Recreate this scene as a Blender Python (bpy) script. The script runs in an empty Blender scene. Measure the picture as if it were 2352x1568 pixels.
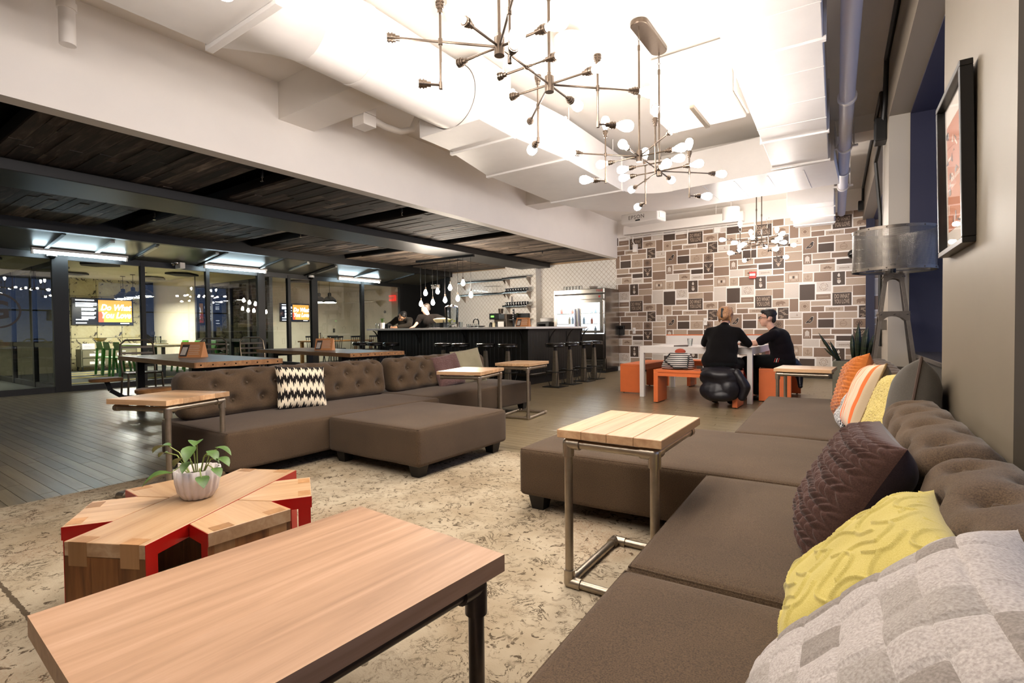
import bpy, bmesh, math, random
from mathutils import Vector, Matrix
random.seed(7)
PI=math.pi
sc=bpy.context.scene; COL=sc.collection
# ---------------------------------------------------------------- camera
cd=bpy.data.cameras.new('camera'); cam=bpy.data.objects.new('camera',cd); COL.objects.link(cam)
cd.sensor_width=36; cd.lens=1179/2352*36; cd.clip_start=.02; cd.clip_end=200
CR=Matrix(((.81971629,-.00486104,.57274913),(.5726763,.02501984,-.8193997),(-.01034696,.99967514,.02329297)))
cam.matrix_world=Matrix.Translation((0,0,1.02))@CR.to_4x4(); sc.camera=cam
# ---------------------------------------------------------------- world (blue dusk outside the windows)
w=bpy.data.worlds.new('world'); sc.world=w; w.use_nodes=True
w.node_tree.nodes['Background'].inputs[0].default_value=(.46,.58,1,1); w.node_tree.nodes['Background'].inputs[1].default_value=1.2
# ---------------------------------------------------------------- exposure
vs=sc.view_settings; vs.view_transform='Standard'; vs.look='None'; vs.gamma=1; vs.exposure=0.0; vs.use_curve_mapping=False
BULB_W=122.0      # chandelier bulb emission
TUBE_W=42.0      # fluorescent tube emission
ROOM_W=210.0      # meeting-room pendant emission
BAR_W=270.0      # bare bulbs above the bar
# ---------------------------------------------------------------- helpers
def lin(h):
    if isinstance(h,str):
        h=h.lstrip('#'); c=[int(h[i:i+2],16)/255 for i in (0,2,4)]
    else: c=h
    return tuple((x/12.92 if x<=.04045 else ((x+.055)/1.055)**2.4) for x in c)+(1,)
_M={}
def nodes(name):
    m=bpy.data.materials.new(name); m.use_nodes=True; nt=m.node_tree; b=nt.nodes['Principled BSDF']
    return m,nt,b
def N(nt,t,**k):
    n=nt.nodes.new(t)
    for a,v in k.items():
        if a.startswith('i_'):
            key=a[2:]; key=int(key) if key.isdigit() else key.replace('_',' ')
            n.inputs[key].default_value=v
        else: setattr(n,a,v)
    return n
def ramp(nt,fac,stops):
    r=nt.nodes.new('ShaderNodeValToRGB'); e=r.color_ramp.elements
    while len(e)<len(stops): e.new(.5)
    for i,(p,c) in enumerate(stops): e[i].position=p; e[i].color=lin(c) if not isinstance(c,tuple) else c
    nt.links.new(fac,r.inputs[0]); return r
def bump(nt,b,h,strength=.2,dist=.01):
    n=N(nt,'ShaderNodeBump',i_Strength=strength,i_Distance=dist); nt.links.new(h,n.inputs['Height']); nt.links.new(n.outputs[0],b.inputs['Normal'])
def coord(nt,kind='Object',scale=(1,1,1),rot=(0,0,0)):
    t=N(nt,'ShaderNodeTexCoord'); m=N(nt,'ShaderNodeMapping'); m.inputs['Scale'].default_value=scale; m.inputs['Rotation'].default_value=rot
    nt.links.new(t.outputs[kind],m.inputs[0]); return m.outputs[0]
def P(name,col,rough=.5,metal=0,spec=.5,noise=0,nscale=40,bmp=0,emit=0,ecol=None,coat=0):
    """plain procedural material with optional mottling and relief"""
    if name in _M: return _M[name]
    m,nt,b=nodes(name); c=lin(col)
    b.inputs['Base Color'].default_value=c; b.inputs['Roughness'].default_value=rough; b.inputs['Metallic'].default_value=metal
    b.inputs['Specular IOR Level'].default_value=spec; b.inputs['Coat Weight'].default_value=coat
    if noise or bmp:
        n=N(nt,'ShaderNodeTexNoise',i_Scale=nscale,i_Detail=5.0,i_Roughness=.6); nt.links.new(coord(nt),n.inputs['Vector'])
        if noise:
            r=ramp(nt,n.outputs['Fac'],[(.25,tuple(x*(1-noise) for x in c[:3])+(1,)),(.75,tuple(min(1,x*(1+noise)) for x in c[:3])+(1,))])
            nt.links.new(r.outputs[0],b.inputs['Base Color'])
        if bmp: bump(nt,b,n.outputs['Fac'],bmp,.004)
    if emit:
        b.inputs['Emission Color'].default_value=lin(ecol or col); b.inputs['Emission Strength'].default_value=emit
    _M[name]=m; return m
def fabric(name,c1,c2,scale=350,bmp=.25,rough=.95,sheen=.2):
    if name in _M: return _M[name]
    m,nt,b=nodes(name); v=coord(nt)
    n=N(nt,'ShaderNodeTexNoise',i_Scale=scale,i_Detail=3.0,i_Roughness=.7); nt.links.new(v,n.inputs['Vector'])
    n2=N(nt,'ShaderNodeTexNoise',i_Scale=3.0,i_Detail=3.0); nt.links.new(v,n2.inputs['Vector'])
    r=ramp(nt,n.outputs['Fac'],[(.3,c1),(.7,c2)]); mx=N(nt,'ShaderNodeMix',data_type='RGBA',blend_type='MULTIPLY'); mx.inputs[0].default_value=.35
    r2=ramp(nt,n2.outputs['Fac'],[(.3,'#9a9a9a'),(.7,'#ffffff')]); nt.links.new(r.outputs[0],mx.inputs[6]); nt.links.new(r2.outputs[0],mx.inputs[7])
    nt.links.new(mx.outputs[2],b.inputs['Base Color']); b.inputs['Roughness'].default_value=rough; b.inputs['Specular IOR Level'].default_value=.15
    b.inputs['Sheen Weight'].default_value=sheen; b.inputs['Sheen Roughness'].default_value=.5
    bump(nt,b,n.outputs['Fac'],bmp,.002); _M[name]=m; return m
def wood(name,c1,c2,c3,axis=0,rough=.4,grain=1.0,var=.35,bmp=.08,coat=0,gs=26):
    """straight grain along axis, tone varies from board to board"""
    if name in _M: return _M[name]
    m,nt,b=nodes(name); s=[gs,gs,gs]; s[axis]=1.6
    oi=N(nt,'ShaderNodeObjectInfo'); v=coord(nt,scale=s)
    mm=N(nt,'ShaderNodeMath',operation='MULTIPLY'); mm.inputs[1].default_value=37.0; nt.links.new(oi.outputs['Random'],mm.inputs[0])
    n=N(nt,'ShaderNodeTexNoise',noise_dimensions='4D',i_Scale=1.0*grain,i_Detail=6.0,i_Roughness=.62,i_Distortion=.6); nt.links.new(v,n.inputs['Vector']); nt.links.new(mm.outputs[0],n.inputs['W'])
    r=ramp(nt,n.outputs['Fac'],[(.28,c1),(.5,c2),(.74,c3)])
    h=N(nt,'ShaderNodeHueSaturation'); nt.links.new(r.outputs[0],h.inputs['Color'])
    mr=N(nt,'ShaderNodeMapRange'); mr.inputs[3].default_value=1-var; mr.inputs[4].default_value=1+var*.6; nt.links.new(oi.outputs['Random'],mr.inputs[0]); nt.links.new(mr.outputs[0],h.inputs['Value'])
    nt.links.new(h.outputs[0],b.inputs['Base Color']); b.inputs['Roughness'].default_value=rough; b.inputs['Coat Weight'].default_value=coat; b.inputs['Coat Roughness'].default_value=.25
    bump(nt,b,n.outputs['Fac'],bmp,.003); _M[name]=m; return m
def glass(name,tint=(.9,.95,.95,1),refl=1.0,ior=1.45,rough=.0):
    """thin pane: fresnel mix of transparent and glossy"""
    if name in _M: return _M[name]
    m=bpy.data.materials.new(name); m.use_nodes=True; nt=m.node_tree; nt.nodes.clear()
    o=N(nt,'ShaderNodeOutputMaterial'); t=N(nt,'ShaderNodeBsdfTransparent'); g=N(nt,'ShaderNodeBsdfGlossy',i_Roughness=rough); mx=N(nt,'ShaderNodeMixShader'); f=N(nt,'ShaderNodeFresnel',i_IOR=ior)
    t.inputs[0].default_value=tint; mu=N(nt,'ShaderNodeMath',operation='MULTIPLY'); mu.inputs[1].default_value=refl; mu.use_clamp=True
    nt.links.new(f.outputs[0],mu.inputs[0]); nt.links.new(mu.outputs[0],mx.inputs[0]); nt.links.new(t.outputs[0],mx.inputs[1]); nt.links.new(g.outputs[0],mx.inputs[2]); nt.links.new(mx.outputs[0],o.inputs[0])
    _M[name]=m; return m
class MB:
    def __init__(s): s.v=[]; s.f=[]; s.uv=None; s.mi=[]; s.cur=0
    def add(s,vs,fs):
        o=len(s.v); s.v+=[tuple(x) for x in vs]; s.f+=[tuple(i+o for i in f) for f in fs]; s.mi+=[s.cur]*len(fs); return s
    def box(s,x0,x1,y0,y1,z0,z1):
        return s.add([(x0,y0,z0),(x1,y0,z0),(x1,y1,z0),(x0,y1,z0),(x0,y0,z1),(x1,y0,z1),(x1,y1,z1),(x0,y1,z1)],[(0,3,2,1),(4,5,6,7),(0,1,5,4),(1,2,6,5),(2,3,7,6),(3,0,4,7)])
    def hexa(s,p): return s.add(p,[(0,3,2,1),(4,5,6,7),(0,1,5,4),(1,2,6,5),(2,3,7,6),(3,0,4,7)])
    def obox(s,c,sz,M=None):
        M=M or Matrix.Identity(3); c=Vector(c); h=[x/2 for x in sz]
        return s.hexa([c+M@Vector((a*h[0],b*h[1],d*h[2])) for d in (-1,1) for a,b in ((-1,-1),(1,-1),(1,1),(-1,1))])
    def bar(s,p,q,w,h=None,up=(0,0,1)):
        p=Vector(p);q=Vector(q);d=(q-p); L=d.length; d.normalize(); u=Vector(up)
        if abs(d.dot(u))>.98: u=Vector((0,1,0))
        x=d.cross(u).normalized(); z=x.cross(d); return s.obox((p+q)/2,(w,L,h or w),Matrix((x,d,z)).transposed())
    def ring(s,c,x,y,r,n): return [tuple(c+x*(r*math.cos(2*PI*i/n))+y*(r*math.sin(2*PI*i/n))) for i in range(n)]
    def cyl(s,p,q,r,n=12,r2=None,caps=True):
        p=Vector(p);q=Vector(q);d=(q-p).normalized(); u=Vector((0,0,1)) if abs(d.z)<.95 else Vector((1,0,0)); x=d.cross(u).normalized(); y=d.cross(x)
        r2=r if r2 is None else r2; vs=s.ring(p,x,y,r,n)+s.ring(q,x,y,r2,n)
        fs=[(i,i+n,(i+1)%n+n,(i+1)%n) for i in range(n)]
        if caps: fs+=[tuple(range(n)),tuple(range(2*n-1,n-1,-1))]
        return s.add(vs,fs)
    def tube(s,pts,r,n=8,close=False,caps=True):
        P_=[Vector(p) for p in pts]; k=len(P_); rs=r if isinstance(r,(list,tuple)) else [r]*k
        vs=[];T=[]
        for i in range(k):
            if close: t=P_[(i+1)%k]-P_[i-1]
            else: t=P_[min(i+1,k-1)]-P_[max(i-1,0)]
            T.append(t.normalized())
        u=Vector((0,0,1)) if abs(T[0].z)<.9 else Vector((1,0,0)); x=T[0].cross(u).normalized()
        for i in range(k):
            x=(x-T[i]*x.dot(T[i])); x=x.normalized() if x.length>1e-6 else T[i].orthogonal().normalized(); y=T[i].cross(x); vs+=s.ring(P_[i],x,y,rs[i],n)
        fs=[]
        for j in range(k if close else k-1):
            a=j*n;b=((j+1)%k)*n; fs+=[(a+i,b+i,b+(i+1)%n,a+(i+1)%n) for i in range(n)]
        if caps and not close: fs+=[tuple(range(n)),tuple(range(k*n-1,(k-1)*n-1,-1))]
        return s.add(vs,fs)
    def lathe(s,prof,n=20,c=(0,0,0),rib=0,ribn=0,caps=True):
        c=Vector(c); vs=[];fs=[];k=len(prof)
        for r,z in prof:
            for i in range(n):
                a=2*PI*i/n; rr=r*(1+rib*abs(math.sin(a*ribn/2))) if rib else r
                vs.append((c.x+rr*math.cos(a),c.y+rr*math.sin(a),c.z+z))
        for j in range(k-1): fs+=[(j*n+i,j*n+(i+1)%n,(j+1)*n+(i+1)%n,(j+1)*n+i) for i in range(n)]
        if caps and prof[0][0]>1e-4: fs.append(tuple(range(n-1,-1,-1)))
        if caps and prof[-1][0]>1e-4: fs.append(tuple(range((k-1)*n,k*n)))
        return s.add(vs,fs)
    def sphere(s,c,r,n=12,m=8,sc=(1,1,1)):
        prof=[(max(1e-5,r*math.sin(PI*j/m)),-r*math.cos(PI*j/m)) for j in range(m+1)]
        o=len(s.v); s.lathe(prof,n); 
        for i in range(o,len(s.v)): x,y,z=s.v[i]; s.v[i]=(c[0]+x*sc[0],c[1]+y*sc[1],c[2]+z*sc[2])
        return s
    def prism(s,poly,a,b,axis='z'):
        """extrude 2D polygon between a and b along axis"""
        n=len(poly); f={'z':lambda p,t:(p[0],p[1],t),'y':lambda p,t:(p[0],t,p[1]),'x':lambda p,t:(t,p[0],p[1])}[axis]
        return s.add([f(p,a) for p in poly]+[f(p,b) for p in poly],[tuple(range(n-1,-1,-1)),tuple(range(n,2*n))]+[(i,(i+1)%n,(i+1)%n+n,i+n) for i in range(n)])
    def loft(s,rings,caps=True,close=True):
        n=len(rings[0]); vs=[p for r in rings for p in r]; fs=[]
        for j in range(len(rings)-1):
            for i in range(n if close else n-1): fs.append((j*n+i,j*n+(i+1)%n,(j+1)*n+(i+1)%n,(j+1)*n+i))
        if caps and close: fs+=[tuple(range(n-1,-1,-1)),tuple(range((len(rings)-1)*n,len(rings)*n))]
        return s.add(vs,fs)
    def xf(s,M,start=0):
        for i in range(start,len(s.v)): s.v[i]=tuple(M@Vector(s.v[i]))
        return s
    def mesh(s,name,mats,smooth=False,bevel=0,seg=2,norm=True):
        me=bpy.data.meshes.new(name); me.from_pydata(s.v,[],s.f)
        for m in (mats if isinstance(mats,(list,tuple)) else [mats]): me.materials.append(m)
        if any(s.mi): me.polygons.foreach_set('material_index',s.mi)
        if s.uv:
            l=me.uv_layers.new(name='UVMap'); 
            for lp in me.loops: l.data[lp.index].uv=s.uv[lp.vertex_index]
        if bevel or norm:
            bm=bmesh.new(); bm.from_mesh(me)
            if norm: bmesh.ops.recalc_face_normals(bm,faces=bm.faces)
            if bevel:
                es=[e for e in bm.edges if len(e.link_faces)==2 and e.calc_face_angle(0)>.5]
                bmesh.ops.bevel(bm,geom=es,offset=bevel,segments=seg,affect='EDGES',profile=.5)
            bm.to_mesh(me); bm.free()
        if smooth:
            me.polygons.foreach_set('use_smooth',[True]*len(me.polygons))
            if smooth!='all':
                try: me.set_sharp_from_angle(angle=math.radians(40))
                except Exception: pass
        me.update(); return me
    def build(s,name,mat,parent=None,smooth=False,bevel=0,seg=2,label=None,norm=True):
        return link(name,s.mesh(name,mat,smooth,bevel,seg,norm),parent,label)
def parts(mb,name,mat,parent,eps=.0015,**k):
    """build each separate piece of a builder as its own part"""
    n=len(mb.v); p=list(range(n))
    def fd(a):
        while p[a]!=a: p[a]=p[p[a]]; a=p[a]
        return a
    for f in mb.f:
        r=fd(f[0])
        for q in f[1:]: p[fd(q)]=r
    isl={}
    for i in range(n): isl.setdefault(fd(i),[]).append(i)
    bb=[]
    for r,ix in isl.items():
        c=[[mb.v[i][a] for i in ix] for a in range(3)]; bb.append([{r},[min(a)-eps for a in c],[max(a)+eps for a in c]])
    ch=True
    while ch:
        ch=False; out=[]
        for b in bb:
            for o in out:
                if all(b[1][a]<=o[2][a] and o[1][a]<=b[2][a] for a in range(3)):
                    o[0]|=b[0]; o[1]=[min(x,y) for x,y in zip(o[1],b[1])]; o[2]=[max(x,y) for x,y in zip(o[2],b[2])]; ch=True; break
            else: out.append(b)
        bb=out
    g={}
    for gi,b in enumerate(bb):
        for r in b[0]: g[r]=gi
    ms=[MB() for _ in bb]; mp=[{} for _ in bb]
    for f,mi in zip(mb.f,mb.mi):
        gi=g[fd(f[0])]; m=ms[gi]; d=mp[gi]; ff=[]
        for q in f:
            if q not in d: d[q]=len(m.v); m.v.append(mb.v[q])
            ff.append(d[q])
        m.f.append(tuple(ff)); m.mi.append(mi)
    return [m.build(name,mat,parent,**k) for m in ms]
def link(name,me,parent=None,label=None):
    o=bpy.data.objects.new(name,me); COL.objects.link(o)
    if parent is not None: o.parent=parent
    if label: o['label']=label
    return o
def tag(o,label,cat,group=None,loc=None,rotz=None):
    o['label']=label; o['category']=cat
    if group: o['group']=group
    if loc is not None: o.location=loc
    if rotz is not None: o.rotation_euler=(0,0,rotz)
    return o
def thing(name,label,cat,loc=(0,0,0),rotz=0,group=None):
    o=bpy.data.objects.new(name,None); o.empty_display_size=.05; COL.objects.link(o); o.location=loc; o.rotation_euler=(0,0,rotz)
    return tag(o,label,cat,group)
def dup(o,loc=None,rotz=None,label=None,parent=None):
    c=o.copy(); COL.objects.link(c)
    if parent is not None: c.parent=parent
    if loc is not None: c.location=loc
    if rotz is not None: c.rotation_euler=(0,0,rotz)
    if label: c['label']=label
    for ch in [x for x in o.children]: dup(ch,parent=c)
    return c
def struct(name,mb,mat,parent=None,**k):
    o=mb.build(name,mat,parent,**k)
    if parent is None: o['kind']='structure'
    return o
def box(*a): return MB().box(*a)
PHI=math.radians(2.7)
def UV(u,v,z=0): return (u*math.cos(PHI)-v*math.sin(PHI),u*math.sin(PHI)+v*math.cos(PHI),z)   # frame of the slightly skewed right wall
def text_mesh(txt,size=1,sx=1,bold=0,align='CENTER',sp=1.0,lsp=.9,shear=0):
    cu=bpy.data.curves.new('txt','FONT'); cu.body=txt; cu.size=size; cu.align_x=align; cu.align_y='CENTER'; cu.offset=bold; cu.space_line=lsp; cu.resolution_u=2; cu.space_character=sp; cu.shear=shear
    o=bpy.data.objects.new('txt',cu); me=bpy.data.meshes.new_from_object(o); bpy.data.objects.remove(o); bpy.data.curves.remove(cu)
    vs=[(v.co.x*sx,v.co.y) for v in me.vertices]; fs=[tuple(p.vertices) for p in me.polygons]; bpy.data.meshes.remove(me); return vs,fs
_T={}
def text2d(txt,**k):
    key=(txt,tuple(sorted(k.items())))
    if key not in _T: _T[key]=text_mesh(txt,**k)
    return _T[key]
def _ray(x,y): return CR@Vector(((x-1176)/1179,-(y-784)/1179,-1))
def onY(x,y,Y): d=_ray(x,y); return Vector((0,0,1.02))+d*(Y/d.y)      # photo pixel -> point on a wall or row at depth Y
def onX(x,y,X): d=_ray(x,y); return Vector((0,0,1.02))+d*(X/d.x)
def onZ(x,y,z=0): d=_ray(x,y); return Vector((0,0,1.02))+d*((z-1.02)/d.z)
# ---------------------------------------------------------------- shared materials
M_white=P('white_paint','#efe9e2',.55,noise=.02,nscale=3)
M_ceil=P('white_ceiling_paint','#ece6de',.6,noise=.03,nscale=2)
M_duct=P('white_painted_sheet_metal','#ebe7e3',.38,noise=.03,nscale=5,bmp=.03)
M_black=P('black_paint','#0d0c0b',.45)
M_blacksteel=P('black_steel','#12110f',.4,metal=.3)
M_darkmetal=P('grey_painted_beam','#201f1e',.45,metal=.1,noise=.08,nscale=6)
M_pipe=P('grey_pipe_metal','#a39888',.34,metal=.9,noise=.12,nscale=30)
M_brass=P('aged_brass','#665a4f',.3,metal=.9,noise=.1,nscale=60)
M_steel=P('stainless_steel','#b9b4ad',.22,metal=1.0,noise=.05,nscale=12)
M_chrome=P('chrome','#d6d2cc',.08,metal=1.0)
M_sofa=fabric('brown_grey_sofa_fabric','#3b2e23','#67543f',300,.35,sheen=.12)
M_sofaleg=P('black_stained_wood','#14100d',.5)
M_bulb=P('lit_bulb_glass','#fff4e2',.2,emit=BULB_W,ecol='#fff5ec')
M_barbulb=P('lit_filament_bulb','#ffe9c8',.2,emit=BAR_W,ecol='#fff0de')
M_offbulb=glass('clear_bulb_glass',(.97,.97,.97,1),.6)
M_pane=glass('window_pane',(.9,.93,.91,1),1.0)
M_clear=glass('clear_plastic',(.93,.95,.95,1),1.3,1.4,.05)
# ================================================================ SETTING
M_floor=wood('dark_oak_strip_floor','#65583f','#7d6f55','#8f8164',0,.34,.8,.32,.05,coat=.3,gs=30)
M_void=P('dark_joint','#0b0907',.9)
WALLY=11.7
# floor slab with individual strips
base=struct('floor',box(-11.72,1.3,-3.6,11.75,-.06,-.006),M_void)
PW=.083
def plank_ok(x0,x1,y):   # strips nobody can see (under the rug) are skipped
    return not (x0>-4.05 and x1<-.45 and .25<y<3.4)
rnd=random.Random(3); cand=[]
row=0; y=-.4
while y<11.68:
    x=-11.7+rnd.uniform(-1.2,0)
    while x<1.2:
        L=rnd.choice((.6,.9,1.2,1.2)); a=max(x,-11.7); b=min(x+L,1.2)
        if b-a>.03 and plank_ok(a,b,y): cand.append((a,b,y))
        x+=L
    y+=PW
cand.sort(key=lambda c:(max(-4.3-c[1],0)+max(0,c[0]+7.5)*.6)**2+(c[2]-1.2)**2*1.3)
pm={}
for i,(a,b,yy) in enumerate(cand[:300]):
    L=round(b-a,2)
    if L not in pm: pm[L]=box(0,L-.003,0,PW-.003,-.012,0).mesh('floor_plank',M_floor)
    o=link('plank',pm[L],base); o.location=(a,yy,0)
big=MB()
for a,b,yy in cand[300:]: big.box(a,b-.003,yy,yy+PW-.003,-.012,0)
o=big.build('planks',M_floor,base); o['kind']='stuff'; o['label']='remaining dark oak floor strips'
# ---- ceilings
struct('ceiling',box(-5.2,1.3,-3.6,11.75,3.6,3.7),M_ceil)
struct('ceiling_low',box(-11.75,-5.2,-3.6,11.75,3.02,3.1),M_black)
struct('trim_1',box(-5.2,-5.04,-3.6,11.7,2.715,3.6),M_white)     # long white downstand beam
for i,(a,b) in enumerate(((3.03,3.44),(7.69,8.1))):
    m=MB().box(-5.04,-3.78 if i==0 else -4.3,a,b,3.22,3.6)
    if i: m.box(-2.6,.42-b*.047,a,b,3.4,3.6)
    else: m.box(-2.7,.3,a,b,3.4,3.6)
    struct('trim_%d'%(i+2),m,M_ceil)
# ---- wall behind the camera
struct('wall_back',box(-11.75,1.3,-3.7,-3.6,0,3.6),P('grey_plaster','#8d857b',.7))
# ---- far wall
struct('wall_far',MB().box(-5.08,.6,WALLY,WALLY+.12,0,3.6),M_white)
struct('wall_bar',MB().box(-10.42,-5.08,WALLY,WALLY+.12,0,3.1).box(-8.2,-7.22,WALLY-.25,WALLY,0,2.745),P('tile_grout','#a58a6a',.7))
struct('wall_kitchen_end',box(-11.75,-10.42,WALLY-.05,WALLY+.12,0,3.1),M_black)
struct('baseboard_far',box(-4.9,-.1,WALLY-.02,WALLY,0,.105),P('dark_baseboard','#1b1815',.5))
# ---- diamond tiles on the bar wall
M_tile=P('white_glazed_tile','#efeae2',.2,coat=.3,noise=.03,nscale=8)
def diamonds(x0,x1,z0,z1,y,name,parent,sideways=None):
    s=.062; m=MB(); k=0
    def clip(poly):
        for ax,lim,sg in ((0,x0,1),(0,x1,-1),(1,z0,1),(1,z1,-1)):
            out=[]
            for i in range(len(poly)):
                p,q=poly[i],poly[(i+1)%len(poly)]; ip=(p[ax]-lim)*sg>=0; iq=(q[ax]-lim)*sg>=0
                if ip: out.append(p)
                if ip!=iq: t=(lim-p[ax])/(q[ax]-p[ax]); out.append((p[0]+(q[0]-p[0])*t,p[1]+(q[1]-p[1])*t))
            poly=out
            if len(poly)<3: return None
        return poly
    i0=int(x0/s)-1; i1=int(x1/s)+2; j0=int(z0/s)-1; j1=int(z1/s)+2
    for i in range(i0,i1):
        for j in range(j0,j1):
            if (i+j)%2: continue
            c=(i*s,j*s); h=s-.0042; pl=clip([(c[0]-h,c[1]),(c[0],c[1]-h),(c[0]+h,c[1]),(c[0],c[1]+h)])
            if not pl: continue
            n=len(pl)
            f=(lambda p,t:(p[0],y-t,p[1])) if sideways is None else (lambda p,t:(sideways+t,p[0],p[1]))
            m.add([f(p,0) for p in pl]+[f(p,.004) for p in pl],[tuple(range(n,2*n))]+[(q,(q+1)%n,(q+1)%n+n,q+n) for q in range(n)])
    o=m.build(name,M_tile,parent); o['kind']='stuff'; o['label']='small white diamond tiles with tan joints'
wb=bpy.data.objects['wall_bar']
diamonds(-10.42,-8.2,.95,2.72,WALLY,'tiles',wb); diamonds(-8.2,-7.22,.95,2.745,WALLY-.25,'tiles',wb); diamonds(-7.22,-5.08,.95,2.7,WALLY,'tiles',wb); diamonds(WALLY-.25,WALLY,.95,2.745,0,'tiles',wb,sideways=-7.22)
struct('trim_5',box(-10.42,-5.1,WALLY-.3,WALLY-.004,2.745,3.02),P('dark_fascia','#241a15',.6))
# ---- right wall in its own skewed frame: header, piers, deep window reveals
M_pier=P('taupe_plaster','#6f6555',.45,noise=.05,nscale=4,bmp=.04)
M_navy=P('navy_paint','#26263a',.45)
rw=thing('wall_right','','x'); [rw.__delitem__(k) for k in ('label','category')]; rw['kind']='structure'; rw.rotation_euler=(0,0,PHI)
MB().box(.42,1.15,-4,11.72,3.0,3.62).build('header',P('mid_taupe_plaster','#766b5d',.55),rw)
for a,b in ((-4,-1.2),(1.95,3.10),(6.07,6.85)): MB().box(.42,1.15,a,b,0,3.0).build('pier',M_pier if a!=6.07 else P('light_pier','#a9a092',.5),rw)
for a,b in ((-1.2,1.95),(3.10,6.07),(6.85,11.72)):
    MB().box(.6,1.15,a,b,0,.74).build('apron',P('grey_radiator_cover','#3c3933',.5),rw)
    MB().box(.58,1.15,a,b,.74,.775).build('sill',P('dark_sill','#34312f',.25),rw,bevel=.004)
    for e,s_ in ((a,1),(b,-1)): MB().box(.58,1.1,min(e,e+s_*.012),max(e,e+s_*.012),.775,3.0).build('jamb',M_navy,rw)
    MB().box(.58,1.1,a,b,2.985,2.999).build('reveal_head',M_navy,rw)
    for k in range(4):
        v=a+(b-a)*k/3; MB().box(1.04,1.1,max(a,v-.03),min(b,v+.03),.775,2.985).build('window_frame',M_black,rw)
    MB().box(1.04,1.1,a,b,1.85,1.9).build('window_frame',M_black,rw)
    MB().box(1.07,1.075,a,b,.775,2.985).build('pane',glass('outer_window_pane',(.9,.95,1,1),.8),rw)
MB().box(.47,.6,11.6,11.72,0,3.0).build('jamb',M_navy,rw)
# ---- low dark ceiling over the dining side: reclaimed plank panels, box beam, edge beam, deck
M_plank=wood('reclaimed_dark_planks','#1f1a16','#3a3028','#6c5e52',0,.75,1.2,.75,.35,gs=16)
M_plank2=wood('reclaimed_warm_lit_planks','#3a312b','#67594d','#a39383',0,.75,1.2,.6,.35,gs=16)  # odd lighter boards; also paints the stronger light on panels near the bar
rnd=random.Random(11)
PANEL=[(-.75,.8),(1.2,2.95),(3.38,5.08),(5.52,7.35),(7.8,9.6),(9.98,11.55)]
ORD=['the panel next to the camera end wall','reclaimed panel with pinkish end boards','reclaimed panel second from the pinkish one','reclaimed panel between box beam sprinklers','reclaimed panel above the bar front','reclaimed panel nearest the tiled kitchen wall']
for i,(a,b) in enumerate(PANEL):
    t=thing('ceiling_panel','dark plank ceiling panel, '+ORD[i],'ceiling panel',(0,a,2.75),0,'plank panels hung from the low ceiling')
    MB().box(-10.25,-5.22,0,b-a,.022,.13).build('panel_back',P('panel_side','#1a1410',.8),t)
    n=max(1,int((b-a)/.098)); wd=(b-a)/n
    for r in range(n):
        x=-10.25
        while x<-5.25:
            L=rnd.uniform(.35,1.25); e=min(x+L,-5.22)
            if e>-5.4: e=-5.22
            dz=rnd.choice((0,0,.004,.007)); o=MB().box(x,e-.002,r*wd,(r+1)*wd-.002,-dz,.022).build('plank',M_plank2 if i>=4 or rnd.random()<.1 else M_plank,t); x=e
struct('trim_6',MB().box(-7.68,-6.87,-3.6,11.6,2.62,2.735),M_darkmetal,bevel=.008)       # wide grey box beam
struct('trim_7',MB().box(-10.40,-10.26,-3.6,11.6,2.60,3.02),M_black)
# deck above the glass front
M_deck=P('grey_ceiling_board','#5d5b50',.28,metal=.3,noise=.1,nscale=3)
DZ=lambda x:2.62-(-10.36-x)*.134
struct('ceiling_deck',MB().hexa([(-11.7,-3.6,2.44),(-10.36,-3.6,2.62),(-10.36,11.6,2.62),(-11.7,11.6,2.44),(-11.7,-3.6,2.48),(-10.36,-3.6,2.66),(-10.36,11.6,2.66),(-11.7,11.6,2.48)]),M_deck)
for k,yy in enumerate((1.4,2.6,3.9,5.1,6.3,7.6,8.9,10.2)):
    struct('trim_%d'%(10+k),MB().hexa([(-11.66,yy,2.42),(-10.42,yy,2.585),(-10.42,yy+.05,2.585),(-11.66,yy+.05,2.42),(-11.66,yy,2.446),(-10.42,yy,2.613),(-10.42,yy+.05,2.613),(-11.66,yy+.05,2.446)]),M_black)
# ---- glass front of the meeting rooms
XG=-11.7
gf=thing('wall_left','','x'); [gf.__delitem__(k) for k in ('label','category')]; gf['kind']='structure'
MB().box(XG-.06,XG+.03,-3.6,10.95,2.33,2.44).build('header',M_black,gf)
MB().box(XG-.06,XG+.0,-3.6,10.95,2.44,2.72).build('header_cap',M_black,gf)
MB().box(XG-.04,XG+.03,-3.6,10.95,0,.1).build('bottom_rail',M_black,gf)
posts=[(-1.2,.06),(.75,.06),(2.87,.22),(4.12,.07),(5.32,.07),(6.5,.17),(7.2,.07),(7.9,.17),(9.42,.09),(10.88,.16)]
for yy,wd in posts: MB().box(XG-.06,XG+.04,yy-wd/2,yy+wd/2,0,2.4).build('post',P('dark_bronze_post','#0a0807',.55),gf)
for (a,wa),(b,wb_) in zip(posts,posts[1:]):
    MB().box(XG-.006,XG+.006,a+wa/2,b-wb_/2,.1,2.33).build('pane',M_pane,gf)
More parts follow.
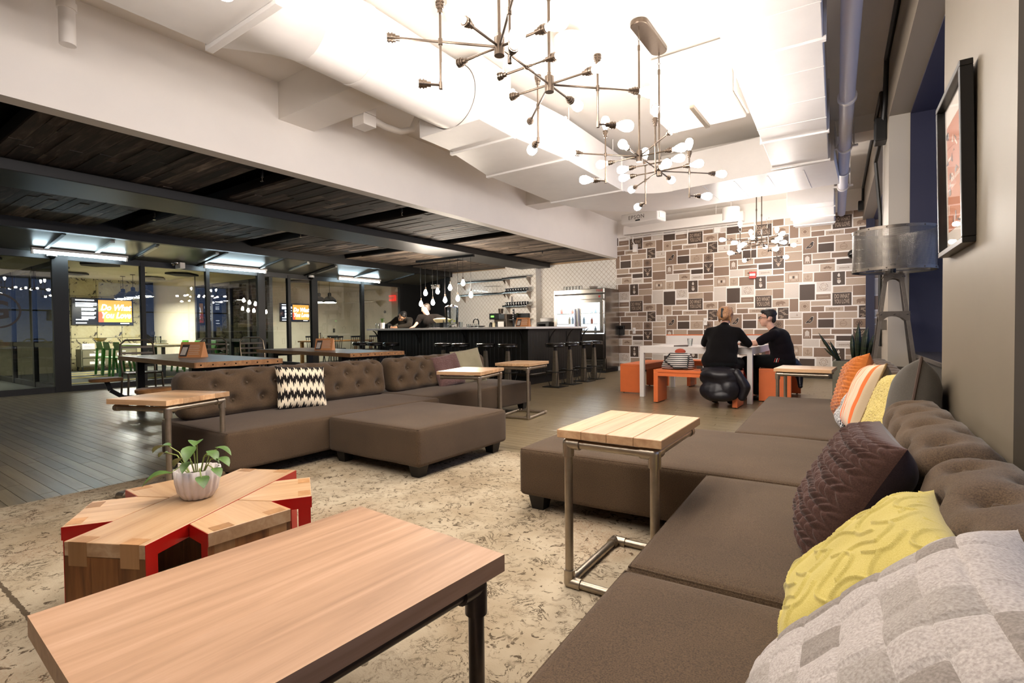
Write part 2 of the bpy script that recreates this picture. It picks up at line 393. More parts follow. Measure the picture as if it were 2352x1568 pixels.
# partitions between meeting rooms
for k,(yy,x1) in enumerate(((2.87,-17.9),(6.75,-15.4))):
    pt=thing('wall_partition_%d'%(k+1),'','x'); [pt.__delitem__(q) for q in ('label','category')]; pt['kind']='structure'
    n=4
    for j in range(n+1):
        x=XG-.05+(x1-XG)*j/n; MB().box(x-.05,x+.05,yy-.04,yy+.04,0,2.6).build('post',M_black,pt)
    for z0,z1 in ((0,.1),(.78,.86),(2.25,2.33)): MB().box(x1,XG-.05,yy-.03,yy+.03,z0,z1).build('rail',M_black,pt)
    for j in range(n): 
        xa=XG-.05+(x1-XG)*j/n; xb=XG-.05+(x1-XG)*(j+1)/n; MB().box(xb+.05,xa-.05,yy-.005,yy+.005,.1,2.25).build('pane',M_pane,pt)
    MB().box(x1,XG-.05,yy-.05,yy+.05,2.33,2.6).build('header',P('white_bulkhead','#b8b09a',.6),pt)
# meeting-room shells
def mrmat(name,c1,c2,line,sx,sy):
    if name in _M: return _M[name]
    m,nt,b=nodes(name); v=coord(nt)
    n=N(nt,'ShaderNodeTexNoise',i_Scale=5.0,i_Detail=8.0,i_Roughness=.65,i_Distortion=.8); nt.links.new(v,n.inputs['Vector'])
    r=ramp(nt,n.outputs['Fac'],[(.0,'#241c14'),(.415,'#2f261c'),(.445,c1),(1,c2)])
    nt.links.new(r.outputs[0],b.inputs['Base Color']); b.inputs['Roughness'].default_value=.6; _M[name]=m; return m
M_tin=mrmat('distressed_tin_tile','#b5aa83','#cfc6a2','#222222',1,1)
M_cream=P('cream_wallpaper','#cfc4ad',.7,noise=.05,nscale=4)
M_roomceil=P('room_ceiling','#bdb79f',.7)
M_carp=P('grey_carpet','#55564f',.95,noise=.25,nscale=80)
struct('wall_room_1',box(-18.5,-18.35,2.87,6.75,0,2.75),M_void); struct('wall_room_2',box(-15.6,-15.45,6.75,12.4,0,2.75),M_cream); struct('wall_room_3',box(-15.5,-11.75,12.3,12.4,0,2.75),M_cream)
struct('wall_room_0',box(-17.8,-17.65,-3.6,2.87,0,2.75),P('painted_brick','#b9b08f',.7,noise=.1,nscale=12,bmp=.5)); struct('wall_room_end',box(-18.5,-11.7,-3.8,-3.7,0,2.75),M_cream)
struct('wall_room_side',box(-18.4,-15.4,6.75,6.9,0,2.75),M_cream)
struct('ceiling_room_1',box(-18.5,-11.75,-3.7,6.75,2.6,2.7),M_roomceil); struct('ceiling_room_2',box(-15.6,-11.75,6.75,12.4,2.6,2.7),M_roomceil)
struct('floor_room_1',box(-18.5,-11.72,-3.7,6.75,-.06,-.002),M_carp); struct('floor_room_2',box(-15.6,-11.72,6.75,12.4,-.06,-.002),M_carp)
struct('wall_kitchen_side',box(-11.76,-11.66,10.95,11.7,0,3.02),M_black)
# yellow carpet stripes (inlaid runners, each its own strip)
for k,(x0,x1,y0,y1) in enumerate(((-12.6,-12.2,3.4,6.2),(-13.6,-13.35,3.0,5.4),(-15.2,-14.95,3.1,4.6),(-16.2,-16.0,3.1,5.2),(-17.0,-16.85,3.0,5.6))):
    tag(box(x0,x1,y0,y1,-.002,.003).build('carpet_strip',P('yellow_carpet','#b3a05a',.95,noise=.15,nscale=80)),'yellow carpet stripe in the grey meeting room floor, '+('next to the glass','second from the glass','middle one of five','second from the screen wall','under the drawer cabinet')[k],'carpet','yellow carpet stripes')
# tin tiles on the wall of meeting room 1
tw=bpy.data.objects['wall_room_1']; tm=box(0,.02,.004,.596,.004,.596).mesh('tin_tile',M_tin,bevel=.006,seg=1)
for j in range(7):
    for k in range(5):
        yy=2.9+j*.6
        if yy+.6>6.9 or k*.6+.6>2.8 and False: continue
        o=link('tile',tm,tw); o.location=(-18.35,yy,k*.6-.3)
# fluorescent strips along the head of the glass
M_tube=P('fluorescent_tube','#eafcff',.3,emit=TUBE_W,ecol='#d8f2ff')
for k,(a,b) in enumerate(((2.45,3.8),(5.15,6.5),(8.45,9.85))):
    t=thing('fluorescent_light','bare fluorescent batten above the glass wall, '+('beside the wide corner post','over the middle glazing','next to the exit end')[k],'ceiling light',(-11.45,a,2.37),0,'fluorescent battens above the meeting rooms')
    MB().box(-.05,.05,0,b-a,.06,.1).build('channel',M_white,t); MB().cyl((0,.03,.03),(0,b-a-.03,.03),.02,10).build('tube',M_tube,t,smooth=True)
    for e in (.02,b-a-.02): MB().cyl((0,e,.08),(0,e,.115),.006,6).build('hanger',M_pipe,t)
    for e in (.0,b-a-.03): MB().box(-.02,.02,e,e+.03,.0,.07).build('lamp_holder',M_white,t)
# louvre strips in the deck
for k,(yy,x0) in enumerate(((3.3,-11.3),(3.95,-11.3),(5.0,-11.3),(7.0,-11.3),(7.75,-11.3))):
    tag(MB().hexa([(0,-.03,0),(.75,-.03,.1),(.75,.03,.1),(0,.03,0),(0,-.03,.03),(.75,-.03,.13),(.75,.03,.13),(0,.03,.03)]).build('strip_light',P('unlit_strip','#a9aba6',.3,metal=.4)),'thin metal strip fitting across the grey deck, '+('beside the first fluorescent batten','past the end of the first fluorescent batten','before the middle fluorescent batten','past the end of the middle fluorescent batten','before the last fluorescent batten')[k],'ceiling strip','strip fittings in the deck',(x0,yy,2.462))
# ================================================================ CEILING SERVICES
def flange(m,x0,x1,y,z0,z1,t=.035,pr=.03):
    m.box(x0-pr,x1+pr,y,y+t,z0-pr,z0); m.box(x0-pr,x0,y,y+t,z0,z1); m.box(x1,x1+pr,y,y+t,z0,z1)
# left supply duct: rectangular run, transition, round run, box, flat run, elbow, cross run
t=thing('supply_duct','long white painted ventilation duct beside the downstand beam, rectangular then round','duct',(-3.3,2,2.95))
def L(x,y,z): return (x+3.3,y-2,z-2.95)
def lbox(m,x0,x1,y0,y1,z0,z1): return m.box(x0+3.3,x1+3.3,y0-2,y1-2,z0-2.95,z1-2.95)
lbox(MB(),-3.66,-2.86,-3.5,1.72,2.95,3.5).build('rectangular_duct',M_duct,t,bevel=.006)
m=MB(); flange(m,-3.66+3.3,-2.86+3.3,1.70-2,0,.55,.05); m.build('joint_flange',M_duct,t,bevel=.004)
m=MB(); flange(m,-3.66+3.3,-2.86+3.3,-.2-2,0,.55,.05); m.build('joint_flange',M_duct,t,bevel=.004)
n=32; rect=[]; circ=[]
for i in range(n):
    a=2*PI*i/n; c,s_=math.cos(a),math.sin(a); k=1/max(abs(c)/.40,abs(s_)/.275)
    rect.append(L(-3.26+c*k,1.75,3.225+s_*k)); circ.append(L(-3.3+.3*c,2.2,3.25+.3*s_))
MB().loft([rect,circ]).build('transition',M_duct,t,smooth=True)
MB().cyl(L(-3.3,2.2,3.25),L(-3.3,3.78,3.25),.3,40).build('round_duct',M_duct,t,smooth=True)
m=MB()
for yy in (2.62,3.74): m.cyl(L(-3.3,yy,3.25),L(-3.3,yy+.03,3.25),.306,40)
parts(m,'seam_ring',M_duct,t,smooth=True)
lbox(MB(),-3.72,-2.95,3.74,4.25,2.95,3.55).build('plenum_box',M_duct,t,bevel=.005)
# flat run widening
m=MB(); m.hexa([L(-3.75,4.25,2.95),L(-2.95,4.25,2.95),L(-2.85,5.15,2.95),L(-3.95,5.15,2.95),L(-3.75,4.25,3.42),L(-2.95,4.25,3.42),L(-2.85,5.15,3.42),L(-3.95,5.15,3.42)]); m.build('widening_duct',M_duct,t,bevel=.005)
m=MB(); m.hexa([L(-3.95,5.15,2.95),L(-2.85,5.15,2.95),L(-2.86,6.8,2.95),L(-3.98,6.8,2.95),L(-3.95,5.15,3.42),L(-2.85,5.15,3.42),L(-2.86,6.8,3.42),L(-3.98,6.8,3.42)]); m.build('flat_duct',M_duct,t,bevel=.005)
# elbow (quarter turn) and cross run towards the window side
rings=[]; cx_,cy_=-2.3,6.8
for i in range(11):
    a=PI-PI/2*i/10; ri,ro=.5,1.66
    pi_=(cx_+ri*math.cos(a)*1.12,cy_+ri*math.sin(a)); po=(cx_+ro*math.cos(a),cy_+ro*math.sin(a))
    rings.append([L(pi_[0],pi_[1],2.95),L(po[0],po[1],2.95),L(po[0],po[1],3.42),L(pi_[0],pi_[1],3.42)])
MB().loft(rings).build('elbow',M_duct,t,smooth=True)
m=MB(); m.hexa([L(-2.3,7.28,2.95),L(-.36,7.1,2.95),L(-.36,8.3,2.95),L(-2.3,8.46,2.95),L(-2.3,7.28,3.42),L(-.36,7.1,3.42),L(-.36,8.3,3.42),L(-2.3,8.46,3.42)]); m.build('cross_duct',M_duct,t)
m=MB()
for yy,a,b in ((4.25,-3.75,-2.95),(5.15,-3.95,-2.85),(6.78,-3.98,-2.86)): flange(m,a+3.3,b+3.3,yy-2,0,.47,.04,.022)
parts(m,'joint_flange',M_duct,t,bevel=.003)
m=MB()
for x in (-1.9,-1.5,-1.1,-.7): m.box(x+3.3,x+3.315,7.3-2,8.3-2,-.006,0)
parts(m,'panel_seam',M_duct,t)
m=MB()
for yy in (4.05,5.35,6.6):
    for x in (-3.85,-2.9): m.cyl(L(x,yy,3.42),L(x,yy,3.6),.006,6)
parts(m,'hanger_rod',M_duct,t)
# right-hand duct, parallel to the window wall
t=thing('return_duct','white painted rectangular duct running next to the blue-lit pipe','duct',UV(-.35,5,2.95),PHI)
MB().box(-.31,.27,-7.6,2.05,0,.5).build('rectangular_duct',M_duct,t,bevel=.006)
m=MB()
for v in (-3.2,-.95,.98,2.0): flange(m,-.31,.27,v,0,.5,.04,.02)
parts(m,'joint_flange',M_duct,t,bevel=.003)
m=MB()
for v in (-2.6,-2.0,-1.4,-.5,.1,.6): m.box(-.31,.27,v,v+.012,-.004,0)
parts(m,'panel_seam',M_duct,t)
m=MB()
for v in (-2.4,.4): 
    for u in (-.28,.24): m.cyl((u,v,.5),(u,v,.65),.006,6)
parts(m,'hanger_rod',M_duct,t)
t=thing('far_duct','short white duct hanging in front of the patterned wall','duct',(-.75,9.3,2.93),PHI)
MB().box(-.36,.28,0,2.1,0,.42).build('rectangular_duct',M_duct,t,bevel=.006)
m=MB()
for v in (.3,1.1,1.8): flange(m,-.36,.28,v,0,.42,.035,.016)
parts(m,'joint_flange',M_duct,t)
# fan coil unit
t=thing('fan_coil_unit','big white box shaped air unit hung between the ceiling ducts','air unit',(-1.37,5.1,3.08))
MB().box(-.38,.36,-.25,.4,0,.5).build('casing',M_duct,t,bevel=.01); MB().box(.36,.385,-.2,.4,.03,.46).build('side_plenum',M_duct,t,bevel=.006)
MB().box(-.02,.02,-.2,.38,-.03,0).build('bottom_rail',M_pipe,t); m=MB()
for x in (-.35,.33): m.cyl((x,.05,.5),(x,.05,.53),.008,6)
parts(m,'hanger_rod',M_pipe,t)
# sprinkler / steam pipe along the windows, with clamps
t=thing('ceiling_pipe','fat pale pipe with bolted clamps running along the window wall ceiling','pipe',UV(.08,6,3.12),PHI)
MB().cyl((0,-9.5,0),(0,5.4,0),.062,20).build('pipe',P('pale_blue_grey_paint','#c9c7cf',.4),t,smooth=True)
for v in (-2.2,-.35,1.2,2.3,3.2): MB().cyl((0,v,0),(0,v+.05,0),.078,20).build('clamp',M_duct,t,smooth=True)
m=MB()
for v in (-2.2,1.2,3.2): m.cyl((.09,v+.02,0),(.09,v+.02,.48),.008,6).box(-.13,.13,v+.01,v+.045,-.012,.012)
parts(m,'hanger',M_duct,t)
# conduit and junction box on the window header
t=thing('electrical_conduit','black conduit with junction box along the top of the window wall','conduit',UV(.40,3.5,3.5),PHI)
MB().tube([(0,-5,.06),(0,2.6,.06),(0,2.75,-.3),(-.01,2.8,-.45)],.022,8).build('conduit',M_black,t,smooth=True)
MB().box(-.08,.02,2.78,2.98,-.65,-.42).build('junction_box',M_black,t,bevel=.01)
MB().tube([(-.02,2.95,-.6),(-.05,3.2,-.75),(.0,3.3,-1.3),(.0,3.28,-2.7)],.018,8).build('cable',M_black,t,smooth=True)
MB().tube([(0,2.95,-.42),(0,3.3,.0),(0,5.6,.02),(0,7.6,-.02),(0,7.7,-.25)],.02,8).build('conduit',M_black,t,smooth=True)
MB().box(-.07,.01,7.6,7.75,-.42,-.25).build('junction_box',M_black,t,bevel=.008)
# electrical box with pipe on the beam stub
t=thing('conduit_box','white painted conduit box with bent pipe on the ceiling beam stub','conduit box',(-4.3,3.35,3.3))
MB().box(-.09,.09,.1,.26,-.06,.06).box(-.09,.09,.1,.26,-.18,-.065).build('box',M_white,t,bevel=.004)
MB().cyl((0,.18,.06),(0,.18,.3),.04,14).build('pipe',M_white,t,smooth=True)
MB().tube([(.0,.26,-.06),(.02,.45,-.09),(.06,.62,-.1),(.12,.74,-.05),(.16,.78,.08),(.17,.8,.25)],.035,12).build('bent_pipe',M_white,t,smooth=True)
MB().cyl((-.045,.18,.16),(.075,.18,.16),.03,8).build('clamp',M_white,t)
tag(MB().cyl((0,0,0),(0,0,.5),.05,14).cyl((0,0,.25),(0,0,.3),.06,14).build('pipe_stub',M_white,smooth=True),'white pipe stub dropping from the ceiling beside the downstand beam','pipe',None,(-4.75,1.25,3.1))
# ---- chandeliers
BULB=[(.001,.0),(.013,.0),(.014,.012),(.026,.038),(.035,.068),(.034,.092),(.023,.11),(.001,.118)]
def fixture(parts,p,d):
    """socket + bulb from p in direction d"""
    p=Vector(p); d=Vector(d).normalized(); s,b=parts
    s.cyl(p,p+d*.02,.013,10); s.cyl(p+d*.02,p+d*.062,.019,12); s.cyl(p+d*.034,p+d*.04,.0235,12); s.cyl(p+d*.05,p+d*.056,.0235,12)
    b.append((p+d*.06,d))
bulbmesh=MB().lathe(BULB,14).mesh('bulb',M_bulb,smooth='all'); offmesh=MB().lathe(BULB,14).mesh('bulb_off',M_offbulb,smooth='all')
def chandelier(loc,label,canopy=True):
    t=thing('chandelier',label,'chandelier',loc,0,'pipe arm chandeliers with bare bulbs'); H=.25
    hub=MB(); arm=MB(); sock=MB(); bulbs=[]
    top=3.6-loc[2]
    for sgn in (-1,1):
        c=Vector((0,sgn*H,0)); hub.cyl(c+Vector((0,0,-.045)),c+Vector((0,0,.045)),.027,16); hub.cyl(c+Vector((0,0,.045)),c+Vector((0,0,.07)),.012,10)
        arm.cyl(c+Vector((0,0,.05)),c+Vector((0,0,top-.2)),.0085,8)
        for q in (.45,.8): arm.cyl(c+Vector((0,0,top*q-.02)),c+Vector((0,0,top*q+.02)),.012,8)
        for a,Ln in ((0,.22),(180,.22),(90*sgn,.22)):
            d=Vector((math.cos(math.radians(a)),math.sin(math.radians(a)),0)); arm.cyl(c+d*.02,c+d*Ln,.0065,8); fixture((sock,bulbs),c+d*Ln,d)
        for a in (45*sgn,135*sgn):
            d=Vector((math.cos(math.radians(a)),math.sin(math.radians(a)),0)); arm.cyl(c+d*.02,c+d*.5,.0065,8); fixture((sock,bulbs),c+d*.5,d)
            q=c+d*.3; arm.cyl(q+Vector((0,0,-.22)),q+Vector((0,0,.14)),.0065,8); arm.cyl(q+Vector((0,0,-.015)),q+Vector((0,0,.015)),.011,8)
            fixture((sock,bulbs),q+Vector((0,0,.14)),(0,0,1)); e=q+Vector((0,0,-.215)); arm.cyl(q+Vector((0,0,-.235)),q+Vector((0,0,-.2)),.01,8); arm.cyl(e,e+d*.05,.0065,8); fixture((sock,bulbs),e+d*.05,d)
    arm.cyl((0,-H,0),(0,H,0),.0065,8); arm.cyl((-.13,0,0),(.13,0,0),.0065,8); arm.cyl((0,-.012,0),(0,.012,0),.012,8)
    for s_ in (-1,1): fixture((sock,bulbs),(s_*.13,0,0),(s_,0,0))
    parts(hub,'hub',M_brass,t,smooth=True); arm.build('arm_frame',M_brass,t,smooth=True); parts(sock,'socket',M_brass,t,eps=0,smooth=True)
    pl=MB(); k=10; ring=[(.075*math.cos(2*PI*i/24),(.0 if 0 else .24*(1 if math.sin(2*PI*i/24)>0 else -1))+.075*math.sin(2*PI*i/24)) for i in range(24)]
    pl.prism(ring,top-.045,top-.005); pl.build('canopy',M_brass,t,bevel=.008)
    ch=MB()
    for s_ in (-1,1):
        for j in range(5): ch.tube([(.008*math.cos(q*PI/3)*(j%2),s_*H+.008*math.cos(q*PI/3)*((j+1)%2),top-.06-j*.03+.018*math.sin(q*PI/3)) for q in range(6)],.0025,5,close=True)
    parts(ch,'chain',M_brass,t)
    for i,(p,d) in enumerate(bulbs):
        o=link('bulb',bulbmesh if i!=4 else offmesh,t); o.location=p; o.rotation_mode='QUATERNION'; o.rotation_quaternion=Vector((0,0,1)).rotation_difference(d)
    return t
chandelier((-1.57,2.41,2.47),'brass pipe chandelier above the side table and coffee table')
chandelier((-1.61,4.46,2.47),'brass pipe chandelier with oblong canopy between the sofas and the white table')
chandelier((-1.58,9.7,2.47),'brass pipe chandelier hanging before the patterned wall')
chandelier((-1.57,.36,2.47),'brass pipe chandelier over the near end of the rug')
# ---- white drums
def drum(loc,r,h,label):
    t=thing('drum_pendant',label,'pendant',loc); MB().lathe([(r*.98,0),(r,.01),(r,h-.01),(r*.98,h),(.02,h)],28).build('drum',M_duct,t,smooth=True)
    MB().cyl((0,0,h),(0,0,3.6-loc[2]),.006,6).build('cord',M_duct,t); MB().lathe([(.001,.012),(r*.95,.012)],24).build('diffuser',M_white,t)
drum((-2.15,3.99,3.2),.14,.33,'white drum pendant next to the oblong chandelier canopy'); drum((-2.2,10.5,3.06),.155,.24,'white drum pendant before the patterned wall')
# ---- projector, screen housing
t=thing('projector','white ceiling projector with maker name on its front','projector',(-3.72,9.9,3.1),math.radians(-8))
MB().box(-.40,.40,-.17,.2,0,.2).build('body',P('white_plastic','#dedad6',.35),t,bevel=.03,seg=3); MB().box(-.07,.03,-.175,-.17,.03,.055).build('sensor',M_black,t)
MB().box(.395,.41,-.1,.1,.05,.15).build('vent_grille',M_white,t); m=MB(); vs_,fs_=text2d('EPSON',size=.105,bold=.001,sp=1.15); m.add([(x-.05,-.1712,y+.105) for x,y in vs_],fs_); m.build('maker_name',P('grey_print','#6a6560',.6),t,norm=False)
MB().box(-.05,.05,-.02,.1,.2,.5).build('mount',M_white,t)
t=thing('projection_screen','long white roll-up screen housing above the patterned wall','screen',(-3.45,11.45,3.2))
MB().box(-1.3,1.3,-.08,.1,0,.2).build('housing',M_white,t,bevel=.012); MB().box(-1.28,1.28,-.06,-.04,-.012,0).build('slot_lip',P('grey_slot','#8f8780',.5),t)
for x in (-.35,.75): MB().cyl((x,0,.2),(x,0,.42),.008,6).build('hanger_rod',M_white,t)
t=thing('surface_raceway','white cable raceway with drop cable and plug box on the patterned wall','raceway',(-3.9,11.68,3.12))
MB().box(-.9,1.6,-.03,.018,.03,.06).build('channel',M_white,t); MB().tube([(-.72,-.04,.06),(-.72,-.05,-.05),(-.68,-.05,-.12)],.012,6).build('cable',M_white,t); MB().box(-.72,-.62,-.06,.018,-.30,-.12).build('plug_box',M_white,t)
MB().cyl((.55,-.03,.06),(.55,-.03,-.08),.015,8).build('spigot',M_white,t); MB().box(1.12,1.24,-.06,.018,-.07,.06).build('end_box',M_white,t)
# ---- lights hung over the bar
t=thing('bar_pendant_cluster','row of bare filament bulbs on black cords from a dark rail over the bar','pendant light',(-7.72,8.46,2.62),math.radians(2))
MB().box(-.82,.82,-.03,.03,-.05,0).build('rail',M_black,t)
bb=MB().lathe([(.001,-.135),(.02,-.13),(.042,-.1),(.045,-.075),(.03,-.035),(.014,0),(.001,0)],14).mesh('bar_bulb',M_barbulb,smooth='all')
Lp=[.92,.68,.9,.66,.86,.6,.84,.52,.78]
for i,l in enumerate(Lp):
    x=-.72+i*.18; yy=-.02 if i%2 else .02
    MB().cyl((x,yy,0),(x,yy,-l+.06),.004,6).build('cord',M_black,t); MB().cyl((x,yy,-l+.06),(x,yy,-l),.016,10).cyl((x,yy,-l+.012),(x,yy,-l+.018),.024,10).build('socket',M_brass,t,smooth=True)
    o=link('bulb',bb,t); o.location=(x,yy,-l)
# ---- sprinkler heads under the planks
for k,(x,yy) in enumerate(((-5.5,3.1),(-8.6,3.2),(-5.55,5.2),(-8.2,5.3),(-7.9,7.55),(-6.0,9.8))):
    t=thing('sprinkler_head','small sprinkler head in the plank ceiling, '+('first gap beside the white beam','first gap behind the grey box beam','second gap beside the white beam','second gap behind the grey box beam','third gap near the bar bulbs','last gap above the fridge')[k],'sprinkler',(x,yy,2.72),0,'sprinkler heads'); MB().cyl((0,0,0),(0,0,.3),.014,8).build('pipe',M_black,t); MB().lathe([(.001,-.045),(.02,-.045),(.02,-.04),(.006,-.04),(.006,-.005),(.014,0),(.001,.002)],10).build('head',M_chrome,t)
# ---- domes, exit signs, emergency lights
def dome(loc,label,axis='z'):
    t=thing('dome_camera',label,'camera',loc,0); MB().cyl((0,0,.0),(0,0,.05),.07,18).build('mount',M_white if 'black' not in label else M_black,t,smooth=True); MB().sphere((0,0,0),.055,16,10).build('lens_dome',P('black_gloss','#070707',.08),t,smooth=True)
dome((-11.6,2.75,2.37),'small ceiling camera on the header by the wide corner post'); dome((-11.62,7.78,2.39),'white collared dome camera above the glass front'); 
t=thing('wall_camera','black ball camera on a short arm on the patterned wall','camera',(-.28,11.62,2.36)); MB().sphere((0,-.1,0),.085,18,12).build('ball',P('black_gloss','#070707',.08),t,smooth=True); MB().cyl((0,-.02,0),(0,.08,0),.02,10).build('arm',M_black,t); MB().cyl((0,.06,0),(0,.079,0),.05,14).build('plate',M_black,t)
for k,(loc,lb) in enumerate((((-11.6,4.75,2.39),'white emergency light box on the header over the meeting table'),((-10.9,11.55,2.35),'white twin-spot emergency light on the black kitchen wall'))):
    t=thing('emergency_light',lb,'emergency light',loc); MB().box(-.14,.14,-.05,.05,-.06,.06).build('case',M_white,t,bevel=.01); 
    for s_ in (-1,1): MB().lathe([(.02,0),(.045,.03),(.045,.05),(.001,.05)],12,(s_*.08,-.09,-.0)).build('spot',M_chrome,t,smooth=True)
t=thing('exit_sign','red lit exit sign hung inside the second meeting room','exit sign',(-13.6,12.24,2.15)); MB().box(-.14,.14,-.03,.05,-.1,.1).build('case',P('red_translucent','#c8352c',.4,emit=1.2,ecol='#ff3020'),t,bevel=.008); vs_,fs_=text2d('EXIT',size=.13,bold=.004); MB().add([(x,-.032,y) for x,y in vs_],fs_).build('lettering',M_white,t,norm=False)
# fire alarm and switches on the patterned wall
t=thing('fire_alarm','red wall fire alarm strobe on the patterned wall','fire alarm',(-2.02,11.68,2.1)); MB().box(-.065,.065,-.04,.018,-.07,.07).build('case',P('alarm_red','#c43a32',.4),t,bevel=.006); MB().box(-.055,.055,-.065,-.04,-.02,.03).build('strobe',M_white,t,bevel=.006)
for k,(x,z,w_,h_,mt,lb) in enumerate(((-4.62,.98,.055,.09,M_white,'white switch plate beside the black reader on the patterned wall'),(-2.98,1.17,.06,.1,M_white,'white switch plate above the bench on the patterned wall'))):
    t=thing('switch_plate',lb,'switch',(x,11.69,z)); MB().box(-w_/2*1.2,w_/2*1.2,-.015,.008,-h_,h_*.6).build('plate',mt,t,bevel=.003); MB().box(-.012,.012,-.024,-.015,-.04,.01).build('rocker',P('pale_grey_plastic','#cfcac2',.4),t)
t=thing('card_reader','black wall reader on the patterned wall beside the fridge','reader',(-4.93,11.69,.98)); MB().box(-.075,.075,-.05,.008,-.12,.11).build('case',M_black,t,bevel=.01); MB().box(-.05,.05,-.055,-.05,.02,.09).build('panel',P('black_gloss','#070707',.08),t)
# ================================================================ LOUNGE
# ---- rug
def rugmat():
    m,nt,b=nodes('distressed_rug'); v=coord(nt)
    big=N(nt,'ShaderNodeTexNoise',i_Scale=1.6,i_Detail=4.0,i_Roughness=.6); nt.links.new(v,big.inputs['Vector'])
    fine=N(nt,'ShaderNodeTexNoise',i_Scale=150.0,i_Detail=2.0); nt.links.new(v,fine.inputs['Vector'])
    mid=N(nt,'ShaderNodeTexNoise',i_Scale=9.0,i_Detail=9.0,i_Roughness=.72,i_Distortion=1.2); nt.links.new(v,mid.inputs['Vector'])
    base=ramp(nt,big.outputs['Fac'],[(.25,'#7f6f58'),(.42,'#9c8d75'),(.6,'#b3a68f'),(.8,'#8f8069')])
    # broken dark veins
    vein=ramp(nt,mid.outputs['Fac'],[(.475,(0,0,0,1)),(.492,(1,1,1,1)),(.508,(1,1,1,1)),(.525,(0,0,0,1))])
    mask=N(nt,'ShaderNodeTexNoise',i_Scale=4.2,i_Detail=4.0,i_Roughness=.7); nt.links.new(v,mask.inputs['Vector'])
    mk=ramp(nt,mask.outputs['Fac'],[(.47,(0,0,0,1)),(.58,(1,1,1,1))])
    mul=N(nt,'ShaderNodeMath',operation='MULTIPLY'); nt.links.new(vein.outputs[0],mul.inputs[0]); nt.links.new(mk.outputs[0],mul.inputs[1])
    # scattered motif fragments, denser towards the border
    fr=N(nt,'ShaderNodeTexNoise',i_Scale=17.0,i_Detail=7.0,i_Roughness=.66,i_Distortion=1.6); nt.links.new(v,fr.inputs['Vector'])
    frr=ramp(nt,fr.outputs['Fac'],[(.56,(0,0,0,1)),(.59,(1,1,1,1))]); mk2=ramp(nt,mask.outputs['Fac'],[(.44,(.85,.85,.85,1)),(.54,(0,0,0,1))])
    mul2=N(nt,'ShaderNodeMath',operation='MULTIPLY'); nt.links.new(frr.outputs[0],mul2.inputs[0]); nt.links.new(mk2.outputs[0],mul2.inputs[1])
    mx=N(nt,'ShaderNodeMath',operation='MAXIMUM'); nt.links.new(mul.outputs[0],mx.inputs[0]); nt.links.new(mul2.outputs[0],mx.inputs[1])
    # woven border lines parallel to the near edge and the left edge
    sep=N(nt,'ShaderNodeSeparateXYZ'); nt.links.new(v,sep.inputs[0]); last=mx.outputs[0]
    for ax,pos,wd in ((1,.49,.008),(1,.23,.006),(1,.33,.004),(0,-3.62,.006),(0,-3.86,.006)):
        d=N(nt,'ShaderNodeMath',operation='SUBTRACT'); nt.links.new(sep.outputs[ax],d.inputs[0]); d.inputs[1].default_value=pos
        a=N(nt,'ShaderNodeMath',operation='ABSOLUTE'); nt.links.new(d.outputs[0],a.inputs[0])
        wob=N(nt,'ShaderNodeMath',operation='MULTIPLY_ADD'); nt.links.new(fr.outputs['Fac'],wob.inputs[0]); wob.inputs[1].default_value=.03; wob.inputs[2].default_value=wd-.0145
        c=N(nt,'ShaderNodeMath',operation='LESS_THAN'); nt.links.new(a.outputs[0],c.inputs[0]); nt.links.new(wob.outputs[0],c.inputs[1])
        f=N(nt,'ShaderNodeMath',operation='MULTIPLY'); nt.links.new(c.outputs[0],f.inputs[0]); f.inputs[1].default_value=.85 if (ax==1 and pos>.4) else .4
        q=N(nt,'ShaderNodeMath',operation='MAXIMUM'); nt.links.new(last,q.inputs[0]); nt.links.new(f.outputs[0],q.inputs[1]); last=q.outputs[0]
    mix=N(nt,'ShaderNodeMix',data_type='RGBA'); nt.links.new(last,mix.inputs[0]); nt.links.new(base.outputs[0],mix.inputs[6]); mix.inputs[7].default_value=lin('#3b2f20')
    tint=N(nt,'ShaderNodeMix',data_type='RGBA'); red=N(nt,'ShaderNodeTexNoise',i_Scale=1.1,i_Detail=3.0); nt.links.new(v,red.inputs['Vector']); rr=ramp(nt,red.outputs['Fac'],[(.55,(0,0,0,1)),(.68,(.55,.55,.55,1))])
    fx=N(nt,'ShaderNodeMath',operation='MULTIPLY'); f2=ramp(nt,fine.outputs['Fac'],[(.45,(0,0,0,1)),(.6,(1,1,1,1))]); nt.links.new(rr.outputs[0],fx.inputs[0]); nt.links.new(f2.outputs[0],fx.inputs[1])
    nt.links.new(fx.outputs[0],tint.inputs[0]); nt.links.new(mix.outputs[2],tint.inputs[6]); tint.inputs[7].default_value=lin('#8a5a38')
    nt.links.new(tint.outputs[2],b.inputs['Base Color']); b.inputs['Roughness'].default_value=.95; b.inputs['Specular IOR Level'].default_value=.1
    bump(nt,b,fine.outputs['Fac'],.5,.004); return m
t=thing('rug','large beige distressed rug with dark broken vine pattern under the lounge','rug',(0,0,0)); 
MB().box(-4.15,-.42,.1,3.46,.0005,.012).build('pile',rugmat(),t,bevel=.004); m=MB()
m.box(-4.156,-4.15,.1,3.46,.0005,.009).build('bound_edge',P('rug_binding','#6b583f',.95),t)
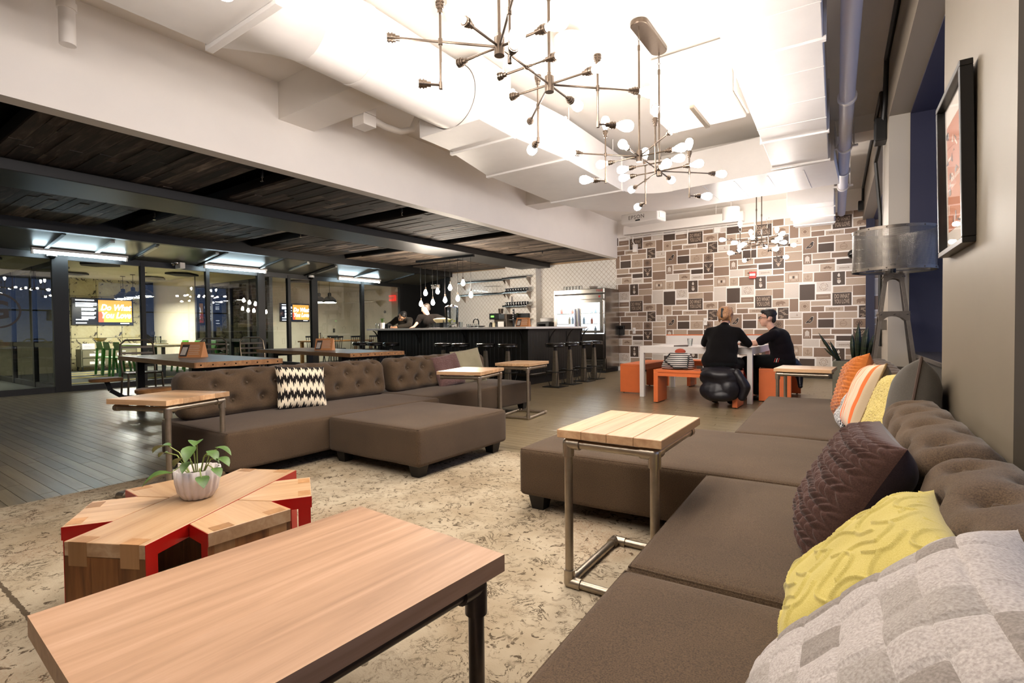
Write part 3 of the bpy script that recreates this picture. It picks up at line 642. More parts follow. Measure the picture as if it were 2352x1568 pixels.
# ---- soft boxes
def softbox(x0,x1,y0,y1,z0,z1,r,crown=0,step=.05,disp=None):
    def axis(a,b):
        n=max(2,int((b-a-2*r)/step)); pts=[a,a+r*.08,a+r*.3,a+r*.62]+[a+r+(b-a-2*r)*i/n for i in range(n+1)]+[b-r*.62,b-r*.3,b-r*.08,b]; return pts
    X,Y,Z=axis(x0,x1),axis(y0,y1),axis(z0,z1); m=MB(); d={}
    def vid(i,j,k):
        q=(i,j,k)
        if q not in d:
            p=Vector((X[i],Y[j],Z[k])); c=Vector((min(max(p.x,x0+r),x1-r),min(max(p.y,y0+r),y1-r),min(max(p.z,z0+r),z1-r))); e=p-c
            nrm=Vector((0,0,0))
            if e.length>1e-9: nrm=e.normalized(); p=c+nrm*r
            if crown and p.z>z1-r*1.01:
                a=(p.x-x0)/(x1-x0)*2-1; b_=(p.y-y0)/(y1-y0)*2-1; p.z+=crown*(1-a*a)*(1-b_*b_)
            if disp: p=p+disp(p,nrm)
            d[q]=len(m.v); m.v.append(tuple(p))
        return d[q]
    nx,ny,nz=len(X)-1,len(Y)-1,len(Z)-1
    def face(*a): m.f.append(tuple(vid(*q) for q in a)); m.mi.append(0)
    for i in range(nx):
        for j in range(ny): face((i,j,0),(i,j+1,0),(i+1,j+1,0),(i+1,j,0)); face((i,j,nz),(i+1,j,nz),(i+1,j+1,nz),(i,j+1,nz))
    for i in range(nx):
        for k in range(nz): face((i,0,k),(i+1,0,k),(i+1,0,k+1),(i,0,k+1)); face((i,ny,k),(i,ny,k+1),(i+1,ny,k+1),(i+1,ny,k))
    for j in range(ny):
        for k in range(nz): face((0,j,k),(0,j,k+1),(0,j+1,k+1),(0,j+1,k)); face((nx,j,k),(nx,j+1,k),(nx,j+1,k+1),(nx,j,k+1))
    return m
from mathutils import noise as mnoise
def wob(p,s=2.2,a=.006): return Vector((0,0,a*mnoise.noise(Vector(p)*s)))
def seat(label,loc,rotz,sx,sy,zt=.36,group='brown sofa seat blocks',extra=None,name='sofa_module',wall=None):
    t=thing(name,label,'ottoman' if name=='ottoman' else 'sofa',loc,rotz,group)
    softbox(0,sx,0,sy,.095,zt,.03,.012,.06,lambda p,n:wob(p,3,.004)).build('upholstery',M_sofa,t,smooth='all',norm=False)
    e=.012; ring=[]
    for (a,b_) in ((.02,.02),(sx-.02,.02),(sx-.02,sy-.02),(.02,sy-.02)): ring.append((a,b_))
    pts=[]
    for i in range(4):
        p,q=ring[i],ring[(i+1)%4]
        for k in range(12): f=k/12; pts.append((p[0]+(q[0]-p[0])*f,p[1]+(q[1]-p[1])*f,zt-.008))
    pts=[((x-sx/2)*(1+.019/sx*2*(.45))+sx/2,(y-sy/2)*(1+.019/sy*2*.45)+sy/2,z) for x,y,z in pts]
    MB().tube(pts,.0035,6,close=True).build('seam_piping',M_sofa,t,smooth=True)
    lg=MB()
    for a in (.09,sx-.09):
        for b_ in (.09,sy-.09):
            z=.012; lg=MB().hexa([(a-.035,b_-.035,z),(a+.035,b_-.035,z),(a+.035,b_+.035,z),(a-.035,b_+.035,z),(a-.05,b_-.05,.1),(a+.05,b_-.05,.1),(a+.05,b_+.05,.1),(a-.05,b_+.05,.1)]); lg.build('leg',M_sofaleg,t)
    return t
def tufted(label,loc,rotz,Lx,group='tufted sofa back cushions',D=.24,H=.36,lean=.06,seed=0):
    """back cushion: length along y, front faces -x, stands on seat"""
    r=random.Random(seed); btn=[]
    n=max(3,int(Lx/.23)); sp=Lx/n
    for row,(tt,off) in enumerate(((.13,0),(.255,.5),(.38,0),(.50,.5))):
        for i in range(n):
            s=(i+.5+ (off if off else 0)-.0)*sp
            if .06<s<Lx-.06: btn.append((s,tt))
    def disp(p,nm):
        front=max(0,-nm.x) if nm.length>0 else 0
        if p.x<.012: tt=p.z; w=1
        elif p.z>H-.012: tt=H+(p.x)*.9; w=1 if p.x<D-.05 else .3
        else: tt=p.z+p.x*.5; w=1 if (p.x<.09 and p.z>H-.1) else 0
        dv=Vector((0,0,0))
        if w:
            nrm=nm if nm.length>0 else (Vector((-1,0,0)) if p.x<.012 else Vector((0,0,1)))
            dep=0; puff=.018
            for (s,bt) in btn:
                ds=p.y-s; dt=tt-bt; q=ds*ds+dt*dt
                if q<.03:
                    dep=max(dep,.055*math.exp(-q/.0014)+.010*math.exp(-q/.012))
                # pleat running towards the buttons of the next row
                if -.005<dt<.13:
                    for sg in (-1,1):
                        lx=s+sg*dt*(sp*.5/.125); dd=abs(p.y-lx)
                        if dd<.03: dep=max(dep,.02*math.exp(-(dd/.009)**2)*(1-dt/.14))
            dv=nrm*(puff*math.sin(PI*min(1,max(0,p.y/Lx)))**.3-dep)*w
            dv+=nrm*.006*mnoise.noise(Vector((p.y*5,tt*5,seed)))
        dv.x+=lean*(p.z/H)
        return dv
    t=thing('sofa_back_cushion',label,'sofa cushion',loc,rotz,group)
    softbox(0,D,0,Lx,0,H,.085,.0,.016,disp).build('tufted_cushion',M_sofa,t,smooth='all',norm=False)
    b=MB().lathe([(.001,.008),(.009,.006),(.011,0)],8).mesh('button',M_sofa,smooth='all')
    for s,tt in btn:
        if tt>H+.1: continue
        o=link('button',b,t); 
        if tt<H-.05: o.location=(.012+lean*tt/H,s,tt); o.rotation_euler=(0,-PI/2,0)
        else: o.location=(.03+lean+max(0,tt-H),s,H-.02)
    return t
# left sofa
seat('long brown sofa seat block joined to the square ottoman',(-4.45,1.66,0),0,1.0,2.04)
seat('brown sofa seat block with the sage and mauve pillows, bar side',(-4.45,3.71,0),0,.90,1.80)
seat('square brown ottoman standing on the rug against the left sofa',(-3.45,2.43,0),0,.98,1.02,.36,'brown sofa seat blocks',name='ottoman')
def backL(y0,L_,lb,sd): 
    t=tufted(lb,(-4.13,y0+L_,.355),PI,L_,seed=sd); return t
backL(1.70,1.96,'tufted back cushion behind the black and white zigzag pillow',1); backL(3.74,1.62,'tufted back cushion behind the sage and mauve pillows',2)
# right sofa in the skewed frame
seat('brown sofa seat block under the grey woven felt pillow',UV(-.5,.30,0),PHI,.9,1.055)
seat('brown sofa seat block under the ruched brown pillow',UV(-.5,1.365,0),PHI,.9,1.055)
seat('long brown chaise seat reaching over the rug',UV(-1.5,2.43,0),PHI,1.9,1.05)
seat('brown sofa seat block under the striped orange pillow',UV(-.55,3.49,0),PHI,.95,1.98)
tufted('tufted back cushion beside the grey woven felt pillow',UV(.17,.35,.355),PHI,1.35,seed=3,D=.21,H=.34,lean=.02); tufted('tufted back cushion behind the ruched brown pillow',UV(.17,1.74,.355),PHI,1.12,seed=4,D=.21,H=.34,lean=.02)
tufted('tufted back cushion behind the striped orange pillow',UV(.17,3.72,.355),PHI,1.7,seed=5,D=.21,H=.38,lean=.02)
# ---- scatter pillows
def pillow(label,c,yaw,lean,roll,w,h,T,mat,n=40,hf=None,loc_uv=True,back=None,piping=None,name='throw_pillow'):
    t=thing(name,label,'pillow',UV(*c) if loc_uv else c,0,'throw pillows on the sofas')
    ya=math.radians(yaw)+(PHI if loc_uv else 0); la=math.radians(lean)
    nrm=Vector((math.cos(ya)*math.cos(la),math.sin(ya)*math.cos(la),math.sin(la))); up=Vector((0,0,1)); up=(up-nrm*up.dot(nrm)).normalized(); rt=up.cross(nrm)
    q=math.radians(roll); rt,up=rt*math.cos(q)+up*math.sin(q),-rt*math.sin(q)+up*math.cos(q)
    R_=Matrix((rt,up,nrm)).transposed()
    def side(sg):
        m=MB(); m.uv=[]
        for j in range(n+1):
            for i in range(n+1):
                a=i/n*2-1; b=j/n*2-1
                ca=math.copysign(abs(a)**.9,a); cb=math.copysign(abs(b)**.9,b)
                x=ca*w/2*(1-.055*(1-cb*cb)**.8); y=cb*h/2*(1-.055*(1-ca*ca)**.8)
                th=T/2*(max(0,(1-a**4))*max(0,(1-b**4)))**.6
                z=th*1.0
                ed=min(1,(1-abs(a))*8,(1-abs(b))*8)
                if hf and (sg>0): z+=hf(i/n,j/n)*ed
                z+=.008*mnoise.noise(Vector((a*2.5,b*2.5,hash(label)%17)))*ed*(1)
                m.v.append(tuple(R_@Vector((x,y,sg*z)))); m.uv.append((i/n,j/n))
        for j in range(n):
            for i in range(n):
                k=j*(n+1)+i; f=(k,k+1,k+n+2,k+n+1); m.f.append(f if sg>0 else f[::-1]); m.mi.append(0)
        return m
    side(1).build('front_cover',mat,t,smooth='all',norm=False); side(-1).build('back_cover',back or mat,t,smooth='all',norm=False)
    if piping:
        pts=[]
        for s_ in range(80):
            f=s_/80*4; k=int(f); g=(f-k)*2-1
            a,b={0:(g,-1),1:(1,g),2:(-g,1),3:(-1,-g)}[k]; ca=math.copysign(abs(a)**.9,a); cb=math.copysign(abs(b)**.9,b)
            pts.append(R_@Vector((ca*w/2*(1-.055*(1-cb*cb)**.8),cb*h/2*(1-.055*(1-ca*ca)**.8),0)))
        MB().tube(pts,.006,6,close=True).build('piping',piping,t,smooth=True)
    return t
def uvmat(name,fn,rough=.95):
    m,nt,b=nodes(name); t=N(nt,'ShaderNodeTexCoord'); fn(nt,b,t.outputs['UV'],t.outputs['Object']); b.inputs['Roughness'].default_value=rough; b.inputs['Specular IOR Level'].default_value=.1; b.inputs['Sheen Weight'].default_value=.15; return m
def sc2(nt,v,s):
    m=N(nt,'ShaderNodeVectorMath',operation='MULTIPLY'); nt.links.new(v,m.inputs[0]); m.inputs[1].default_value=s; return m.outputs[0]
NW=8
def weave_fn(nt,b,uv,ob):
    f=N(nt,'ShaderNodeVectorMath',operation='FLOOR'); nt.links.new(sc2(nt,uv,(NW,NW,1)),f.inputs[0]); wn=N(nt,'ShaderNodeTexWhiteNoise'); nt.links.new(f.outputs[0],wn.inputs[0])
    r=ramp(nt,wn.outputs[0],[(0,'#8f8780'),(.3,'#a39c96'),(.55,'#b5aea9'),(1,'#aaa39f')]); r.color_ramp.interpolation='CONSTANT'
    n=N(nt,'ShaderNodeTexNoise',i_Scale=260.0,i_Detail=3.0); nt.links.new(ob,n.inputs['Vector']); mx=N(nt,'ShaderNodeMix',data_type='RGBA',blend_type='MULTIPLY'); mx.inputs[0].default_value=.6; r2=ramp(nt,n.outputs['Fac'],[(.3,'#a8a29c'),(.7,'#ffffff')]); nt.links.new(r.outputs[0],mx.inputs[6]); nt.links.new(r2.outputs[0],mx.inputs[7]); nt.links.new(mx.outputs[2],b.inputs['Base Color']); bump(nt,b,n.outputs['Fac'],.3,.003)
def weave_h(u,v):
    a=u*NW;b=v*NW; i,j=int(min(a,NW-1e-6)),int(min(b,NW-1e-6)); fa,fb=a-i,b-j
    g=fa if (i+j)%2 else fb; q=fb if (i+j)%2 else fa
    return .0045*math.sin(PI*g)**.4+(.003 if min(q,1-q)>.045 else 0)
def stripes_fn(nt,b,uv,ob):
    s=N(nt,'ShaderNodeSeparateXYZ'); nt.links.new(uv,s.inputs[0])
    r=ramp(nt,s.outputs[0],[(0,'#c7b193'),(.10,'#e8622c'),(.16,'#c7b193'),(.22,'#ee8a5c'),(.26,'#c9b598'),(.36,'#e8622c'),(.43,'#c9b598'),(.52,'#efa07a'),(.56,'#cdbba2'),(.64,'#ef7a48'),(.68,'#cdbba2'),(.78,'#f0b39a'),(.82,'#cdbba2'),(.89,'#e8703c'),(.94,'#c9b598')]); r.color_ramp.interpolation='CONSTANT'
    nt.links.new(r.outputs[0],b.inputs['Base Color']); n=N(nt,'ShaderNodeTexNoise',i_Scale=300.0); nt.links.new(ob,n.inputs['Vector']); bump(nt,b,n.outputs['Fac'],.4,.002)
def ikat_fn(nt,b,uv,ob):
    s=N(nt,'ShaderNodeSeparateXYZ'); nt.links.new(uv,s.inputs[0])
    def saw(mul,amp,ph):
        m1=N(nt,'ShaderNodeMath',operation='MULTIPLY_ADD'); nt.links.new(s.outputs[0],m1.inputs[0]); m1.inputs[1].default_value=mul; m1.inputs[2].default_value=ph
        m2=N(nt,'ShaderNodeMath',operation='PINGPONG'); nt.links.new(m1.outputs[0],m2.inputs[0]); m2.inputs[1].default_value=.5
        m3=N(nt,'ShaderNodeMath',operation='MULTIPLY'); nt.links.new(m2.outputs[0],m3.inputs[0]); m3.inputs[1].default_value=amp; return m3.outputs[0]
    a=saw(8.0,.24,0); c=saw(24.0,.17,.2); ad=N(nt,'ShaderNodeMath',operation='ADD'); nt.links.new(a,ad.inputs[0]); nt.links.new(c,ad.inputs[1])
    sb=N(nt,'ShaderNodeMath',operation='ADD'); nt.links.new(s.outputs[1],sb.inputs[0]); nt.links.new(ad.outputs[0],sb.inputs[1])
    ml=N(nt,'ShaderNodeMath',operation='MULTIPLY_ADD'); nt.links.new(sb.outputs[0],ml.inputs[0]); ml.inputs[1].default_value=2.9; ml.inputs[2].default_value=.1
    fr=N(nt,'ShaderNodeMath',operation='FRACT'); nt.links.new(ml.outputs[0],fr.inputs[0])
    r=ramp(nt,fr.outputs[0],[(0,'#1f1a17'),(.48,'#e6d8bd'),(.97,'#1f1a17')]); r.color_ramp.interpolation='CONSTANT'; nt.links.new(r.outputs[0],b.inputs['Base Color'])
def bw_fn(nt,b,uv,ob):
    w_=N(nt,'ShaderNodeTexWave',i_Scale=7.0,i_Distortion=9.0,i_Detail=3.0,i_Detail_Scale=3.0); nt.links.new(uv,w_.inputs['Vector']); r=ramp(nt,w_.outputs['Fac'],[(.45,'#3a3a40'),(.55,'#d7d5d2')]); nt.links.new(r.outputs[0],b.inputs['Base Color'])
def ruche_h(k=15,a=.016):
    def h(u,v):
        y=v*k; row=int(y); f=y-row; d=1 if row%2 else -1; x=u*k+d*f*.9+row*.5+.35*mnoise.noise(Vector((u*9,v*9,1)))
        rid=1-abs((x%1)*2-1); return a*(rid**.8)*(.35+.65*math.sin(PI*f)**.6)+.004*mnoise.noise(Vector((u*25,v*25,3)))
    return h
def cords_h(u,v):
    h=0
    for (a,b,ph) in ((u,v,0),(v,u,.3)):
        y=a*4.2+.42*math.sin(2*PI*(b*2.1+ph)+ (1.2 if int(a*4.2)%2 else 0)); d=abs(y-round(y))/4.2
        h=max(h,.0065*math.exp(-(d/.0085)**2))
    return h
def ruffle_h(u,v):
    y=v*17+.35*mnoise.noise(Vector((u*6,v*8,0))); f=y-math.floor(y); return .018*(f**.6)*(1 if f<.85 else (1-f)/.15)+.004*mnoise.noise(Vector((u*30,v*30,0)))
def fuzz_h(u,v): return .006*mnoise.noise(Vector((u*45,v*45,0)))+.004*mnoise.noise(Vector((u*90,v*90,5)))
M_yel=fabric('yellow_wool_felt','#b5a552','#cabb70',400,.25); M_bro=fabric('brown_velvet_ruching','#3f2c27','#5a4038',300,.1); M_gry=fabric('grey_cotton','#4f4b45','#5f5a52',400,.2); M_lgry=fabric('pale_grey_cotton','#8f8f98','#a3a3ad',400,.2)
pillow('light grey felt pillow woven of broad strips in the sofa corner',(.06,.82,.53),180,45,0,.50,.50,.15,uvmat('woven_grey_felt',weave_fn),112,weave_h,back=M_lgry)
pillow('yellow felt pillow with raised wavy cords',(.05,1.27,.505),180,44,0,.42,.40,.13,M_yel,150,cords_h)
pillow('dark brown velvet pillow with ruched honeycomb folds',(.04,1.82,.525),184,28,0,.44,.42,.19,M_bro,170,ruche_h(),back=fabric('brown_velvet_back','#2e2226','#3a2c30',300,.1))
pillow('plain yellow pillow tucked behind the ruched brown one',(.07,2.13,.50),190,30,0,.32,.30,.10,M_yel,30)
pillow('beige pillow with bold orange stripes',(.15,3.74,.585),183,20,4,.45,.44,.17,uvmat('orange_striped_canvas',stripes_fn),40,back=fabric('tan_canvas','#7e6644','#94794f',300,.2),piping=fabric('tan_canvas','#7e6644','#94794f'))
pillow('orange pillow with rows of ruffles behind the striped one',(.10,4.15,.60),186,16,12,.40,.44,.15,fabric('orange_ruffled_cotton','#b5672c','#cd7a38',300,.2),110,ruffle_h)
pillow('black and white speckled pillow between the orange pillows',(.07,3.96,.50),186,22,0,.28,.28,.09,uvmat('black_white_scribble',bw_fn),30)
pillow('shaggy pale yellow pillow beside the pier',(.25,3.22,.60),192,22,10,.40,.40,.16,fabric('shaggy_yellow','#bfa95a','#dccb85',220,.6),120,fuzz_h)
pillow('dark grey pillow with brown piping leaning on the pier',(.30,2.98,.63),172,8,18,.40,.40,.19,M_gry,40,piping=P('brown_piping','#4a3a30',.8))
pillow('black and cream zigzag pillow on the left sofa',(-4.055,2.60,.54),-14,22,-4,.42,.38,.13,uvmat('black_cream_ikat',ikat_fn),40,loc_uv=False)
pillow('mauve ruched pillow on the left sofa',(-4.12,4.56,.54),-10,20,8,.40,.40,.14,fabric('mauve_velvet','#5a4340','#775a55',200,.3),100,ruche_h(24,.008),loc_uv=False)
pillow('plain sage beige pillow beside the mauve one',(-4.15,4.98,.56),-14,18,6,.44,.44,.15,fabric('sage_beige_cotton','#8a8168','#9c947a',350,.2),40,loc_uv=False,piping=fabric('sage_beige_cotton','#8a8168','#9c947a'))
# ---- tables
M_block=wood('butcher_block_wood','#a97f58','#c39c74','#d8b78f',1,.38,.9,.28,.05,coat=.15)
M_oakx=wood('pale_mango_wood','#a5774f','#bd9068','#cfa884',0,.42,.8,.14,.05,coat=.1)
PR=.0165
M_dpipe=P('dark_pipe_metal','#4d4746',.32,metal=.85,noise=.1,nscale=30)
def fit(m,p,r=.0225,h=.03):
    for d in ((1,0,0),(0,1,0),(0,0,1)): m.cyl(Vector(p)-Vector(d)*h/2*(1),Vector(p)+Vector(d)*h/2,r,12)
def ctable(label,c,rotz,sx,sy,zt=.635,z0=.0):
    t=thing('pipe_side_table',label,'side table',(c[0],c[1],z0),rotz,'C shaped pipe side tables'); zt-=z0
    n=4; 
    for i in range(n):
        a=-sx/2+sx*i/n; MB().box(a+.0004,a+sx/n-.0004,-sy/2,sy/2,zt-.032,zt).build('board',M_block,t,bevel=.002,seg=1)
    x=sx/2-.035; y0=-sy/2+.03; y1=sy/2-.04; zr=zt-.032-PR-.008; zb=PR+.001
    for s_ in (-1,1):
        MB().cyl((s_*x,y0,zb),(s_*x,y0,zr),PR,14).build('leg',M_pipe,t,smooth=True); MB().cyl((s_*x,y0,zr),(s_*x,y1,zr),PR,14).build('top_rail',M_pipe,t,smooth=True); MB().cyl((s_*x,y0,zb),(s_*x,y1,zb),PR,14).build('base_rail',M_pipe,t,smooth=True)
        for p in ((s_*x,y0,zr),(s_*x,y0,zb),(s_*x,y1,zb)):
            m=MB(); m.sphere(p,.023,12,8)
            dz=1 if p[2]<.1 else -1
            if p[1]==y0: m.cyl(p,(p[0],p[1],p[2]+dz*.05),.0225,14)
            m.cyl(p,(p[0]-s_*.05,p[1],p[2]),.0225,14); m.cyl(p,(p[0],p[1]+(.05 if p[1]==y0 else -.05),p[2]),.0225,14); m.build('elbow_fitting',M_pipe,t,smooth=True)
        MB().sphere((s_*x,y1,zr),.021,12,8).cyl((s_*x,y1-.02,zr),(s_*x,y1+.012,zr),.021,12).build('end_cap',M_pipe,t,smooth=True)
    for (yy,zz) in ((y0,zr),(y0,zb),(y1,zb)): MB().cyl((-x,yy,zz),(x,yy,zz),PR,14).build('cross_rail',M_pipe,t,smooth=True)
    m=MB()
    for s_ in (-1,1):
        for yy in (y0+.12,y1-.06): MB().cyl((s_*x,yy,zr),(s_*x,yy,zt-.032),.008,8).build('standoff',M_pipe,t)
    return t
ctable('pipe side table with butcher block top on the rug by the brown chaise',(-.80,2.0,0),math.radians(1.5),.41,.54,.632,.012)
ctable('pipe side table with wood top at the end of the left sofa, plant beside it',(-3.66,1.43,0),math.radians(90+20),.47,.46,.625,.012)
ctable('pipe side table drawn over the left sofa seat behind the ottoman',(-3.24,3.93,0),math.radians(90+15),.60,.46,.63)
ctable('pipe side table standing at the bar end of the left sofa',(-3.38,5.05,0),math.radians(8),.44,.56,.635)
ctable('pipe side table beside the orange bench and far sofa end',(-.52,5.75,0),math.radians(-92),.50,.48,.62)
t=thing('coffee_table','low wooden coffee table on pipe legs at the near edge of the rug','coffee table',(-1.08,.66,.012),math.radians(-3),None)
for i in range(5):
    a=-.30+.12*i; MB().box(a+.00005,a+.11995,-.40,.40,.395,.438).build('board',wood('coffee_table_oak','#8f6d52','#aa8668','#bf9c80',1,.42,.8,.06,.05,coat=.1),t)
for sx_ in (-1,1):
    for sy_ in (-1,1):
        p=(sx_*.255,sy_*.34,.37); MB().cyl((p[0],p[1],0),p,.02,16).build('leg',M_dpipe,t,smooth=True); MB().sphere(p,.029,12,8).cyl((p[0],p[1],.30),p,.028,16).cyl(p,(p[0],p[1]-sy_*.06,p[2]),.028,16).cyl(p,(p[0]-sx_*.06,p[1],p[2]),.028,16).build('elbow_fitting',M_dpipe,t,smooth=True); MB().cyl((p[0],p[1],0),(p[0],p[1],.012),.03,14).build('foot',M_black,t)
    MB().cyl((sx_*.255,-.34,.37),(sx_*.255,.34,.37),.02,16).build('side_rail',M_dpipe,t,smooth=True); MB().cyl((-.255,sx_*.34,.37),(.255,sx_*.34,.37),.02,16).build('end_rail',M_dpipe,t,smooth=True)
# ---- six-armed star table
t=thing('star_coffee_table','star shaped wooden coffee table with red painted sides','coffee table',(-2.12,.93,.012),math.radians(117.6-90))
M_red=P('red_lacquer','#a8140d',.3,coat=.3); M_dk=P('dark_inside_wood','#2a1a10',.7)
M_leg=wood('acacia_end_panel','#4a2a14','#7a4b26','#9a6a3a',2,.4,.9,.3,.05)
Ht=.365; HW=.14; Th=.045
def portal(name,poly,ends,ang,par):
    """top board plus legs, red on the cut sides"""
    e=bpy.data.objects.new(name,None); COL.objects.link(e); e.parent=par; e.rotation_euler=(0,0,ang); e.empty_display_size=.02
    xs=[p[0] for p in poly]
    nb=3
    MB().prism(poly,Ht-Th,Ht).build('top_board',wood('star_table_top','#a07a52','#bd9870','#d3b48f',0,.35,.8,.22,.05,coat=.15),e,bevel=.0015,seg=1)
    for s_ in (-1,1):
        pp=[p for p in poly if abs(p[1]-s_*HW)<1e-3]; x0=min(p[0] for p in pp); x1=max(p[0] for p in pp)
        MB().box(x0,x1+.0008,min(s_*HW,s_*(HW+.0015)),max(s_*HW,s_*(HW+.0015)),Ht-Th,Ht-.001).build('red_edge',M_red,e)
        for xe,d in ends: MB().box(min(xe,xe-d*Th),max(xe,xe-d*Th),min(s_*HW,s_*(HW+.0015)),max(s_*HW,s_*(HW+.0015)),0,Ht-Th).build('red_edge',M_red,e)
    for xe,d in ends:
        for k in range(3): MB().box(min(xe,xe-d*Th),max(xe,xe-d*Th),-HW+2*HW*k/3,-HW+2*HW*(k+1)/3-.0005,0,Ht-Th-.0005).build('leg_board',M_leg,e)
        for k in (0,2): MB().box(min(xe+d*.0005,xe-d*Th),max(xe+d*.0005,xe-d*Th),-HW+.02+.09*k,-HW+.085+.09*k,Ht-Th-.03,Ht+.0006).build('dovetail_key',wood('dovetail_wood','#94693f','#a87c50','#b98d60',2,.4),e)
    return e
portal('long_bench',[(-.42,-HW),(.42,-HW),(.42,HW),(-.42,HW)],((.42,1),(-.42,-1)),PI/2,t)
for k,a in enumerate((30,-30,150,210)):
    s_=1 if a in (30,210) else -1      # which lateral side meets the long bench
    rr=.385; poly=[(.2445,s_*HW),(rr,s_*HW),(rr,-s_*HW),(.2445,-s_*HW),(.1242,-s_*.071)]
    if s_<0: poly=poly[::-1]
    poly=[(x+.004,y) for x,y in poly]
    portal('stool_arm',poly,((rr,1),),math.radians(a),t)
# ---- plant in a fluted pot
def leaf(m,base,tip,w,droop=.25,n=7):
    b=Vector(base);e=Vector(tip);d=e-b;L_=d.length; s_=d.cross(Vector((0,0,1))); s_=s_.normalized() if s_.length>1e-4 else Vector((1,0,0)); up=s_.cross(d).normalized()
    prof=[0,.62,.95,1,.82,.5,0]; o=len(m.v)
    for i in range(n):
        f=i/(n-1); c=b+d*f+up*(L_*droop*math.sin(PI*f)); ww=w/2*prof[i]
        m.v+=[tuple(c-s_*ww-up*ww*.0+up*ww*.35),tuple(c),tuple(c+s_*ww+up*ww*.35)]
    for i in range(n-1):
        for k in range(2): a=o+i*3+k; m.f.append((a,a+1,a+4,a+3)); m.mi.append(m.cur)
M_leaf=P('pothos_leaf','#4f6b34',.4,noise=.35,nscale=25,spec=.4); M_stem=P('pothos_stem','#8c9a4e',.5)
t=thing('potted_plant','white fluted pot with a trailing green pothos on the star table','potted plant',tuple(onZ(455,1141,.3775)))
MB().lathe([(.03,0),(.048,.003),(.063,.03),(.071,.07),(.074,.115),(.069,.115),(.063,.07),(.05,.06),(.001,.06)],96,rib=.11,ribn=16).build('fluted_pot',P('white_glazed_pot','#cfc6bf',.5,noise=.06,nscale=40,bmp=.15),t,smooth='all')
MB().lathe([(.001,.09),(.064,.088)],20).build('soil',P('potting_soil','#2d2118',.95,noise=.4,nscale=90,bmp=.8),t)
MB().box(-.06,-.03,-.045,-.04,.09,.135).build('plant_tag',M_white,t)
lv=[((-.155,-.05,.165),.035),((-.10,-.06,.20),.065),((-.05,-.02,.15),.06),((.0,.0,.22),.06),((.03,-.03,.205),.06),((.075,.01,.185),.05),((.11,.03,.16),.05),((.135,.0,.13),.045),((.10,-.03,.10),.055),((-.035,-.085,.105),.085),((.02,.03,.16),.045),((.06,.05,.19),.05),((.04,-.05,.15),.04)]
for p,w_ in lv:
    p=Vector(p); root=Vector((p.x*.25,p.y*.25,.09)); MB().tube([root,(root+p)/2+Vector((0,0,.03)),p],.0022,5).build('stem',M_stem,t,smooth=True)
    d=Vector((p.x,p.y,-.02)); d=d.normalized() if d.length>.03 else Vector((.6,-.4,.1)); m=MB(); leaf(m,p-d*.012,p+d*w_*1.05+Vector((0,0,-.018)),w_*.85,.12); m.build('leaf',M_leaf,t,smooth='all',norm=False)
# ================================================================ BAR
M_bead=P('black_beadboard','#161512',.42,noise=.1,nscale=20); M_top=P('white_quartz','#f2eee8',.25)
t=thing('bar_counter','black panelled L shaped bar with a thin white top','bar',(-5.15,7.855,0))
MB().box(-4.05,-.003,.02,.58,.0,1.03).box(-.58,-.02,.58,2.15,0,1.03).build('carcass',M_black,t)
MB().box(-4.2,.12,-.22,.68,1.03,1.07).box(-.66,.12,.68,2.2,1.03,1.07).build('worktop',M_top,t,bevel=.004)
bm_=box(.002,.098,0,.018,.14,1.0).mesh('beadboard',M_bead,bevel=.004,seg=1)
for i in range(40): o=link('board',bm_,t); o.location=(-4.05+i*.1,0,0)
bm2=box(-.018,0,.002,.098,.14,1.0).mesh('beadboard_side',M_bead,bevel=.004,seg=1)
for i in range(21): o=link('board',bm2,t); o.location=(.018,.02+i*.1,0)
MB().box(-4.05,.02,-.004,.02,0,.14).box(.0,.03,0,2.15,0,.14).build('plinth',M_black,t); MB().box(-4.07,.02,-.01,.02,.98,1.03).box(0,.03,0,2.15,.98,1.03).build('top_rail',M_black,t)
for i in range(5): MB().box(-4.07+i*1.0,-3.97+i*1.0,-.02,0,0,1.0).build('stile',M_bead,t,bevel=.003)
def bracket(p,d):
    d=Vector(d); p=Vector(p); pts=[p+Vector((0,0,-.26)),p+d*.02+Vector((0,0,-.18)),p+d*.08+Vector((0,0,-.08)),p+d*.13+Vector((0,0,-.03)),p+d*.17+Vector((0,0,-.006))]
    m=MB()
    for a,b in zip(pts,pts[1:]): m.bar(a,b,.03,.012,up=d)
    m.bar(p,p+d*.10,.03,.012); m.bar(p+Vector((0,0,-.28)),p,.03,.012,up=d); m.build('bracket',M_blacksteel,t)
for x in (-4.02,-2.75,-1.45,-.08): bracket((x,-.012,1.028),(0,-1,0))
for y in (.75,1.45,2.1): bracket((.022,y,1.028),(1,0,0))
MB().tube([(-4.0,-.14,.2),(.13,-.14,.2),(.14,-.12,.2),(.14,2.1,.2)],.025,12).build('foot_rail',P('worn_steel_rail','#4a453d',.3,metal=.9),t,smooth=True)
for x in (-3.6,-2.4,-1.2,-.1): MB().bar((x,-.14,.2),(x,0,.2),.02).build('rail_post',M_blacksteel,t)
for y in (.5,1.2,1.9): MB().bar((.14,y,.2),(.02,y,.2),.02).build('rail_post',M_blacksteel,t)
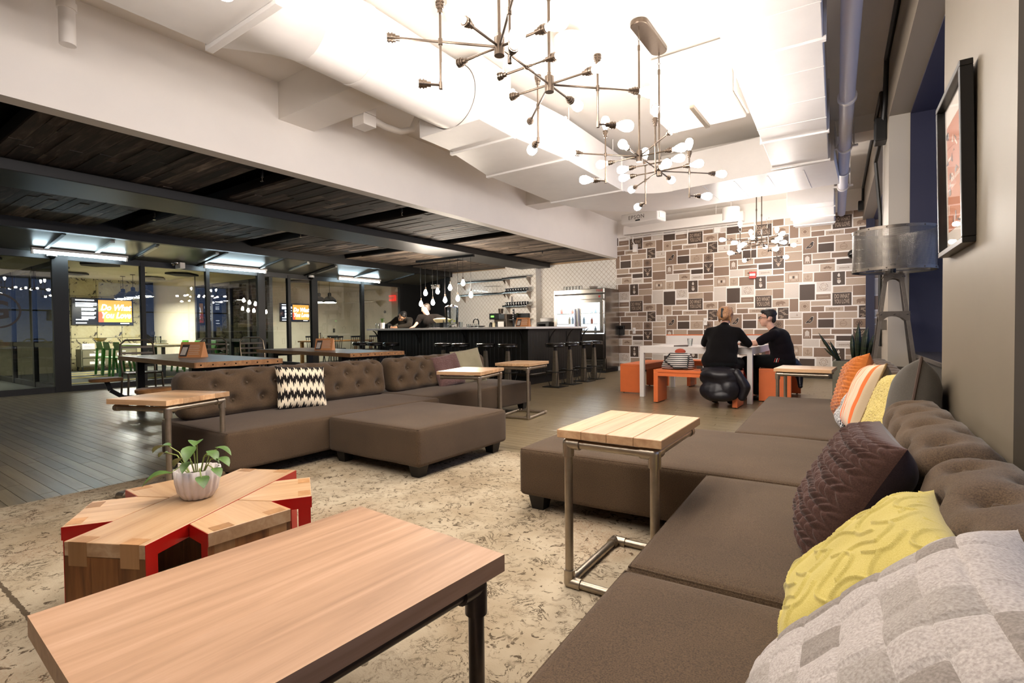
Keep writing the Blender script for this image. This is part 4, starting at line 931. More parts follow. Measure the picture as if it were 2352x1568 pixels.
# stools
M_seat=P('black_vinyl','#14120f',.22,noise=.15,nscale=40,coat=.3); M_post=P('dark_cast_metal','#7a7162',.38,metal=.7,noise=.2,nscale=25)
S0=thing('bar_stool','','stool',(0,0,0),0,'black pedestal bar stools')
MB().lathe([(.001,.70),(.16,.70),(.175,.71),(.178,.725),(.172,.737),(.18,.745),(.18,.76),(.165,.772),(.001,.776)],28).build('seat',M_seat,S0,smooth=True)
MB().cyl((0,0,.64),(0,0,.70),.028,14).build('swivel',M_black,S0,smooth=True)
def sq(h,z): return [(h,h,z),(-h,h,z),(-h,-h,z),(h,-h,z)]
MB().loft([sq(.052,.01),sq(.05,.05),sq(.042,.3),sq(.028,.64)]).build('post',M_post,S0,bevel=.006)
MB().box(-.17,.17,-.17,.17,0.0005,.012).build('base_plate',M_black,S0)
MB().tube([(.17*math.cos(a),.17*math.sin(a),.27) for a in [PI*2*i/20 for i in range(20)]],.009,8,close=True).build('foot_ring',M_blacksteel,S0,smooth=True)
for a in (45,135,225,315):
    c,s_=math.cos(math.radians(a)),math.sin(math.radians(a)); MB().cyl((.17*c,.17*s_,.27),(.10*c,.10*s_,.012),.006,6).build('strut',M_blacksteel,S0)
side=[(-4.57,7.87,'bar stool at the bar corner nearest the lounge tables'),(-4.57,8.40,'bar stool next to the corner one on the fridge side of the bar'),(-4.58,8.99,'bar stool second from the fridge end of the bar'),(-4.61,9.50,'bar stool nearest the stainless fridge')]
fr=[(828,'bar stool at the glass-wall end of the bar'),(862,'bar stool second from the glass-wall end of the bar'),(898,'bar stool third from the glass-wall end of the bar'),(1018,'bar stool in front of the water dispenser'),(1058,'bar stool behind the sage pillow'),(1115,'bar stool behind the sofa end'),(1166,'bar stool in front of the coffee machine')]
first=True
for x,y,lb in side+[(onY(px,790,7.36).x,7.36,lb) for px,lb in fr]:
    if first: S0.location=(x,y,0); S0['label']=lb; first=False
    else: dup(S0,(x,y,0),0,lb)
# fridge
X0,X1,Y0,Y1=-6.33,-4.97,10.83,11.62
t=thing('display_fridge','stainless two door display fridge, lit inside, beside the patterned wall','fridge',(X0,Y0,0)); W=X1-X0; D=Y1-Y0
MB().box(0,.04,.03,D,.1,1.95).box(W-.04,W,.03,D,.1,1.95).box(.04,W-.04,D-.04,D,.1,1.95).box(.04,W-.04,.03,D,1.66,1.95).box(.04,W-.04,.03,D,.1,.9).build('cabinet',M_steel,t)
MB().box(.03,W-.03,.0,.03,1.70,1.82).build('fascia',M_steel,t,bevel=.01); MB().box(.03,W-.03,.0,.03,1.84,1.95).build('fascia',M_steel,t,bevel=.01); MB().box(.03,W-.03,.012,.03,1.815,1.845).build('fascia_slot',M_black,t)
for i in range(2):
    a=.03+i*(W-.06)/2; b=a+(W-.06)/2-.012
    d=MB().box(a,b,-.03,.028,.92,.98).box(a,b,-.03,.028,1.62,1.68).box(a,a+.08,-.03,.028,.98,1.62).box(b-.08,b,-.03,.028,.98,1.62).build('upper_door',M_steel,t,bevel=.004)
    MB().box(a+.08,b-.08,-.004,.004,.98,1.62).build('pane',M_clear,d); hx=b-.05 if i==0 else a+.03; MB().cyl((hx,-.055,1.05),(hx,-.055,1.5),.012,10).box(hx-.012,hx+.012,-.055,-.03,1.07,1.1).box(hx-.012,hx+.012,-.055,-.03,1.45,1.48).build('handle',M_chrome,d)
    d=MB().box(a,b,-.03,.028,.34,.90).build('lower_door',P('dark_steel','#4a4541',.28,metal=.95),t,bevel=.004); MB().box(hx-.05,hx+.06,-.05,-.03,.70,.72).box(hx-.05,hx-.02,-.05,-.03,.55,.72).build('handle',M_black,d)
m=MB()
for k in range(5): MB().box(.04,W-.04,-.006,.03,.1+k*.042,.13+k*.042).build('grille_slat',M_steel,t)
MB().box(.0,W,.02,.06,.06,.33).build('grille_back',M_black,t); MB().box(W-.06,W,-.01,.03,.06,.33).build('grille_post',M_steel,t)
MB().box(.02,W-.02,.04,D-.02,0.0005,.1).build('plinth',M_black,t)
MB().box(.06,W-.06,.08,.1,1.60,1.64).build('interior_lamp',P('fridge_led','#ffffff',.3,emit=40.0,ecol='#eef6ff'),t); MB().box(.045,W-.045,D-.06,D-.045,.91,1.65).build('liner',P('glowing_white_liner','#e8eef0',.4,emit=4.5,ecol='#eaf4ff'),t)  # besides the lamp, the liner itself glows to brighten the interior
for z in (1.13,1.38): MB().box(.05,W-.05,.1,D-.08,z,z+.012).build('wire_shelf',M_white,t)
vs_,fs_=text2d('TRUE',size=.07); MB().add([(x+W-.14,-.002,y+1.895) for x,y in vs_],fs_).build('maker_plate',P('red_badge','#b02a28',.4),t,norm=False); MB().cyl((W-.14,.001,1.76),(W-.14,-.006,1.76),.025,14).build('lock',P('red_badge','#b02a28',.4),t)
r=random.Random(5)
for k in range(15):
    x=X0+.12+(k%8)*.15; z=(.902,1.142,1.392)[k%3]; c=r.choice(('#c9d4dd','#9fb3c8','#d7c9b0','#7f8ea0','#c47a6a')); h=r.uniform(.11,.19)
    tag(MB().lathe([(.028,0),(.03,.01),(.03,h*.65),(.012,h*.85),(.012,h),(.001,h)],10).build('bottle',P('bottle_'+c[1:],c,.3),smooth=True),'small bottle standing inside the lit display fridge','bottle','bottles inside the display fridge',(x,Y0+.2+.12*(k%2),z))
for k in range(6):
    t=thing('glass_jar','upturned glass jar in the row on top of the display fridge','jar',(X0+.22+k*.085,Y0+.2,1.95),0,'glass jars on top of the fridge'); MB().lathe([(.03,0),(.036,.02),(.036,.085),(.028,.1),(.001,.1)],12).build('jar',M_clear,t,smooth=True); MB().lathe([(.03,0),(.031,.012)],12).build('rim',M_steel,t)
tag(MB().lathe([(.04,0),(.09,.03),(.1,.07),(.095,.07),(.085,.035),(.001,.008)],20).build('serving_bowl',P('grey_ceramic','#8f857c',.5),smooth=True),'grey bowl on top of the fridge beside the jars','bowl',None,(X0+.95,Y0+.25,1.95))
# back counter with appliances
t=thing('back_counter','low dark back counter under the tiled wall','counter',(-8.3,11.0,0)); MB().box(-2.05,1.9,.05,.44,0,.9).build('carcass',M_black,t); MB().box(-2.1,1.92,.0,.44,.9,.935).build('worktop',M_top,t,bevel=.003)
for k in range(5): d=MB().box(-2.0+k*.78,-1.25+k*.78,.03,.05,.12,.86).build('door',M_bead,t); MB().cyl((-1.3+k*.78,.02,.6),(-1.3+k*.78,.02,.7),.006,6).build('handle',M_steel,d)
p=onY(1131,751,11.15); q=onY(1174,751,11.15)
t=thing('coffee_machine','black and steel coffee brewer with green display behind the bar','coffee machine',(p.x,11.02,.935)); w_=q.x-p.x-.07
MB().box(.12,w_-.02,.05,.38,0,.5).build('body',P('brewer_bronze','#5d544a',.35,metal=.6),t,bevel=.01); MB().box(0,w_*.6,-.01,.1,.36,.52).build('head',M_black,t,bevel=.01); MB().box(w_*.6,w_-.06,-.005,.1,.36,.5).build('steel_panel',M_steel,t); MB().box(.06,.16,-.016,-.008,.42,.46).build('display',P('green_lcd','#7dff5a',.4,emit=2.0),t)
for k in range(3): MB().lathe([(.045,0),(.05,.02),(.05,.22),(.03,.28),(.001,.29)],14,(.05+k*.105,.0,.0)).build('carafe',M_black if k!=1 else P('cream_enamel','#d8cba8',.3),t,smooth=True)
MB().box(w_*.55,w_*.9,-.03,-.02,.06,.30).build('menu_card',M_white,t); MB().lathe([(.06,0),(.075,.13),(.07,.13),(.001,.01)],16,(.24,.2,.52)).build('hopper',M_brass,t,smooth=True)
p=onY(1240,752,11.2); t=thing('microwave','black microwave on the counter left of the fridge','microwave',(p.x,11.05,.935)); MB().box(0,.36,0,.38,0.0,.26).build('case',M_black,t,bevel=.008); MB().box(.03,.26,-.006,0,.04,.22).build('door_glass',P('black_gloss','#070707',.08),t); MB().box(.28,.35,-.005,0,.03,.23).build('keypad',P('dark_grey_plastic','#2a2a2a',.5),t)
tag(MB().lathe([(.14,0),(.17,.02),(.17,.1),(.15,.11),(.001,.11)],20).build('food_tub',P('white_plastic','#dedad6',.35),smooth=True),'white round tub on top of the microwave','tub',None,(p.x+.18,11.24,1.195))
# shelves
def shelf(x0,x1,y,z,dep,label,grp='steel wall shelves'):
    t=thing('wall_shelf',label,'shelf',(x0,y,z),0,grp); MB().box(0,x1-x0,-dep,0,0,.02).box(0,x1-x0,-dep,-dep+.01,-.03,.02).build('board',M_steel,t)
    for x in (.06,x1-x0-.06): MB().prism([(-dep+.03,0),(-.002,0),(-.002,-.2)],x,x+.012,'x').build('bracket',P('shelf_bracket','#9c9085',.4,metal=.6),t)
    return t
zz=[onY(1205,y,11.2).z for y in (636,669,701,732)]
for k,z in enumerate(zz): shelf(-8.12 if k<3 else -7.90,-7.33,11.45,z,.28,('steel shelf on the tiled pier, the empty topmost','steel shelf on the tiled pier holding the upper row of black mugs','steel shelf on the tiled pier holding the lower row of black mugs','steel shelf on the tiled pier with the small plant')[k])
zl=[onY(1110,y,11.45).z for y in (646,676)]
for k,z in enumerate(zl): shelf(-9.9,-8.25,11.69,z,.28,('long steel shelf on the tiled wall, upper one','long steel shelf on the tiled wall holding the wire rack')[k])
mug=thing('mug','','mug',(0,0,0),0,'black mugs on the pier shelves'); MB().lathe([(.03,0),(.036,.005),(.036,.09),(.032,.09),(.031,.01),(.001,.01)],14).build('cup',P('black_ceramic','#15130f',.15),mug,smooth=True); MB().tube([(.034,0,.075),(.058,0,.07),(.058,0,.03),(.034,0,.02)],.005,6).build('handle',P('black_ceramic','#15130f',.15),mug,smooth=True)
MB().box(-.012,.012,-.0375,-.036,.035,.06).build('printed_mark',M_white,mug)
f=True
for k in range(2):
    for i in range(9):
        lo=(-8.05+i*.083,11.27,zz[1+k]+.02); lb='black mug in the %s row on the tiled pier shelves'%('upper','lower')[k]
        if f: mug.location=lo; mug['label']=lb; f=False
        else: dup(mug,lo,0,lb)
t=thing('wire_rack','wire dish rack on the long lower shelf','rack',(-8.75,11.55,zl[1]+.02)); m=MB()
for z in (0.004,.2): m.tube([(-.2,-.1,z),(.25,-.1,z),(.25,.1,z),(-.2,.1,z)],.004,6,close=True)
for x in (-.2,-.05,.1,.25):
    for y in (-.1,.1): m.cyl((x,y,.004),(x,y,.2),.003,6)
m.build('wire_frame',M_steel,t); tag(MB().lathe([(.06,0),(.11,.02),(.11,.03),(.001,.03)],18).build('plate_stack',M_white,smooth=True),'white plates stacked on the long lower shelf','plate',None,(-9.3,11.55,zl[1]+.02))
t=thing('shelf_plant','small spiky plant before a dark box on the lowest pier shelf','plant',(-7.72,11.3,zz[3]+.02)); MB().lathe([(.04,0),(.05,.06),(.001,.06)],12).build('pot',M_black,t); m=MB()
for k in range(14):
    a=k*2.4; MB_=MB(); leaf(MB_,(0,0,.05),(.12*math.cos(a),.08*math.sin(a),.1+.02*(k%4)),.03,.3); MB_.build('leaf',P('olive_leaf','#4a4f2e',.5),t,norm=False)
tag(box(-.2,.25,-.02,.09,0,.13).build('dark_box',M_black),'dark box behind the spiky plant on the lowest pier shelf','box',None,(-7.66,11.36,zz[3]+.02))
tag(MB().lathe([(.03,0),(.032,.01),(.032,.22),(.02,.25),(.001,.25)],12).build('white_bottle',M_white,smooth=True),'tall white bottle among the lower row of mugs','bottle',None,(-7.98,11.37,zz[2]+.02))
t=thing('tap_handle','black tap handle with white dots on the bar back','tap',(-7.7,11.1,.935)); MB().box(-.02,.02,-.02,.02,.0,.62).build('handle',P('blue_black_enamel','#14161f',.3),t,bevel=.006)
for k in range(4): MB().box(-.012,.012,-.024,-.02,.36+k*.06,.38+k*.06).build('white_dot',M_white,t)
# things on the bar top
def bx(px,Y=8.05): return onY(px,752,Y).x
ZB=1.07
t=thing('water_dispenser','tall glass water dispenser with lemons and steel lid on the bar','dispenser',(bx(1038,8.1),8.1,ZB)); MB().lathe([(.05,.06),(.12,.08),(.13,.12),(.145,.42),(.142,.42),(.126,.12),(.115,.09),(.001,.085)],24).build('glass_jar',M_clear,t,smooth=True); MB().lathe([(.15,.42),(.15,.435),(.07,.47),(.02,.475),(.001,.49)],24).build('lid',M_chrome,t,smooth=True); MB().lathe([(.08,0),(.08,.01),(.06,.05),(.06,.06),(.001,.06)],20).build('stand',M_steel,t,smooth=True); MB().cyl((0,-.1,.1),(0,-.15,.1),.012,8).build('spigot',M_chrome,t)
for k in range(7): a=k*1.1; MB().sphere((.06*math.cos(a),.06*math.sin(a),.13+.02*(k%3)),.025,8,6,(1,1,.5)).build('lemon_slice',P('lemon_green','#b9b84a',.5),t,smooth=True)
for k,px in enumerate((1021,1028,1052,1058)): tag(MB().lathe([(.032,0),(.038,.11+.05*(k==0)),(.036,.11+.05*(k==0)),(.03,.004),(.001,.004)],14).build('tumbler',M_clear if k!=2 else M_steel,smooth=True),'tumbler standing at the foot of the water dispenser','glass','tumblers by the water dispenser',(bx(px,7.85),7.86,ZB))
tag(MB().lathe([(.1,0),(.2,.0),(.21,.015),(.2,.015),(.001,.01)],24).build('drip_tray',M_black,smooth=True),'round black tray under the water dispenser','tray',None,(bx(1042,8.1)+.1,8.1,ZB-.0005))
tag(MB().lathe([(.13,0),(.19,.02),(.2,.035),(.001,.03)],24).build('black_pan',M_black,smooth=True),'shallow black pan beside the tap','pan',None,(bx(1070,8.2)+.12,8.38,ZB))
for k in range(6): tag(MB().lathe([(.03,0),(.033,.1),(.03,.1),(.028,.004),(.001,.004)],12).build('water_glass',M_clear,smooth=True),'clear water glass in the block of glasses beside the man in black','glass','water glasses set out on the bar',(bx(992,8.0)+.075*(k%4),7.95+.08*(k//4),ZB))
t=thing('snack_basket','cream basket of snacks on a black box beside the dispenser','basket',(bx(1010,8.2),8.25,ZB)); MB().box(-.11,.16,-.1,.1,0,.11).build('box',M_black,t); MB().lathe([(.12,.11),(.17,.15),(.19,.19),(.16,.2),(.1,.215),(.001,.22)],18,(.02,0,0)).build('basket',P('cream_paper','#d8c59a',.8,bmp=.6,nscale=50),t,smooth=True)
t=thing('faucet','black gooseneck tap on the bar','faucet',(bx(1090,8.3),8.35,ZB)); MB().tube([(.07,0,0),(.07,0,.12),(.05,0,.165),(0,0,.185),(-.05,0,.165),(-.07,0,.12),(-.07,0,.09)],.013,10).build('spout',M_blacksteel,t,smooth=True); MB().cyl((.07,0,0),(.07,0,.03),.03,12).build('base',M_chrome,t)
for k,px in enumerate((1073,1078,1087,1096)): tag(MB().lathe([(.025,0),(.03,.07),(.028,.07),(.001,.004)],10).build('small_glass',M_clear,smooth=True),'small glass by the black gooseneck tap','glass','small glasses by the tap',(bx(px,8.1),8.12,ZB))
def menu(label,loc,rotz,s=1.0):
    t=thing('menu_holder',label,'menu stand',loc,rotz,'folded card menu holders'); mt=P('kraft_orange_card','#d8955f',.7)
    MB().prism([(-.055*s,0),(.055*s,0),(.008*s,.15*s),(-.008*s,.15*s)],-.115*s,.115*s,'x').build('folded_card',mt,t)
    for k in range(6): 
        z=(.03+.017*k)*s; y=-.055*s+.047*s*z/(.15*s)-.001; MB().box(-.02*s,.09*s-.01*(k%2),y-.0008,y,z,z+.006*s).build('print_line',P('card_print','#e8cdb4',.7),t)
    y=-.055*s; MB().hexa([(-.105*s,y-.002,.01*s),(-.035*s,y-.002,.01*s),(-.02*s,y+.036*s,.125*s),(-.09*s,y+.036*s,.125*s),(-.105*s,y+.004,.01*s),(-.035*s,y+.004,.01*s),(-.02*s,y+.042*s,.125*s),(-.09*s,y+.042*s,.125*s)]).build('phone_picture',P('dark_grey_print','#4a403a',.6),t)
    MB().hexa([(-.095*s,y-.003,.025*s),(-.045*s,y-.003,.025*s),(-.034*s,y+.027*s,.1*s),(-.084*s,y+.027*s,.1*s),(-.095*s,y-.001,.025*s),(-.045*s,y-.001,.025*s),(-.034*s,y+.03*s,.1*s),(-.084*s,y+.03*s,.1*s)]).build('phone_screen',P('pale_print','#d9cfc2',.6),t)
    return t
menu('orange folded menu card on the bar top by the coffee machine',(bx(1202,7.8),7.8,ZB),math.radians(10),1.1)
t=thing('bar_plant','small plant in a white cup at the glass-wall end of the bar','plant',(bx(878,7.8),7.8,ZB)); MB().lathe([(.05,0),(.06,.13),(.055,.13),(.001,.1)],16).build('cup',M_white,t,smooth=True)
for k in range(9): a=k*2.4; m=MB(); leaf(m,(0,0,.12),(.1*math.cos(a),.08*math.sin(a),.17+.03*(k%3)),.05,.3); m.build('leaf',M_leaf,t,norm=False)
tag(MB().lathe([(.04,0),(.045,.1),(.03,.12),(.001,.12)],12).build('sugar_jar',M_clear,smooth=True),'clear jar beside the white cup plant','jar',None,(bx(866,7.8),7.82,ZB))
# ================================================================ DINING TABLES
M_dtop=wood('rustic_table_board','#4a3a2c','#6b5743','#8a745a',0,.35,.8,.3,.06,coat=.2); M_dedge=wood('table_edge_wood','#7a5230','#9c6e42','#b88a58',0,.5,.8,.2)
def dining(label,x0,x1,y0,y1,z,rot,mlabel):
    t=thing('dining_table',label,'dining table',((x0+x1)/2,(y0+y1)/2,0),rot,'long plank dining tables'); a,b=(x1-x0)/2,(y1-y0)/2; n=6
    for i in range(n): yy=-b+2*b*i/n; MB().box(-a+.03,a-.03,yy+.001,yy+2*b/n-.001,z-.05,z).build('board',M_dtop,t,bevel=.002,seg=1)
    for s_ in (-1,1): MB().box(s_*a-.03 if s_>0 else -a,a if s_>0 else -a+.03,-b,b,z-.055,z).build('end_band',M_dedge,t); MB().box(-a,a,s_*b-(.012 if s_>0 else .0),s_*b+(.0 if s_>0 else .012),z-.055,z-.001).build('side_band',M_dedge,t)
    for k in range(8): MB().cyl((a,-b+.06+k*(2*b-.12)/7,z-.028),(a+.004,-b+.06+k*(2*b-.12)/7,z-.028),.008,8).build('nail_head',M_chrome,t)
    for s_ in (-1,1):
        for q in (-1,1):
            MB().box(s_*(a-.42)-.04,s_*(a-.42)+.04,q*(b-.14)-.04,q*(b-.14)+.04,0.0005,z-.055).build('leg',M_blacksteel,t)
        MB().box(s_*(a-.42)-.03,s_*(a-.42)+.03,-b+.14,b-.14,z-.11,z-.055).build('cross_bar',M_blacksteel,t)
        # swing-out stools under each end
        for q in (-1,):
            pp=[(s_*(a-.42),q*(b-.14),.18),(s_*(a-.42),q*(b+.05),.2),(s_*(a-.42),q*(b+.18),.3),(s_*(a-.42),q*(b+.22),.42)]
            br=MB()
            for u_,v_ in zip(pp,pp[1:]): br.bar(u_,v_,.05,.02,up=(1,0,0))
            br.build('seat_arm',M_blacksteel,t); MB().lathe([(.001,.42),(.17,.42),(.175,.43),(.175,.45),(.16,.462),(.001,.462)],22,(s_*(a-.42),q*(b+.22),0)).build('swing_seat',M_dedge,t,smooth=True)
    MB().box(-a+.42,a-.42,-.03,.03,.2,.26).build('stretcher',M_blacksteel,t)
    c=math.cos(rot); menu(mlabel,((x0+x1)/2+.05,(y0+y1)/2-.02,z),math.radians(32),1.25); return t
dining('long plank dining table in front of the first meeting room',-8.28,-5.5,2.50,3.40,.72,math.radians(-5),'orange folded menu card on the dining table nearest the lounge side table')
dining('long plank dining table between the sofa and the bar stools',-8.80,-5.72,4.62,5.52,.72,math.radians(-7),'orange folded menu card on the dining table before the bar')
# metal chairs at the table heads
CH=thing('metal_chair','bent tube metal chair with mesh seat at the first dining table','chair',(-8.75,3.05,0),math.radians(82),'tube frame chairs'); M_tube_=P('worn_bronze_tube','#6b6153',.35,metal=.7)
MB().tube([(-.2,.2,.45),(-.21,.26,.7),(-.2,.29,.86),(-.14,.3,.92),(.14,.3,.92),(.2,.29,.86),(.21,.26,.7),(.2,.2,.45)],.013,8).build('back_frame',M_tube_,CH,smooth=True)
for s_ in (-1,1):
    MB().tube([(s_*.2,.2,.45),(s_*.22,.24,0.012)],.013,8).build('leg',M_tube_,CH,smooth=True); MB().tube([(s_*.2,-.2,.45),(s_*.22,-.23,0.012)],.013,8).build('leg',M_tube_,CH,smooth=True); MB().cyl((s_*.22,-.23,.014),(s_*.22,.24,.014),.012,8).build('floor_runner',M_tube_,CH,smooth=True)
MB().tube([(-.2,-.2,.45),(.2,-.2,.45),(.2,.2,.45),(-.2,.2,.45)],.012,8,close=True).build('seat_frame',M_tube_,CH,smooth=True)
for k in range(9): MB().box(-.19,.19,-.185+k*.044,-.165+k*.044,.448,.456).build('seat_slat',M_tube_,CH)
for k in range(3): MB().box(-.2,.2,.258+.012*k,.268+.012*k,.62+k*.09,.65+k*.09).build('back_slat',M_tube_,CH)
dup(CH,(-9.25,5.05,0),math.radians(80),'bent tube metal chair with mesh seat at the second dining table'); dup(CH,(-9.35,4.3,0),math.radians(60),'bent tube metal chair standing between the two dining tables')
# spindle benches on the far side of the dining tables
for k,(x,y,lb) in enumerate(((-6.9,3.72,'black spindle back bench behind the first dining table'),(-7.25,5.9,'black spindle back bench behind the second dining table'))):
    t=thing('spindle_bench',lb,'bench',(x,y,0),math.radians(-5-2*k),'spindle back benches'); MB().box(-.95,.95,-.17,.17,.42,.45).build('seat',M_black,t,bevel=.005)
    for sx_ in (-.85,.85):
        for sy_ in (-.13,.13): MB().cyl((sx_,sy_,0.0005),(sx_*.98,sy_*.9,.42),.02,8).build('leg',M_black,t)
    for q in range(15): MB().cyl((-.85+q*.121,.14,.45),(-.85+q*.121,.17,.60),.012,6).build('spindle',M_black,t)
    MB().box(-.9,.9,.155,.185,.59,.63).build('top_rail',M_black,t,bevel=.006)
# ================================================================ MEETING ROOMS BEHIND THE GLASS
M_room=P('lit_pendant_diffuser','#ffffff',.3,emit=ROOM_W,ecol='#fffaf0')
def dome_pendant(label,p,grp,topz=2.6):
    t=thing('dome_pendant',label,'pendant light',p,0,grp); d=topz-p[2]
    MB().lathe([(.2,0),(.205,.004),(.2,.02),(.17,.09),(.11,.15),(.05,.175),(.05,.26),(.03,.28),(.001,.28)],24,caps=False).build('shade',M_black,t,smooth=True)
    MB().lathe([(.001,.02),(.185,.014)],22).build('diffuser',M_room,t); MB().cyl((0,0,.28),(0,0,d),.006,6).build('stem',M_black,t); MB().cyl((0,0,d-.012),(0,0,d-.001),.06,14).build('ceiling_rose',M_black,t)
    m=MB()
    for k in range(6): a=k*PI/3; MB().tube([(.2*math.cos(a),.2*math.sin(a),.004),(.17*math.cos(a),.17*math.sin(a),-.02),(.001,.001,-.035)],.003,5).build('cage_wire',M_steel,t)
for k,px in enumerate((283,306,333)): p=onY(px,686-3*k,5.5); dome_pendant('black dome pendant over the meeting table with green chairs, %s'%('nearest the screen','middle one','nearest the glass')[k],(p.x,p.y,p.z),'dome pendants in the first meeting room')
for k,px in enumerate((733,757)): p=onX(px,694,-13.6+.5*k); dome_pendant('black dome pendant in the cream meeting room, %s'%('beside the wide post','nearer the exit sign')[k],(p.x,p.y,p.z),'dome pendants in the cream meeting room')
for k,(x,y) in enumerate(((-14.6,.9),(-15.6,-.6))): dome_pendant('black dome pendant added out of view to light the end meeting room, %s'%('by the partition','by the end wall')[k],(x,y,1.9),'added unseen pendants in the end meeting room')  # out of view, added to brighten the otherwise dark end room
# acoustic panels on the ceilings
hexp=[(math.cos(a)*.42,math.sin(a)*.36) for a in [0.35,1.2,PI-.35-.2,PI+.35,PI+1.2,2*PI-.5]]
hm=MB().prism(hexp,0,.04).mesh('acoustic_panel',P('dark_grey_felt','#24242a',.9)); hm2=MB().prism(hexp,0,.04).mesh('acoustic_panel_b',P('mid_grey_felt','#6d6a6c',.9))
for k,(x,y) in enumerate(((-13.0,3.9),(-14.2,4.2),(-15.6,3.6),(-16.8,4.3),(-13.2,5.9),(-15.0,6.2),(-16.6,6.1),(-12.6,5.0),(-13.2,8.2),(-13.3,10.4),(-14.4,9.3),(-12.6,9.4),(-13.4,1.6),(-15.2,1.2),(-14.4,2.3))):
    o=link('acoustic_panel',hm if k%2 else hm2); tag(o,('dark' if k%2 else 'mid')+' grey felt hexagon panel on the '+('cream' if y>7 else 'first' if y>3 else 'end')+' meeting room ceiling','acoustic panel','felt ceiling hexagons',(x,y,2.553),k*.4)
# screens
def screen(label,X,y0,y1,z0,z1):
    t=thing('wall_screen',label,'television',(X,(y0+y1)/2,(z0+z1)/2),0,'wall screens in the meeting rooms'); h,w_=(z1-z0)/2,(y1-y0)/2
    MB().box(0,.05,-w_,w_,-h,h).build('case',M_black,t,bevel=.006); e=.052
    def q(a,b,c,d,mat,nm,dx=0): MB().box(e+dx-.001,e+dx,a*w_,b*w_,c*h,d*h).build(nm,mat,t)
    q(-.97,.97,-.95,.95,P('screen_dark','#20242e',.2,emit=.6,ecol='#1c2130'),'display'); wt=P('screen_white','#ffffff',.3,emit=5.0,ecol='#e8eeff')
    q(-.17,.95,-.78,.86,P('screen_orange','#c9a24a',.3,emit=2.2,ecol='#c98a3a'),'poster_area',.001); q(-.17,.0,-.78,.0,P('screen_red','#d85030',.3,emit=2.0,ecol='#e0502a'),'poster_glow',.0015)
    for k,(z,x1) in enumerate(((.82,-.3),(.6,-.22),(.48,-.22),(.38,-.34),(.2,-.24),(.1,-.3),(-.08,-.25),(-.16,-.26),(-.24,-.32),(-.4,-.26),(-.5,-.3),(-.6,-.5),(-.84,-.55))): q(-.88+(.18 if k in (4,5,6,7,8,9,10) else 0),x1,z-.035,z+.035,wt,'text_line',.001)
    for ln,z in (('Do What',.3),('You Love',-.28)):
        vs_,fs_=text2d(ln,size=1,bold=.03,shear=.3); s_=h*.62; MB().add([(e+.0028,x*s_*.78+w_*.40,y*s_+z*h) for x,y in vs_],fs_).build('script_lettering',wt,t,norm=False)
    q(.55,.85,-.9,-.84,wt,'text_line',.001); return t
screen('wall screen with white script lettering above the green chairs',-18.33,4.72,6.18,1.27,2.05); screen('wall screen with white script lettering in the cream meeting room',-15.45,9.18,10.22,1.35,1.94)
# first meeting room: table, chairs, cabinet
M_ltop=wood('pale_meeting_table','#a89468','#c4b084','#d6c69c',0,.35); M_green=P('green_plastic','#2f7a16',.35,spec=.5)
t=thing('meeting_table','pale wooden meeting table among green chairs','table',(-14.7,5.5,0)); MB().box(-1.5,1.5,-.5,.5,.70,.745).build('tabletop',M_ltop,t,bevel=.003)
for sx_ in (-1.3,1.3):
    for sy_ in (-.4,.4): MB().box(sx_-.03,sx_+.03,sy_-.03,sy_+.03,0,.70).build('leg',M_black,t)
G=thing('green_chair','','chair',(0,0,0),0,'green plastic chairs'); MB().box(-.2,.2,-.19,.19,.42,.445).build('seat',M_green,G,bevel=.012); MB().hexa([(-.2,-.2,.62),(.2,-.2,.62),(.2,-.185,.62),(-.2,-.185,.62),(-.18,-.235,.82),(.18,-.235,.82),(.18,-.22,.82),(-.18,-.22,.82)]).build('backrest',M_green,G,bevel=.006)
for sx_ in (-1,1):
    MB().bar((sx_*.22,-.24,0.0005),(sx_*.19,-.2,.66),.03,.045).build('leg',M_green,G); MB().bar((sx_*.21,.22,0.0005),(sx_*.19,.17,.43),.03,.04).build('leg',M_green,G)
f=True
for (x,y,r,lb) in ((-15.75,4.8,0,'green plastic chair, the one nearest the drawer cabinet'),(-15.2,4.78,0,'green plastic chair in the middle of its row by the drawer cabinet'),(-14.6,4.8,0,'green plastic chair, last of its row towards the glass'),(-15.5,6.22,PI,'green plastic chair across the table by the partition'),(-14.75,6.22,PI,'green plastic chair across the table, middle one'),(-13.95,6.22,PI,'green plastic chair across the table nearest the glass')):
    if f: G.location=(x,y,0); G['label']=lb; f=False
    else: dup(G,(x,y,0),r,lb)
t=thing('drawer_cabinet','low grey metal drawer cabinet under the big wall screen','cabinet',(-17.75,5.35,0)); MB().box(-.22,.22,-.65,.65,.12,.6).build('body',P('grey_green_metal','#6a6654',.5,metal=.3),t)
for j in range(2):
    for k in range(2):
        d=MB().box(.22,.235,-.62+k*.63,-.03+k*.63,.15+j*.22,.34+j*.22).build('drawer',P('grey_drawer','#7a745f',.5,metal=.3),t); MB().box(.235,.25,-.38+k*.63,-.27+k*.63,.29+j*.22,.31+j*.22).build('handle',M_white,d)
        for q in (0,1): MB().box(.235,.237,-.47+k*.63+q*.2,-.33+k*.63+q*.2,.19+j*.22,.26+j*.22).build('label_card',M_white,d)
for sy_ in (-.62,.62):
    for sx_ in (-.2,.2): MB().box(sx_-.015,sx_+.015,sy_-.015,sy_+.015,0,.12).build('leg',M_black,t)
t=thing('globe_lamp','brass half globe lamp on the drawer cabinet','lamp',(-17.75,5.2,.6)); MB().lathe([(.001,.2),(.08,.21),(.14,.27),(.15,.3),(.001,.3)],18).build('bowl',P('brass','#a08a3a',.35,metal=.8),t,smooth=True); MB().cyl((0,0,0),(0,0,.21),.02,10).build('stem',M_black,t); MB().cyl((0,0,0),(0,0,.015),.07,14).build('base',M_black,t)
